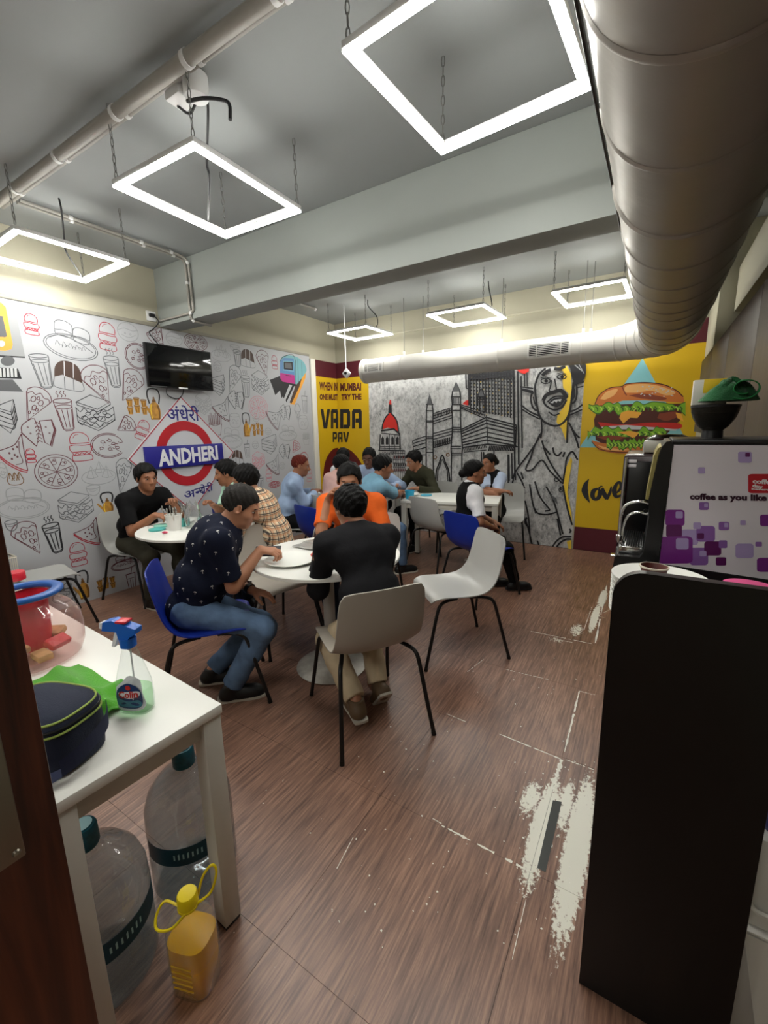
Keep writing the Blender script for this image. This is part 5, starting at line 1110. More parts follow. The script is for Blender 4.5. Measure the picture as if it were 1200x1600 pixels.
# lunch bag
nav = mat('navy_canvas', (22, 30, 52), .75, bump=.25, bscale=380); pip = mat('lime_piping', (150, 170, 84), .7)
lb = thing('lunch_bag', 'navy lunch bag with lime piping and a strap on the side table', 'bag', (-1.17, .335, zt), math.radians(18)); lb.scale = (1.05, 1.0, 1.22)
def sup(a, rx, ry, e=3.2): c, s_ = math.cos(a), math.sin(a); k = (abs(c)**e+abs(s_)**e)**(-1/e); return (rx*k*c, ry*k*s_)
def ring(z, rx, ry, n=48): return [(*sup(2*PI*k/n, rx, ry), z) for k in range(n)]
def loft(prof, n=48):
    mb = MB(); V = []
    for z, rx, ry in prof: V += ring(z, rx, ry, n)
    f = [(i*n+k, i*n+(k+1) % n, (i+1)*n+(k+1) % n, (i+1)*n+k) for i in range(len(prof)-1) for k in range(n)]
    f += [tuple(range(n-1, -1, -1)), tuple((len(prof)-1)*n+k for k in range(n))]; return mb.add(V, f)
loft([(.002, .10, .075), (.006, .108, .083), (.05, .112, .086), (.088, .11, .084)]).build('bag_body', nav, lb, smooth=50)
loft([(.0885, .109, .083), (.10, .109, .083), (.109, .104, .078), (.118, .08, .058), (.122, .03, .02)]).build('bag_lid', nav, lb, smooth=50)
for z, a, b in ((.088, .111, .085), (.1095, .1045, .0785)): MB().tube(ring(z, a, b), .0024, 6, closed=True).build('piping', pip, lb)
MB().tube(ring(.098, .1105, .0845), .0022, 6, closed=True).build('zip', mat('zip', (20, 22, 26), .5), lb)
zp = MB().box((.02, -.090, .082), (.028, -.085, .099), .002).box((.0185, -.091, .066), (.0295, -.0875, .084), .0015); zp.build('zip_pull', chrome, lb)
stp = MB()
sp_ = sm([(-.10, -.105, .004), (.0, -.115, .006), (.09, -.105, .012), (.135, -.05, .03), (.135, .03, .05), (.115, .06, .07)], 8)
for i in range(len(sp_)-1):
    a, b = sp_[i], sp_[i+1]; w = np.array([0, 0, .032]) if i > 20 else np.array([0, .028, .012])
    stp.add([a, b, b+w, a+w], [(0, 1, 2, 3)]); stp.add([a+[0.001, -.002, 0], b+[0.001, -.002, 0], b+w+[0.001, -.002, 0], a+w+[0.001, -.002, 0]], [(3, 2, 1, 0)])
stp.build('strap', mat('navy_webbing', (26, 34, 66), .7), lb, smooth=60)
# spray bottle
sp = thing('spray_bottle', 'clear window cleaner spray bottle with a blue trigger on the side table', 'spray bottle', (-1.155, .535, zt), math.radians(25))
sprof = [(0.0, .040, .024), (.006, .046, .028), (.05, .047, .029), (.09, .044, .028), (.125, .034, .024), (.15, .026, .02), (.168, .021, .018), (.186, .0145, .0145), (.198, .0145, .0145)]
loft(sprof, 40).build('bottle_body', pet, sp, smooth=80)
loft([(.003, .0375, .022), (.008, .0435, .0255), (.05, .0445, .0265), (.072, .0432, .0265)], 40).build('cleaning_liquid', thin('green_liquid', (222, 244, 222), (196, 226, 198), .1, .10, .45), sp, smooth=80)
loft([(.190, .0175, .0175), (.216, .0185, .0185)], 28).build('collar', mat('spray_blue', (24, 96, 190), .35), sp, smooth=40)
sb = mat('spray_blue', (24, 96, 190), .35)
MB().prism([(-.062, .238), (-.056, .262), (-.03, .268), (.036, .246), (.034, .232), (.016, .222), (.010, .214), (-.016, .214), (-.02, .236)], -.014, .014, fn=lambda x, z, y: (x, y, z)).build('spray_head', sb, sp, smooth=25)
MB().prism([(-.062, .240), (-.073, .243), (-.070, .258), (-.056, .261)], -.009, .009, fn=lambda x, z, y: (x, y, z)).build('nozzle', mat('spray_white', (226, 228, 230), .4), sp, smooth=25)
MB().prism([(-.03, .236), (-.046, .19), (-.038, .188), (-.02, .228)], -.006, .006, fn=lambda x, z, y: (x, y, z)).build('trigger', mat('spray_white', (226, 228, 230), .4), sp, smooth=25)
MB().box((-.02, -.0145, .2605), (.01, .0145, .2665), .001).build('red_mark', redp, sp)
MB().tube([(0, 0, .02), (.004, 0, .2)], .0022, 6).build('dip_tube', mat('spray_white', (226, 228, 230), .4), sp)
lbm = [mat('label_navy', (28, 56, 104), .4), mat('label_white', (224, 228, 232), .4), mat('label_red', (190, 40, 36), .4), mat('label_teal', (62, 128, 150), .4)]
lab = MB()
def lab3(x, z, hh):   # on the front face of the bottle
    rx, ry = np.interp(z, [q[0] for q in sprof], [q[1] for q in sprof]), np.interp(z, [q[0] for q in sprof], [q[2] for q in sprof])
    x = max(-rx*.93, min(rx*.93, x)); y = -ry*(max(0, 1-(abs(x)/rx)**3.2))**(1/3.2); return (x, y-hh, z)
def labpoly(pts, mi, hh):
    pts = [lab3(*p, hh) for p in pts]; c = np.mean(pts, 0); c[1] = min(p[1] for p in pts); n = len(pts); lab.add(list(pts)+[tuple(c)], [(i, (i+1) % n, n) for i in range(n)], mi)
labpoly(sm([(-.037, .02), (.037, .02), (.039, .07), (.034, .105), (.01, .118), (-.012, .10), (-.036, .075)], 5, True), 1, .0006)
labpoly(sm([(-.035, .03), (.0, .022), (.035, .03), (.036, .07), (.02, .092), (-.005, .094), (-.033, .07)], 5, True), 0, .0011); labpoly(sm([(-.033, .03), (.0, .026), (.034, .03), (.03, .048), (0, .044), (-.03, .05)], 5, True), 3, .0014)
labpoly(sm([(-.028, .066), (0, .052), (.031, .06), (.031, .074), (0, .072)], 5, True), 1, .0014); labpoly(circ(.004, .084, .008, .007, 14), 2, .0016)
lab.build('label', lbm, sp, smooth=None)
flat_text('Colin', [(-.026, .052), (.03, .056), (.03, .078), (-.026, .072)], lbm[2], lambda a, z, hh: lab3(a, z, .0021), 'lettering', sp, .03)
# ------------------------------------------------------------------ bottles under the table
wjm = thin('water_jar_plastic', (222, 228, 230), (132, 140, 144), .06, .22, .55); teal = mat('teal_cap', (10, 70, 82), .4, noise=.3, nscale=80); tealb = mat('teal_label', (6, 56, 70), .45)
def water_bottle(x, y, rz, label):
    t = thing('water_bottle', label, 'water bottle', (x, y, 0), rz, 'large water dispenser bottles')
    pr_ = [(0, .004), (.11, .002), (.128, .014), (.134, .03), (.134, .07), (.132, .078), (.134, .086), (.134, .155), (.132, .163), (.134, .171), (.134, .235), (.132, .243), (.134, .251), (.132, .30), (.118, .345), (.088, .385), (.05, .412), (.030, .425), (.028, .45)]
    MB().lathe(pr_, 56, cap=False).build('bottle_body', wjm, t, smooth=80)
    MB().lathe([(.033, .425), (.035, .43), (.034, .478), (.030, .486), (0, .487)], 32).build('cap', teal, t); MB().lathe([(0, .4875), (.022, .4875), (.024, .489), (0, .490)], 24).build('cap_seal', mat('cap_seal', (150, 190, 196), .4), t)
    lbl = MB(); n = 30; V = []
    for z in (.172, .236):
        for k in range(n+1): a = -1.15+2.3*k/n; V.append((.1348*math.cos(a), .1348*math.sin(a), z))
    lbl.add(V, [(k, k+1, n+2+k, n+1+k) for k in range(n)]); lo_ = lbl.build('label', tealb, t)
    mk = MB()
    for k in range(7): a = -.35+.1*k; mk.add([(.1354*math.cos(a+d), .1354*math.sin(a+d), z) for d, z in ((-.018, .196), (.018, .196), (.018, .214+.004*(k % 2)), (-.018, .214))], [(0, 1, 2, 3)])
    mk.build('label_marks', mat('label_pale', (150, 186, 190), .5), lo_, smooth=None)
    return t
water_bottle(-1.195, .375, math.radians(8), 'nearer large clear water bottle with a teal cap under the side table')
water_bottle(-1.225, .685, math.radians(-35), 'farther large clear water bottle with a teal cap behind the table leg')
oj = thing('oil_jug', 'clear oil jug with yellow cap and handle, half full of yellow oil', 'jug', (-.95, .495, 0), math.radians(20))
oprof = [(.002, .052, .045), (.008, .058, .052), (.09, .060, .054), (.10, .057, .051), (.11, .060, .054), (.19, .058, .052), (.225, .048, .042), (.245, .026, .024), (.255, .020, .020), (.272, .020, .020)]
loft(oprof, 40).build('jug_body', pet, oj, smooth=80)
loft([(.004, .048, .041), (.01, .0555, .0495), (.09, .0575, .0515), (.15, .0572, .0512), (.165, .0565, .0505)], 40).build('oil', thin('yellow_oil', (250, 214, 60), (236, 180, 6), .12, .66, .95), oj, smooth=80)
for k in range(5): MB().box((-.03, -.0545, .045+.018*k), (.03, -.052, .05+.018*k), .001).build('moulded_rib', mat('yellow_rib', (214, 172, 40), .3), oj)
ylw = mat('yellow_cap', (232, 208, 16), .35)
cp = MB().lathe([(.021, .26), (.026, .264), (.026, .292), (.023, .297), (0, .298)], 28); cp.build('cap', ylw, oj)
MB().tube(sm([(.02, .0, .262), (.05, .03, .275), (.062, .045, .325), (.05, .045, .345), (.03, .03, .32), (.018, .018, .27)], 5), .0035, 7).build('handle', ylw, oj)
MB().tube(sm([(-.02, -.01, .262), (-.06, -.012, .27), (-.075, -.03, .245), (-.06, -.05, .228), (-.02, -.045, .235), (.01, -.022, .262)], 5), .0035, 7).build('handle', ylw, oj)
MB().lathe([(.021, .256), (.027, .257), (.027, .263), (.021, .264)], 28, cap=False).build('cap_ring', ylw, oj)
# ------------------------------------------------------------------ things on the round tables
cer = mat('white_ceramic', (232, 234, 228), .3); steel = mat('steel', (190, 188, 182), .25, metal=1.0); foil = mat('foil', (196, 196, 192), .3, metal=.7, bump=.9, bscale=60)
def plate(x, y, r, label, group=None):
    t = MB().lathe([(0, .006), (r*.62, .006), (r*.68, .009), (r*.97, .018), (r, .020), (r*.98, .016), (r*.68, .0), (0, .0)], 56).build('dinner_plate', cer); t.location = (x, y, .7455); return tag(t, label, 'plate', group)
plate(-1.73, 1.74, .15, 'white plate in front of the navy polo man')
plate(-1.44, 1.87, .11, 'white plate in front of the man in the black T-shirt')
def sheet(u, v): return (-.20+.4*u, -.13+.26*v, .003+.006*abs(math.sin(9*u+3*v))+.008*abs(math.sin(7*v-5*u+1)))
cloth('foil_sheet', 'crumpled silver foil sheet on the front round table', foil, (-1.74, 2.10, .745), sheet, 30, 22, .001, 'foil')
bw_ = thing('steel_bowl', 'small bowl of brown food near the black T-shirt man', 'bowl', (-1.52, 2.0, .745))
MB().lathe([(0, 0), (.03, 0), (.045, .025), (.048, .035), (.045, .035), (.04, .026), (0, .01)], 32).build('bowl', cer, bw_); MB().lathe([(0, .012), (.039, .027), (.02, .035), (0, .037)], 24).build('food', mat('brown_curry', (130, 96, 62), .6, bump=.8, bscale=90), bw_)
def wrap(u, v):
    a = u*2*PI; r = .03*(1+.3*math.sin(3*a)+.2*math.sin(5*a+v*4))*math.sin(PI*(.1+.85*v)); return (r*1.3*math.cos(a), r*math.sin(a), .002+.028*v)
cloth('sweet_wrapper', 'crumpled red wrapper on the front round table', mat('red_foil', (196, 40, 28), .3, bump=.6, bscale=60), (-1.66, 1.88, .745), wrap, 24, 9, .001, 'wrapper')
cloth('sweet_wrapper', 'small pink wrapper on the back round table beside the bucket', mat('pink_foil', (206, 60, 96), .3), (-3.09, 1.80, .745), lambda u, v: tuple(np.array(wrap(u, v))*.6+np.array([0, 0, .002])), 20, 8, .001, 'wrapper')
bk = thing('spoon_bucket', 'white plastic bucket full of spoons on the back round table', 'bucket', (-3.15, 1.92, .745))
MB().lathe([(0, 0), (.048, 0), (.060, .115), (.064, .117), (.064, .123), (.058, .123), (.047, .01), (0, .008)], 36).build('bucket_body', mat('bucket_white', (222, 222, 218), .4), bk)
for k in range(9):
    a = k*.72; r = .022+.012*(k % 3); b0 = np.array([r*.6*math.cos(a), r*.6*math.sin(a), .02]); b1 = np.array([r*1.9*math.cos(a), r*1.9*math.sin(a), .145+.008*(k % 3)])
    mb = MB().tube([b0, b1], [.003, .004], 6); s = MB().lathe([(0, -.02), (.006, -.018), (.012, -.005), (.012, .006), (.006, .018), (0, .02)], 10, tuple(b1+np.array([0, 0, .012])), sy=.4); mb.add(s.v, s.f); mb.build('spoon', steel, bk)
tq = mat('turquoise_plastic', (84, 178, 172), .4); mintp = mat('mint_plastic', (150, 210, 190), .4)
bx_ = thing('lunch_box', 'round turquoise lunch box beside the white bucket', 'box', (-3.22, 2.04, .745)); MB().lathe([(0, 0), (.05, 0), (.055, .05), (.057, .055), (.053, .055), (.049, .006), (0, .006)], 32).build('tub', tq, bx_); MB().lathe([(0, .007), (.048, .03), (0, .034)], 20).build('food', mat('brown_curry', (130, 96, 62), .6), bx_)
for x, y, lab_, m in ((-3.36, 1.94, 'mint green lid lying at the rim of the back round table', mintp), (-3.26, 1.84, 'turquoise lid lying in front of the white bucket', tq)):
    t = MB().lathe([(0, 0), (.058, 0), (.062, .004), (.062, .012), (.056, .014), (0, .012)], 36).build('box_lid', m); t.location = (x, y, .7455); tag(t, lab_, 'lid')
plate(-3.34, 2.10, .11, 'white plate in front of the man in the black polo')
plate(-3.06, 2.26, .12, 'white plate on the far side of the back round table')
cloth('plastic_bag', 'thin clear plastic bag standing behind the white bucket', ckl, (-3.10, 2.06, .745), lambda u, v: tuple(np.array(bagfn(u, v))*np.array([.75, .75, .95])), 30, 12, .001, 'bag')
cu = thing('tumbler', 'turquoise plastic tumbler on the white rectangular table', 'cup', (-2.17, 4.02, .745)); MB().lathe([(0, 0), (.042, 0), (.052, .09), (.05, .09), (.041, .005), (0, .005)], 32).build('tumbler_body', mat('cyan_plastic', (40, 164, 206), .3), cu); MB().lathe([(.0521, .085), (.0535, .088), (.0521, .0915)], 32, cap=False).build('rim', mat('cyan_plastic', (40, 164, 206), .3), cu)
t = MB().lathe([(0, 0), (.06, 0), (.064, .004), (.064, .012), (.058, .014), (0, .012)], 36).build('box_lid', mat('cyan_lid', (84, 176, 206), .35)); t.location = (-2.10, 4.28, .7455); tag(t, 'pale blue round lid lying on the white rectangular table', 'lid')
plate(-2.28, 4.22, .11, 'white plate in front of the olive sweater man')
# ------------------------------------------------------------------ people: bodies as one smooth implicit surface each
class SDF:
    def __init__(s, lo, hi, h):
        s.lo = np.array(lo, float); s.h = h; s.n = np.ceil((np.array(hi)-s.lo)/h).astype(int)+1
        s.ax = [s.lo[i]+h*np.arange(s.n[i]) for i in range(3)]; s.f = np.full(s.n, .5, np.float32)
    def win(s, lo, hi):
        a = np.clip(np.floor((np.array(lo)-s.lo)/s.h).astype(int), 0, s.n); b = np.clip(np.ceil((np.array(hi)-s.lo)/s.h).astype(int)+1, 0, s.n)
        sl = tuple(slice(a[i], b[i]) for i in range(3)); X = np.meshgrid(*[s.ax[i][sl[i]] for i in range(3)], indexing='ij', sparse=True)
        return sl, X
    def put(s, sl, d, k, op):
        f = s.f[sl]
        if f.size == 0: return
        d = d.astype(np.float32)
        if op == 'u':
            if k > 0: hh = np.clip(.5+.5*(f-d)/k, 0, 1); r = f*(1-hh)+d*hh-k*hh*(1-hh)
            else: r = np.minimum(f, d)
        else:
            if k > 0: hh = np.clip(.5-.5*(f+d)/k, 0, 1); r = f*(1-hh)-d*hh+k*hh*(1-hh)
            else: r = np.maximum(f, -d)
        s.f[sl] = r
    def cap(s, a, b, ra, rb, k=.02, op='u', cut=None):
        a = np.array(a, float); b = np.array(b, float); r = max(ra, rb)+k+2*s.h
        sl, X = s.win(np.minimum(a, b)-r, np.maximum(a, b)+r); ba = b-a; L = ba@ba+1e-12
        t = np.clip(sum((X[i]-a[i])*ba[i] for i in range(3))/L, 0, 1)
        d = np.sqrt(sum((X[i]-a[i]-t*ba[i])**2 for i in range(3)))-(ra+(rb-ra)*t)
        if cut is not None:
            p, n = cut; d = np.maximum(d, sum((X[i]-p[i])*n[i] for i in range(3)))
        s.put(sl, d, k, op)
    def ell(s, c, A, r, k=.02, op='u', cut=None):
        c = np.array(c, float); R_ = max(r)+k+2*s.h; sl, X = s.win(c-R_, c+R_); q = [X[i]-c[i] for i in range(3)]
        u = [sum(q[i]*A[j][i] for i in range(3))/r[j] for j in range(3)]; w = [u[j]/r[j] for j in range(3)]
        k0 = np.sqrt(sum(x*x for x in u)); k1 = np.sqrt(sum(x*x for x in w))+1e-9; d = k0*(k0-1)/k1
        if cut is not None:
            p, n = cut; d = np.maximum(d, sum((X[i]-p[i])*n[i] for i in range(3)))
        s.put(sl, d, k, op)
    def wrinkle(s, amp, freq, seed):
        r = np.random.default_rng(seed); X = np.meshgrid(*s.ax, indexing='ij', sparse=True); g = 0
        for _ in range(5):
            v = r.normal(size=3); v /= np.linalg.norm(v); v *= freq*r.uniform(.6, 1.6); g = g+np.sin(v[0]*X[0]+v[1]*X[1]+v[2]*X[2]+r.uniform(0, 6)+1.3*np.sin(.6*(v[1]*X[0]-v[0]*X[2])))
        s.f += (amp*g/3).astype(np.float32)
    def mesh(s):
        f = s.f; sg = f < 0; sh = tuple(x-1 for x in f.shape); cnt = np.zeros(sh, np.int8); C = [(i, j, k) for i in (0, 1) for j in (0, 1) for k in (0, 1)]
        for i, j, k in C: cnt += sg[i:i+sh[0], j:j+sh[1], k:k+sh[2]]
        I = np.argwhere((cnt > 0) & (cnt < 8)); V = np.stack([f[I[:, 0]+i, I[:, 1]+j, I[:, 2]+k] for i, j, k in C], 1); Cc = np.array(C, float)
        acc = np.zeros((len(I), 3)); num = np.zeros(len(I))
        for a in range(8):
            for b in range(a+1, 8):
                if sum(abs(Cc[a]-Cc[b])) != 1: continue
                m = (V[:, a] < 0) != (V[:, b] < 0); t = np.where(m, V[:, a]/(V[:, a]-V[:, b]+1e-12), 0)
                acc += np.where(m[:, None], Cc[a]+t[:, None]*(Cc[b]-Cc[a]), 0); num += m
        P = s.lo+s.h*(I+acc/num[:, None]); vid = np.full(sh, -1, np.int64); vid[I[:, 0], I[:, 1], I[:, 2]] = np.arange(len(I)); Q = []
        for ax in range(3):
            o1, o2 = (ax+1) % 3, (ax+2) % 3
            A = np.take(sg, range(0, f.shape[ax]-1), ax); B = np.take(sg, range(1, f.shape[ax]), ax); E = np.argwhere(A != B)
            E = E[(E[:, o1] > 0) & (E[:, o2] > 0) & (E[:, o1] < f.shape[o1]-1) & (E[:, o2] < f.shape[o2]-1)]
            if len(E) == 0: continue
            ins = sg[E[:, 0], E[:, 1], E[:, 2]]
            def g(d1, d2): e = E.copy(); e[:, o1] += d1; e[:, o2] += d2; return vid[e[:, 0], e[:, 1], e[:, 2]]
            q = np.stack([g(-1, -1), g(0, -1), g(0, 0), g(-1, 0)], 1); q[~ins] = q[~ins][:, ::-1]; Q.append(q)
        return P, (np.concatenate(Q) if Q else np.zeros((0, 4), int))
def sdf_obj(S, name, m, parent):
    P, Q = S.mesh(); Q = Q[(Q >= 0).all(1)]
    me = bpy.data.meshes.new(name); n, q = len(P), len(Q)
    me.vertices.add(n); me.vertices.foreach_set('co', P.astype(np.float32).ravel()); me.loops.add(4*q); me.loops.foreach_set('vertex_index', Q.astype(np.int32).ravel())
    me.polygons.add(q); me.polygons.foreach_set('loop_start', np.arange(0, 4*q, 4, dtype=np.int32)); me.polygons.foreach_set('loop_total', np.full(q, 4, np.int32)); me.polygons.foreach_set('use_smooth', np.ones(q, bool))
    me.update(calc_edges=True); me.validate(); me.materials.append(m)
    o = bpy.data.objects.new(name, me); COL.objects.link(o); o.parent = parent; return o
def nz(v): v = np.array(v, float); return v/(np.linalg.norm(v)+1e-12)
def ik(a, b, l1, l2, pole):
    d = b-a; D = np.linalg.norm(d); Dm = min(D, (l1+l2)*.999); b = a+d/D*Dm; x = (l1*l1-l2*l2+Dm*Dm)/(2*Dm); h = math.sqrt(max(l1*l1-x*x, 0)); u = d/D; p = pole-u*(pole@u); return a+u*x+nz(p)*h, b
def skin_mat(n, c): return mat('skin_'+n, c, .5, bump=.05, bscale=200, noise=.05, nscale=14)
SK_M = {'light': skin_mat('light', (176, 124, 96)), 'mid': skin_mat('mid', (148, 99, 72)), 'dark': skin_mat('dark', (98, 64, 50)), 'tan': skin_mat('tan', (160, 110, 82))}
HAIR = {'black': mat('hair_black', (9, 8, 8), .55, spec=.18, bump=.5, bscale=140, noise=.3, nscale=60), 'grey': mat('hair_greying', (36, 33, 31), .6, spec=.2, bump=.5, bscale=160, noise=.45, nscale=140), 'henna': mat('hair_henna', (92, 30, 20), .6, spec=.2, bump=.6, bscale=160, noise=.3, nscale=60)}
eye_w = mat('eye_white', (168, 158, 150), .45); eye_d = mat('eye_iris', (26, 16, 12), .2); lipm = mat('lip_skin', (122, 70, 58), .5); sole_m = mat('shoe_sole', (196, 190, 178), .6)
UMIN = {'short': ([-.12, -.075, -.04, -.01, .012, .03, .05, .066, .08, .12], [-.062, -.066, -.05, -.012, -.022, .0, .04, .064, .070, .07]),
        'recede': ([-.12, -.075, -.04, -.01, .012, .03, .05, .066, .08, .12], [-.062, -.066, -.05, -.012, -.02, .01, .064, .083, .09, .09]),
        'tied': ([-.12, -.075, -.04, -.01, .012, .03, .05, .066, .08, .12], [-.066, -.066, -.05, -.012, .0, .02, .05, .068, .072, .07])}
def person(label, x, y, deg, skin='mid', hair='black', hstyle='short', hthick=.013, shirt=None, sleeve='short', trousers=None, shoes=None, lean=18, side=0, twist=0, hp=10, hy=0, hr=0, sc=.95, seat=.455, RH=None, LH=None, Rpole=None, Lpole=None, RF=(.36, -.12), LF=(.36, .12), Rd=None, Ld=None, Rn=None, Ln=None, REl=None, LEl=None, rcurl=.7, lcurl=.5,
           h=.0075, wide=1.0, belly=0.0, collar=None, moustache=False, bald=False, bun=False, vest=None, extra=None, wseed=1, depth=0.0, neck=1.0, female=False, heel=0.0, footang=0):
    root = thing('person', label, 'person', (x, y, 0), math.radians(deg)); s = sc
    F, L, U = np.eye(3)
    def rotv(v, ax, a):
        ax = nz(ax); c, s_ = math.cos(a), math.sin(a); return v*c+np.cross(ax, v)*s_+ax*(ax@v)*(1-c)
    def sdir(a): v = rotv(U, L, math.radians(a)); return rotv(v, F, -math.radians(side))
    S0 = np.array([0, 0, seat+.092*s]); S1 = S0+sdir(lean*.45)*.16*s; S2 = S1+sdir(lean*1.0)*.17*s; S3 = S2+sdir(lean*1.35)*.16*s; ud = sdir(lean*1.2)
    tw = math.radians(twist); Lc = nz(rotv(L-ud*(L@ud), ud, tw)); Fc = np.cross(Lc, ud)
    sw = .178*s*wide*(0.92 if female else 1); shc = S3-ud*.035*s
    Sh = {-1: shc-Lc*sw+Fc*.005, 1: shc+Lc*sw+Fc*.005}
    # head frame: pitch down hp, yaw hy (left positive), relative to body facing
    hf = rotv(F, L, math.radians(hp)); hu = rotv(U, L, math.radians(hp)); hf, hu = rotv(hf, U, math.radians(hy)), rotv(hu, U, math.radians(hy)); hl = np.cross(hu, hf)
    hu, hl = rotv(hu, hf, math.radians(hr)), rotv(hl, hf, math.radians(hr))
    nd = nz(ud*1.0+hu*.8); HC = S3+nd*.07*s+hu*.09*s+hf*.022*s
    HA = [hf, hl, hu]
    def hp_(f, l, u): return HC+s*(hf*f+hl*l+hu*u)
    inv = Matrix.Rotation(-math.radians(deg), 3, 'Z')
    def w2l(p): return np.array(inv @ Vector((p[0]-x, p[1]-y, p[2])))
    # limbs
    arm = {}
    for sd, T_, pole in ((-1, RH, Rpole), (1, LH, Lpole)):
        T_ = np.array(T_) if T_ is not None else S0+F*.30+L*sd*.12+U*.12
        pl_ = np.array(pole if pole is not None else (-.35, sd*.75, -.8)); e, w = ik(Sh[sd], T_, .285*s, .25*s, pl_)
        E_ = REl if sd == -1 else LEl
        if E_ is not None: e = np.array(E_, float); w = T_
        arm[sd] = (e, w)
    leg = {}
    for sd, ft in ((-1, RF), (1, LF)):
        hip = S0+L*sd*.088*s+U*(-.005); an = np.array([ft[0], ft[1], (ft[2] if len(ft) > 2 else .085)]); k_, a_ = ik(hip, an, .42*s, .40*s, np.array([.8, sd*(.12), .75])); leg[sd] = (hip, k_, a_)
    allp = [S0, S1, S2, S3, HC]+[p for v in list(arm.values())+list(leg.values()) for p in v]
    lo = np.min(allp, 0)-[.24, .22, .12]; hi = np.max(allp, 0)+[.24, .22, .16]; lo[2] = -.01
    A0 = [F, L, U]; Ac = [Fc, Lc, ud]
    ms = .96 if female else 1.0
    def torso(G, o, k):
        G.ell(S0+U*.0, A0, (.118*s+o+belly*.3, .168*s+o, .112*s+o), k); G.ell(S1+F*belly*.5, [nz(np.cross(L, sdir(lean*.7))), L, sdir(lean*.7)], (.108*s+o+belly*.6, .146*s*wide+o+belly*.4, .14*s+o), .05)
        G.ell((S2*.6+S3*.4)-Fc*.006, Ac, (.110*s*ms+o+depth, .158*s*wide+o, .165*s+o), .05); G.cap(Sh[-1]+Lc*.025, Sh[1]-Lc*.025, .060*s+o, .060*s+o, .045)
        if female: G.ell(S2*.7+S3*.3+Fc*.075*s, Ac, (.055*s+o, .11*s+o, .06*s+o), .04)
        G.cap(S3-ud*.03*s, S3+nd*.035*s, .07*s+o*.6, .052*s+o*.4, .04)
    J = dict(root=root, S0=S0, S1=S1, S2=S2, S3=S3, Sh=Sh, arm=arm, leg=leg, HC=HC, HA=HA, s=s, ud=ud, Fc=Fc, Lc=Lc, hp_=hp_, w2l=w2l)
    # ---------- body
    B = SDF(lo, hi, h); torso(B, -.006, .04)
    B.cap(S3-ud*.02*s, hp_(-.018, 0, -.055), .060*s*neck, .054*s*neck, .025)
    for sd in (-1, 1):
        e, w = arm[sd]; a = Sh[sd]; B.cap(a, e, .050*s, .041*s, .03); B.cap(e, e+(w-e)*.35, .041*s, .041*s, .012); B.cap(e+(w-e)*.3, w, .041*s, .027*s, .012)
        d = nz(Rd if (sd == -1 and Rd is not None) else Ld if (sd == 1 and Ld is not None) else (w-e)); d = nz(d)
        n = Rn if sd == -1 else Ln; n = np.array(n if n is not None else (0, 0, -1.0)); n = nz(n-d*(n@d)); t = np.cross(d, n)*(1 if sd == -1 else -1)
        cu_ = rcurl if sd == -1 else lcurl; hs = .96*s
        for i, (o_, ln, sp_) in enumerate(((.030, .93, .10), (.0105, 1.0, .03), (-.0095, .95, -.04), (-.0275, .78, -.13))):
            kn = w+hs*(d*.082+t*o_-n*.0 - d*.006*abs(i-1)); B.cap(w+hs*t*o_*.45+d*.01, kn, .0165*hs, .0118*hs, .012)
            p = kn; ang = 0; dd = nz(d+t*sp_)
            for sg_, r0, r1, ca in ((.042, .0100, .0090, .55), (.027, .0090, .0082, 1.0), (.021, .0082, .0070, .75)):
                ang += cu_*ca*(1+.08*i); v = dd*math.cos(ang)+n*math.sin(ang); q = p+v*sg_*ln*hs; B.cap(p, q, r0*hs, r1*hs, .004); p = q
        b0 = w+hs*(d*.022+t*.022+n*.006); v1 = nz(d*.62+t*.7+n*.35); b1 = b0+v1*.044*hs; v2 = nz(d*.85+t*.25+n*(.35+.3*cu_)); b2 = b1+v2*.030*hs; b3 = b2+nz(v2+n*.3*cu_)*.022*hs
        B.cap(b0, b1, .0150*hs, .0118*hs, .010); B.cap(b1, b2, .0115*hs, .0098*hs, .004); B.cap(b2, b3, .0098*hs, .0082*hs, .003)
        hpj, kn, an = leg[sd]; B.cap(hpj, kn, .072*s, .052*s, .03); B.cap(kn, kn+(an-kn)*.35, .050*s, .052*s, .02); B.cap(kn+(an-kn)*.3, an, .052*s, .034*s, .02)
        ff = nz((an-kn)*[1, 1, 0]*0+F*math.cos(math.radians(footang*sd))+L*math.sin(math.radians(footang*sd))); B.cap(an-U*.035*s-ff*.02, an+ff*.11*s-U*(.05*s), .034*s, .028*s, .02)
    # head
    fw = .95 if female else 1
    B.ell(hp_(-.012, 0, .030), HA, (.096*s, .075*s, .086*s), .015); B.ell(hp_(.024, 0, -.035), HA, (.066*s, .060*s*fw, .072*s), .03); B.ell(hp_(.046, 0, -.075), HA, (.036*s, .042*s*fw, .034*s), .03)
    B.cap(hp_(.066, .0, -.093), hp_(.064, 0, -.090), .021*s, .021*s, .02)
    B.cap(hp_(.078, -.030, .024), hp_(.078, .030, .024), .013*s, .013*s, .016)
    for sd in (-1, 1):
        B.ell(hp_(.050, sd*.036, -.026), HA, (.030*s, .026*s, .024*s), .02); B.ell(hp_(.096, sd*.031, .004), HA, (.018*s, .019*s, .012*s), .014, 's')
        B.ell(hp_(-.006, sd*.077, -.004), [nz(hf*.9+hl*sd*-.35), nz(hl*.9*sd+hf*-.35), hu], (.021*s, .009*s, .033*s), .006); B.ell(hp_(.003, sd*.086, -.002), HA, (.010*s, .006*s, .018*s), .004, 's')
        B.ell(hp_(.094, sd*.011, -.033), HA, (.012*s, .010*s, .009*s), .006)
    B.cap(hp_(.084, 0, .016), hp_(.108, 0, -.026), .009*s, .0135*s, .012)
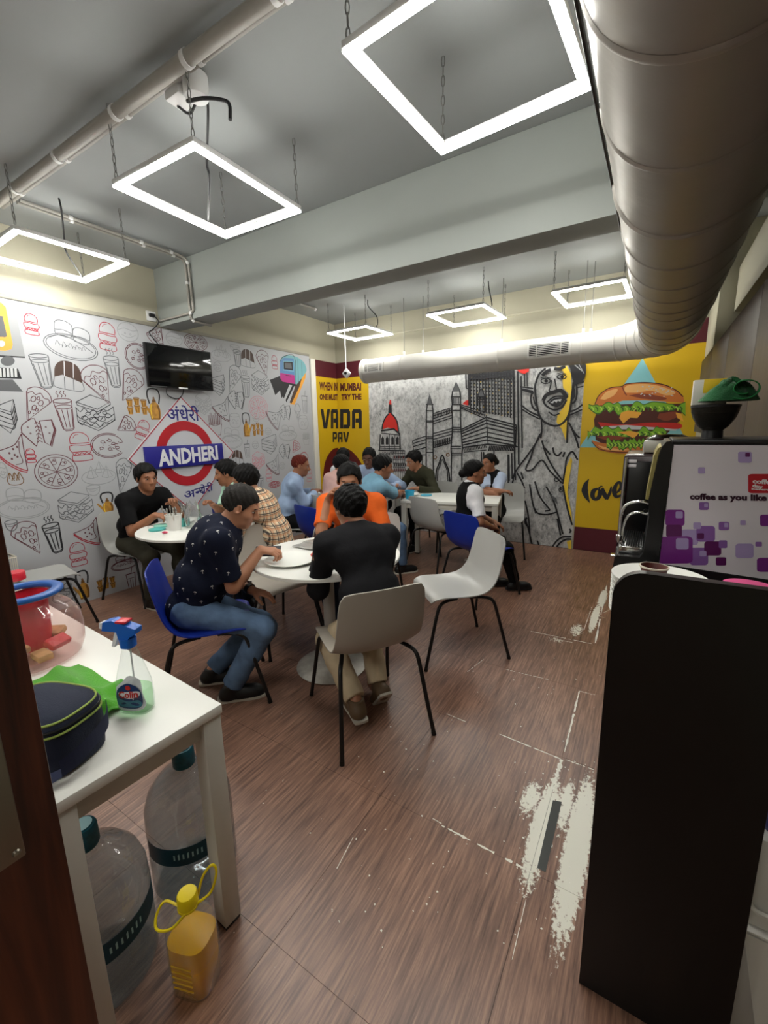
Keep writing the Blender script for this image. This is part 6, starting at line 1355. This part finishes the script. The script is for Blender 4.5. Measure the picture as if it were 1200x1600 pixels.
    B.ell(hp_(.082, 0, -.058), HA, (.014*s, .024*s, .007*s), .008); B.ell(hp_(.081, 0, -.071), HA, (.014*s, .020*s, .008*s), .008); B.ell(hp_(.094, 0, -.0645), HA, (.010*s, .022*s, .0022*s), .004, 's')
    sdf_obj(B, 'body', SK_M[skin], root)
    # face details
    for sd in (-1, 1):
        c = hp_(.0735, sd*.031, .003); R3 = Matrix(((hf[0], hl[0], hu[0]), (hf[1], hl[1], hu[1]), (hf[2], hl[2], hu[2])))
        mb = MB(); e_ = MB().lathe([(0, -.0125), (.0085, -.009), (.0122, 0), (.0085, .009), (0, .0125)], 14); mb.add([tuple(R3 @ Vector((p[0]*s, p[1]*1.15*s, p[2]*.44*s))+Vector(c)) for p in e_.v], e_.f, 0)
        ci = hp_(.0845, sd*.031, .003); e2 = MB().lathe([(0, -.003), (.0062, -.002), (.0062, .001), (0, .003)], 12); mb.add([tuple(R3 @ Vector((p[2]*s, p[0]*s, p[1]*.9*s))+Vector(ci)) for p in e2.v], e2.f, 1)
        mb.build('eye', [eye_w, eye_d], root, smooth=80)
        MB().tube([hp_(.083, sd*.013, .022), hp_(.0885, sd*.028, .029), hp_(.078, sd*.050, .023)], [.0035*s, .0042*s, .002*s], 6).build('eyebrow', HAIR['black'], root, smooth=80)
    if moustache: MB().tube([hp_(.080, -.028, -.056), hp_(.094, -.014, -.048), hp_(.098, 0, -.046), hp_(.094, .014, -.048), hp_(.080, .028, -.056)], [.003*s, .006*s, .006*s, .006*s, .003*s], 8).build('moustache', HAIR['black'], root, smooth=80)
    # hair
    G = SDF(HC-.17*s, HC+.17*s, .0045 if h < .007 else .0055); uf, uu = UMIN[hstyle]
    G.ell(hp_(-.014, 0, .032), HA, ((.096+hthick)*s, (.0765+hthick*.75)*s, (.087+hthick)*s), 0)
    X = np.meshgrid(*G.ax, indexing='ij', sparse=True); q = [(X[i]-HC[i])/s for i in range(3)]; f_ = sum(q[i]*hf[i] for i in range(3)); u_ = sum(q[i]*hu[i] for i in range(3)); l_ = sum(q[i]*hl[i] for i in range(3))
    lim = np.interp(f_, uf, uu)+.006*np.sin(60*l_)+np.where(np.abs(l_) < .05, 0, 0); nb_ = .0022*np.sin(95*f_+40*l_+wseed)+.002*np.sin(120*l_-70*u_+2*wseed)+.002*np.sin(170*(f_+u_))
    G.f = np.maximum(G.f+nb_*s*(.5 if female else 1.0), ((lim-u_)*.9*s)).astype(np.float32)
    G.ell(hp_(-.012, 0, .026), HA, (.0905*s, .0705*s, .0805*s), 0, 's')
    if bald: G.ell(hp_(-.045, .008, .118), HA, (.03*s, .024*s, .02*s), .012, 's')
    if bun: G.ell(hp_(-.118, 0, .0 if bun == 1 else -.02), HA, (.042*s, .046*s, .044*s), .015)
    sdf_obj(G, 'hair', HAIR[hair], root)
    # ---------- trousers and shoes
    if trousers is not None:
        T_ = SDF(lo, hi, max(h, .007)); T_.ell(S0-U*.005, A0, (.122*s+.008, .170*s+.008, .112*s+.006), .03, cut=(S0+U*.06, U)); 
        for sd in (-1, 1):
            hpj, kn, an = leg[sd]; sdn = nz(an-kn); T_.cap(hpj, kn, .088*s, .068*s, .045); T_.cap(kn, kn+(an-kn)*.4, .069*s, .066*s, .03); T_.cap(kn+(an-kn)*.35, an+sdn*.03, .066*s, .058*s, .02, cut=(an-sdn*.012, sdn))
        T_.wrinkle(.0028, 62, wseed+11); sdf_obj(T_, 'trousers', trousers, root)
    if shoes is not None:
        for sd in (-1, 1):
            hpj, kn, an = leg[sd]; lift = an-U*.085; ff = nz(F*math.cos(math.radians(footang*sd))+L*math.sin(math.radians(footang*sd))); pit = math.radians(heel if heel and sd == -1 else 0)
            fd = nz(ff*math.cos(pit)-U*math.sin(pit)); fu = nz(U*math.cos(pit)+ff*math.sin(pit)); c = an-fu*.050*s
            fl_ = np.cross(fu, fd); Q_ = SDF(c-.24*s, c+.24*s, .006)
            if shoes != 'sandal':
                Q_.cap(c-fd*.035*s, c+fd*.15*s-fu*.012*s, .043*s, .036*s, .02, cut=(c-fu*.024*s, -fu)); Q_.cap(c-fd*.02*s, an-fu*.002, .043*s, .046*s, .02, cut=(an+fu*.012, fu)); Q_.cap(c+fd*.05*s, c+fd*.12*s-fu*.004*s, .044*s, .042*s, .02, cut=(c-fu*.024*s, -fu))
                so = sdf_obj(Q_, 'shoe', shoes[0] if isinstance(shoes, tuple) else shoes, root)
            sl = MB(); prof = [(-.085, .030), (-.06, .041), (.0, .041), (.07, .045), (.13, .046), (.175, .034), (.192, .012)]; ptsL = [(a_, b_) for a_, b_ in prof]; out = sm(ptsL+[(a_, -b_) for a_, b_ in prof[::-1]], 3, True)
            sl.prism([(p[0], p[1]) for p in out], -.036, -.022, fn=lambda a_, b_, z_: tuple(c+s*(fd*a_+fl_*b_+fu*z_)))
            sl.build('shoe_sole', shoes[1] if isinstance(shoes, tuple) else sole_m, root, smooth=40)
            if shoes == 'sandal': MB().tube([c+s*(fl_*.04-fu*.02+fd*.09), c+s*(fu*.012+fd*.085), c+s*(-fl_*.04-fu*.02+fd*.09)], .007, 8).build('sandal_strap', legm, root)
    # ---------- shirt
    if shirt is not None:
        G = SDF(lo, hi, max(h, .006)); torso(G, .009, .04)
        hem = S0-U*.045*s; sl, X = G.win(lo, hi)
        G.f = np.maximum(G.f, (sum((X[i]-hem[i])*(-U[i]) for i in range(3))).astype(np.float32))
        nk = S3+nd*.010*s
        # neck opening
        G.cap(S3-ud*.0+Fc*.01, S3+nd*.16*s+Fc*.02*s, .058*s, .07*s, .012, 's')
        for sd in (-1, 1):
            e, w = arm[sd]; a = Sh[sd]
            if sleeve == 'short': p = a+(e-a)*.80; G.cap(a-Lc*sd*.02, a+(e-a)*.9, .064*s, .064*s, .05, cut=(p, nz(e-a)))
            elif sleeve == 'long':
                G.cap(a-Lc*sd*.02, e, .062*s, .061*s, .05); G.cap(e, e+(w-e)*.4, .060*s, .056*s, .02); G.cap(e+(w-e)*.35, w, .057*s, .043*s, .02, cut=(w-nz(w-e)*.01, nz(w-e)))
            elif sleeve == 'none': pass
        G.wrinkle(.0030, 48, wseed)
        so = sdf_obj(G, 'shirt', shirt, root)
        if collar is not None:
            n = 26; mb = MB(); V = []
            for k in range(n+1):
                a = -2.75+5.5*k/n; dr_ = Lc*math.sin(a)-Fc*math.cos(a)
                base = S3+nd*.004*s+Fc*.008*s; r0 = .066*s; up_ = .036*s*(1 if abs(a) < 2.2 else .8)
                V += [base+dr_*r0+nd*.006*s, base+dr_*(r0-.005*s)+nd*up_, base+dr_*(r0+.008*s)+nd*(up_*.9), base+dr_*(r0+.018*s)-nd*.012*s-ud*.006]
            f = [(4*k+j, 4*k+j+1, 4*k+5+j, 4*k+4+j) for k in range(n) for j in range(3)]
            mb.add(V, f); mb.build('collar', collar, root, smooth=70)
    if vest is not None:
        G = SDF(lo, hi, .0075); torso(G, .015, .04); hem = S0-U*.06; sl, X = G.win(lo, hi); G.f = np.maximum(G.f, (sum((X[i]-hem[i])*(-U[i]) for i in range(3))).astype(np.float32))
        G.cap(S3-ud*.0+Fc*.0, S3+nd*.2*s, .066*s, .08*s, .012, 's'); G.cap(S3+Fc*.16*s+ud*.02, S2+Fc*.15*s, .085*s, .03*s, .01, 's')
        for sd in (-1, 1): G.cap(Sh[sd]+Lc*sd*.0, Sh[sd]+Lc*sd*.2-ud*.05, .068*s, .1*s, .01, 's'); G.cap(Sh[sd]+Lc*sd*.03, Sh[sd]-ud*.09*s+Lc*sd*.03, .06*s, .06*s, .02, 's')
        sdf_obj(G, 'waistcoat', vest, root)
    return J
def W(x, y, deg, p):   # a world point in the local frame of a person standing at x, y and facing deg
    return np.array(Matrix.Rotation(-math.radians(deg), 3, 'Z') @ Vector((p[0]-x, p[1]-y, p[2])))
# ------------------------------------------------------------------ the people in the room
def fabric(n, c, noise=.06, nscale=9): return mat('cloth_'+n, c, .85, bump=.55, bscale=17, noise=noise, nscale=nscale, spec=.2)
plaid = bpy.data.materials.new('cloth_plaid'); plaid.use_nodes = True
def _plaid():
    nt = plaid.node_tree; b = nt.nodes['Principled BSDF']; N = nt.nodes.new; Lk = nt.links.new
    tc = N('ShaderNodeTexCoord'); mp = N('ShaderNodeMapping'); mp.inputs['Rotation'].default_value = (.12, .1, .5); mp.inputs['Scale'].default_value = (1.3, 1.3, 1.3); Lk(tc.outputs['Object'], mp.inputs[0]); sp_ = N('ShaderNodeSeparateXYZ'); Lk(mp.outputs[0], sp_.inputs[0])
    def band(out, per, ph, w):
        m = N('ShaderNodeMath'); m.operation = 'MULTIPLY_ADD'; m.inputs[1].default_value = 1/per; m.inputs[2].default_value = ph; Lk(out, m.inputs[0])
        f = N('ShaderNodeMath'); f.operation = 'FRACT'; Lk(m.outputs[0], f.inputs[0]); g = N('ShaderNodeMath'); g.operation = 'LESS_THAN'; g.inputs[1].default_value = w; Lk(f.outputs[0], g.inputs[0]); return g.outputs[0]
    def mix(fac, a, c, k=1.0):
        x = N('ShaderNodeMix'); x.data_type = 'RGBA'; m = N('ShaderNodeMath'); m.operation = 'MULTIPLY'; m.inputs[1].default_value = k; Lk(fac, m.inputs[0]); Lk(m.outputs[0], x.inputs['Factor'])
        if isinstance(a, tuple): x.inputs['A'].default_value = a
        else: Lk(a, x.inputs['A'])
        x.inputs['B'].default_value = c; return x.outputs['Result']
    c = (rgb(222, 205, 176))
    for out in (sp_.outputs[1], sp_.outputs[2]):
        c = mix(band(out, .062, .1, .34), c, rgb(206, 142, 96), .55)
        c = mix(band(out, .062, .62, .16), c, rgb(44, 42, 48), .85); c = mix(band(out, .062, .84, .07), c, rgb(44, 42, 48), .85)
    Lk(c, b.inputs['Base Color']); b.inputs['Roughness'].default_value = .9
_plaid()
navy_c = fabric('navy', (17, 22, 40)); black_c = fabric('black', (13, 13, 15)); tee_c = fabric('charcoal', (22, 22, 25)); jeans = fabric('jeans', (84, 106, 134), .30, 9); dkjean = fabric('dark_jeans', (34, 42, 58), .2); khaki = fabric('khaki', (198, 180, 150), .1); blk_t = fabric('black_trousers', (13, 13, 15)); drab = fabric('drab', (58, 56, 46))
orange = fabric('orange', (222, 98, 36)); ltblue = fabric('light_blue', (156, 176, 206)); pink = fabric('pink', (224, 184, 176)); polo = fabric('polo_blue', (122, 166, 190)); olive = fabric('olive', (52, 52, 38)); mint = fabric('mint', (168, 206, 186)); whitec = fabric('white', (220, 220, 224)); pale = fabric('pale_blue', (178, 192, 216)); blkshoe = mat('shoe_black', (18, 18, 19), .45)
# navy polo man
x, y, d = -2.125, 1.355, 46
J = person('man in a navy polo shirt with white palm prints at the front round table', x, y, d, 'light', 'grey', 'short', .010, navy_c, 'short', jeans, (blkshoe, sole_m), lean=28, twist=-4, hp=28, hy=-6, sc=.97, wide=1.10, belly=.065, depth=.03, collar=navy_c, h=.0055,
           RH=W(x, y, d, (-1.82, 1.60, .84)), LH=W(x, y, d, (-1.93, 1.61, .575)), Ld=W(0, 0, d, (.7, .5, -.25)), lcurl=.35, Rpole=(-.3, -.15, -1), Lpole=(-.4, .4, -.8), Rd=W(0, 0, d, (.75, .6, -.12)), Rn=W(0, 0, d, (.1, .35, -.9)), rcurl=.85, RF=(.18, -.13), LF=(.05, .08), wseed=3)
hx = MB()  # palm prints: flat white marks on the shirt
so = [c for c in J['root'].children if c.name.startswith('shirt')][0]; me = so.data
vs = np.array([v.co[:] for v in me.vertices]); vn = np.array([v.normal[:] for v in me.vertices]); pick = []
for i in rng.permutation(len(vs)):
    if all(np.linalg.norm(vs[i]-vs[j]) > .058 for j in pick): pick.append(i)
    if len(pick) > 130: break
for i in pick:
    n = vn[i]; u = nz(np.array([.1, 0, 1.0])-n*n[2]); r = np.cross(u, n); c = vs[i]+n*.0022; a = rng.uniform(-.25, .25); u, r = u*math.cos(a)+r*math.sin(a), r*math.cos(a)-u*math.sin(a)
    P2 = lambda p, q: c+r*p*1.15+u*q*1.15
    hx.add([P2(-.0075, .002), P2(-.005, .0065), P2(0, .0085), P2(.005, .0065), P2(.0075, .002), P2(.0025, .0035), P2(0, .0025), P2(-.0025, .0035)], [(0, 7, 6, 5, 4, 3, 2, 1)]); hx.add([P2(-.0009, .003), P2(.0009, .003), P2(.0016, -.009), P2(.0002, -.009)], [(0, 3, 2, 1)])
hx.build('palm_print', mat('print_white_palm', (210, 208, 204), .7), so, smooth=None, kind='stuff')
e, w = J['arm'][1]; q = w+(e-w)*.10; dd = nz(e-w)
MB().tube([q-dd*.012, q+dd*.012], .034, 18).build('watch_strap', legm, J['root']); MB().tube([q+np.array([0, .02, .028]), q+np.array([0, .024, .036])], .016, 16).build('watch_case', chrome, J['root'])
ph = thing('phone', 'smartphone propped over the plate in the hand of the navy polo man', 'phone', (-1.86, 1.69, .805), math.radians(62)); MB().box((-.035, -.075, -.004), (.035, .075, .004), .003).build('phone_body', legm, ph); MB().box((-.031, -.068, .0041), (.031, .068, .0046), 0).build('screen', mat('phone_screen', (60, 62, 66), .15), ph); ph.rotation_euler = (0, .75, math.radians(-58))
# black T-shirt man
x, y, d = -1.115, 1.67, 146
J = person('man in a black T-shirt seen from behind at the front round table', x, y, d, 'tan', 'black', 'short', .020, tee_c, 'long', khaki, (mat('shoe_brown', (96, 76, 54), .6), sole_m), lean=28, hp=14, hy=8, sc=.94, wide=1.14, bald=True, h=.0055,
           RH=W(x, y, d, (-1.45, 2.02, .80)), LH=W(x, y, d, (-1.56, 1.80, .80)), Rpole=(-.3, -.25, -1), Lpole=(-.3, .22, -1), RF=(.12, -.07, .10), LF=(.02, .10, .12), heel=50, wseed=5)
mb = MB(); base = J['S3']; nn = [base+J['Fc']*(.02+.075*math.cos(a))*1.0+J['Lc']*.075*math.sin(a)+J['ud']*(.035-.045*math.cos(a)) for a in np.linspace(0, 2*PI, 24)[:-1]]
mb.tube(nn, .006, 8, closed=True); mb.build('neck_lanyard', mat('lanyard_red', (196, 96, 82), .6), J['root'])
# orange T-shirt man
x, y, d = -1.90, 2.62, 298
J = person('man in an orange T-shirt leaning his forehead on his hand', x, y, d, 'tan', 'black', 'short', .016, orange, 'short', dkjean, (blkshoe, sole_m), lean=20, hp=14, hy=4, sc=.98, wide=1.16, h=.0065,
           RH=W(x, y, d, (-1.95, 2.37, 1.0)), REl=W(x, y, d, (-1.95, 2.285, .785)), LH=W(x, y, d, (-1.60, 2.28, .80)), Lpole=(-.3, .6, -.8), Rd=W(0, 0, d, (.55, -.2, .75)), Rn=W(0, 0, d, (.8, .2, -.4)), rcurl=.5, wseed=7)
mb = MB(); 
# black polo man at the wall
x, y, d = -3.93, 2.02, 6
J = person('man in a black polo shirt eating beside the doodle wall', x, y, d, 'mid', 'black', 'short', .017, black_c, 'short', drab, (blkshoe, sole_m), lean=26, hp=6, hy=-10, sc=.97, wide=1.15, belly=.02, collar=black_c, h=.0065,
           RH=W(x, y, d, (-3.44, 1.94, .83)), LH=W(x, y, d, (-3.50, 2.15, .89)), Rpole=(-.2, -.35, -1), Lpole=(-.2, .5, -.8), Rd=(1, .25, .0), Rn=(0, .3, -1), Ld=(.5, -.4, .55), rcurl=.8, lcurl=.9, RF=(.34, -.16), LF=(.40, .10), wseed=9)
# mint shirt man
x, y, d = -3.25, 2.78, 250
person('man with a moustache in a mint shirt behind the back round table', x, y, d, 'mid', 'black', 'short', .018, mint, 'short', dkjean, (blkshoe, sole_m), lean=20, hp=12, hy=-18, sc=.95, moustache=True, h=.0075, RH=W(x, y, d, (-3.24, 2.36, .86)), LH=W(x, y, d, (-3.0, 2.45, .80)), Rpole=(-.3, -.6, -.8), Rd=(.6, .3, .6), rcurl=.9, wseed=11)
# plaid shirt man
x, y, d = -2.46, 2.38, 208
person('man in a cream and orange plaid shirt at the back round table', x, y, d, 'tan', 'black', 'short', .018, plaid, 'long', dkjean, (blkshoe, sole_m), lean=24, hp=16, hy=4, sc=.97, wide=1.08, collar=plaid, h=.0068, RH=W(x, y, d, (-2.86, 2.32, .80)), LH=W(x, y, d, (-2.78, 2.06, .80)), wseed=13)
# light blue shirt man with henna hair
x, y, d = -3.38, 3.37, 38
person('balding man with henna dyed hair in a light blue shirt seen from behind', x, y, d, 'mid', 'henna', 'recede', .006, ltblue, 'long', blk_t, (blkshoe, sole_m), lean=18, hp=14, hy=0, sc=.94, wide=1.1, belly=.02, collar=ltblue, h=.0078, RH=W(x, y, d, (-3.19, 3.66, .80)), LH=W(x, y, d, (-3.30, 3.74, .80)), wseed=15)
x, y, d = -3.10, 3.76, 76
person('man in a pink shirt seen from behind near the yellow corner', x, y, d, 'mid', 'black', 'short', .016, pink, 'long', blk_t, (blkshoe, sole_m), lean=22, hp=14, hy=-22, sc=.92, collar=pink, h=.0085, RH=W(x, y, d, (-2.92, 4.14, .80)), LH=W(x, y, d, (-3.14, 4.16, .80)), wseed=17)
x, y, d = -3.42, 4.64, 275
person('man in a pale shirt facing us under the yellow lettering', x, y, d, 'mid', 'black', 'short', .018, whitec, 'long', blk_t, (blkshoe, sole_m), lean=16, hp=12, hy=20, sc=.95, collar=whitec, h=.0085, RH=W(x, y, d, (-3.30, 4.42, .80)), LH=W(x, y, d, (-3.1, 4.42, .80)), wseed=19)
x, y, d = -2.96, 4.64, 270
person('dark skinned man in a light blue shirt facing us before the domed mural', x, y, d, 'dark', 'black', 'short', .008, ltblue, 'long', blk_t, (blkshoe, sole_m), lean=20, hp=18, hy=14, sc=.99, collar=ltblue, h=.0085, RH=W(x, y, d, (-2.9, 4.38, .80)), LH=W(x, y, d, (-2.62, 4.38, .80)), wseed=21)
x, y, d = -2.49, 3.49, 52
J = person('man in a sky blue polo shirt with his elbow on the rectangular table', x, y, d, 'mid', 'black', 'short', .014, polo, 'short', jeans, (blkshoe, sole_m), lean=27, side=-4, hp=14, hy=-10, sc=.98, wide=1.16, belly=.02, collar=polo, h=.007, RH=W(x, y, d, (-2.26, 3.98, .80)), LH=W(x, y, d, (-2.38, 4.05, .80)), Rpole=(-.1, -1, -.25), RF=(.42, -.14), wseed=23)
x, y, d = -2.36, 4.90, 250
person('man in a dark olive sweater leaning over the rectangular table', x, y, d, 'tan', 'black', 'short', .016, olive, 'long', blk_t, (blkshoe, sole_m), lean=24, hp=20, hy=-14, sc=.95, h=.0078, RH=W(x, y, d, (-2.62, 4.52, .80)), LH=W(x, y, d, (-2.28, 4.42, .80)), Ld=W(0, 0, d, (-.9, -.2, 0)), wseed=25)
x, y, d = -1.36, 3.57, 36
J = person('woman in a black waistcoat over a white blouse looking right, on the blue chair', x, y, d, 'mid', 'black', 'tied', .012, whitec, 'short', blk_t, (blkshoe, mat('sole_dark', (30, 28, 28), .6)), lean=6, hp=4, hy=-8, sc=.88, female=True, bun=2, vest=blk_t, collar=whitec, h=.007, RH=W(x, y, d, (-1.13, 3.62, .62)), LH=W(x, y, d, (-1.2, 3.86, .62)), RF=(.46, -.02), LF=(.30, .10), wseed=27)
x, y, d = -1.53, 4.88, 262
J = person('woman in a black waistcoat and pale blue blouse with crossed arms behind the table', x, y, d, 'mid', 'black', 'tied', .010, pale, 'short', blk_t, 'sandal', lean=10, hp=4, hy=-22, sc=.86, female=True, bun=1, vest=blk_t, collar=pale, h=.007, RH=W(x, y, d, (-1.34, 4.60, .80)), LH=W(x, y, d, (-1.60, 4.58, .80)), Rd=W(0, 0, d, (1, .1, 0)), Ld=W(0, 0, d, (-1, .1, 0)), Rpole=(-.3, -1, -.5), Lpole=(-.3, 1, -.5), RF=(.34, -.06), LF=(.34, .22), wseed=29)
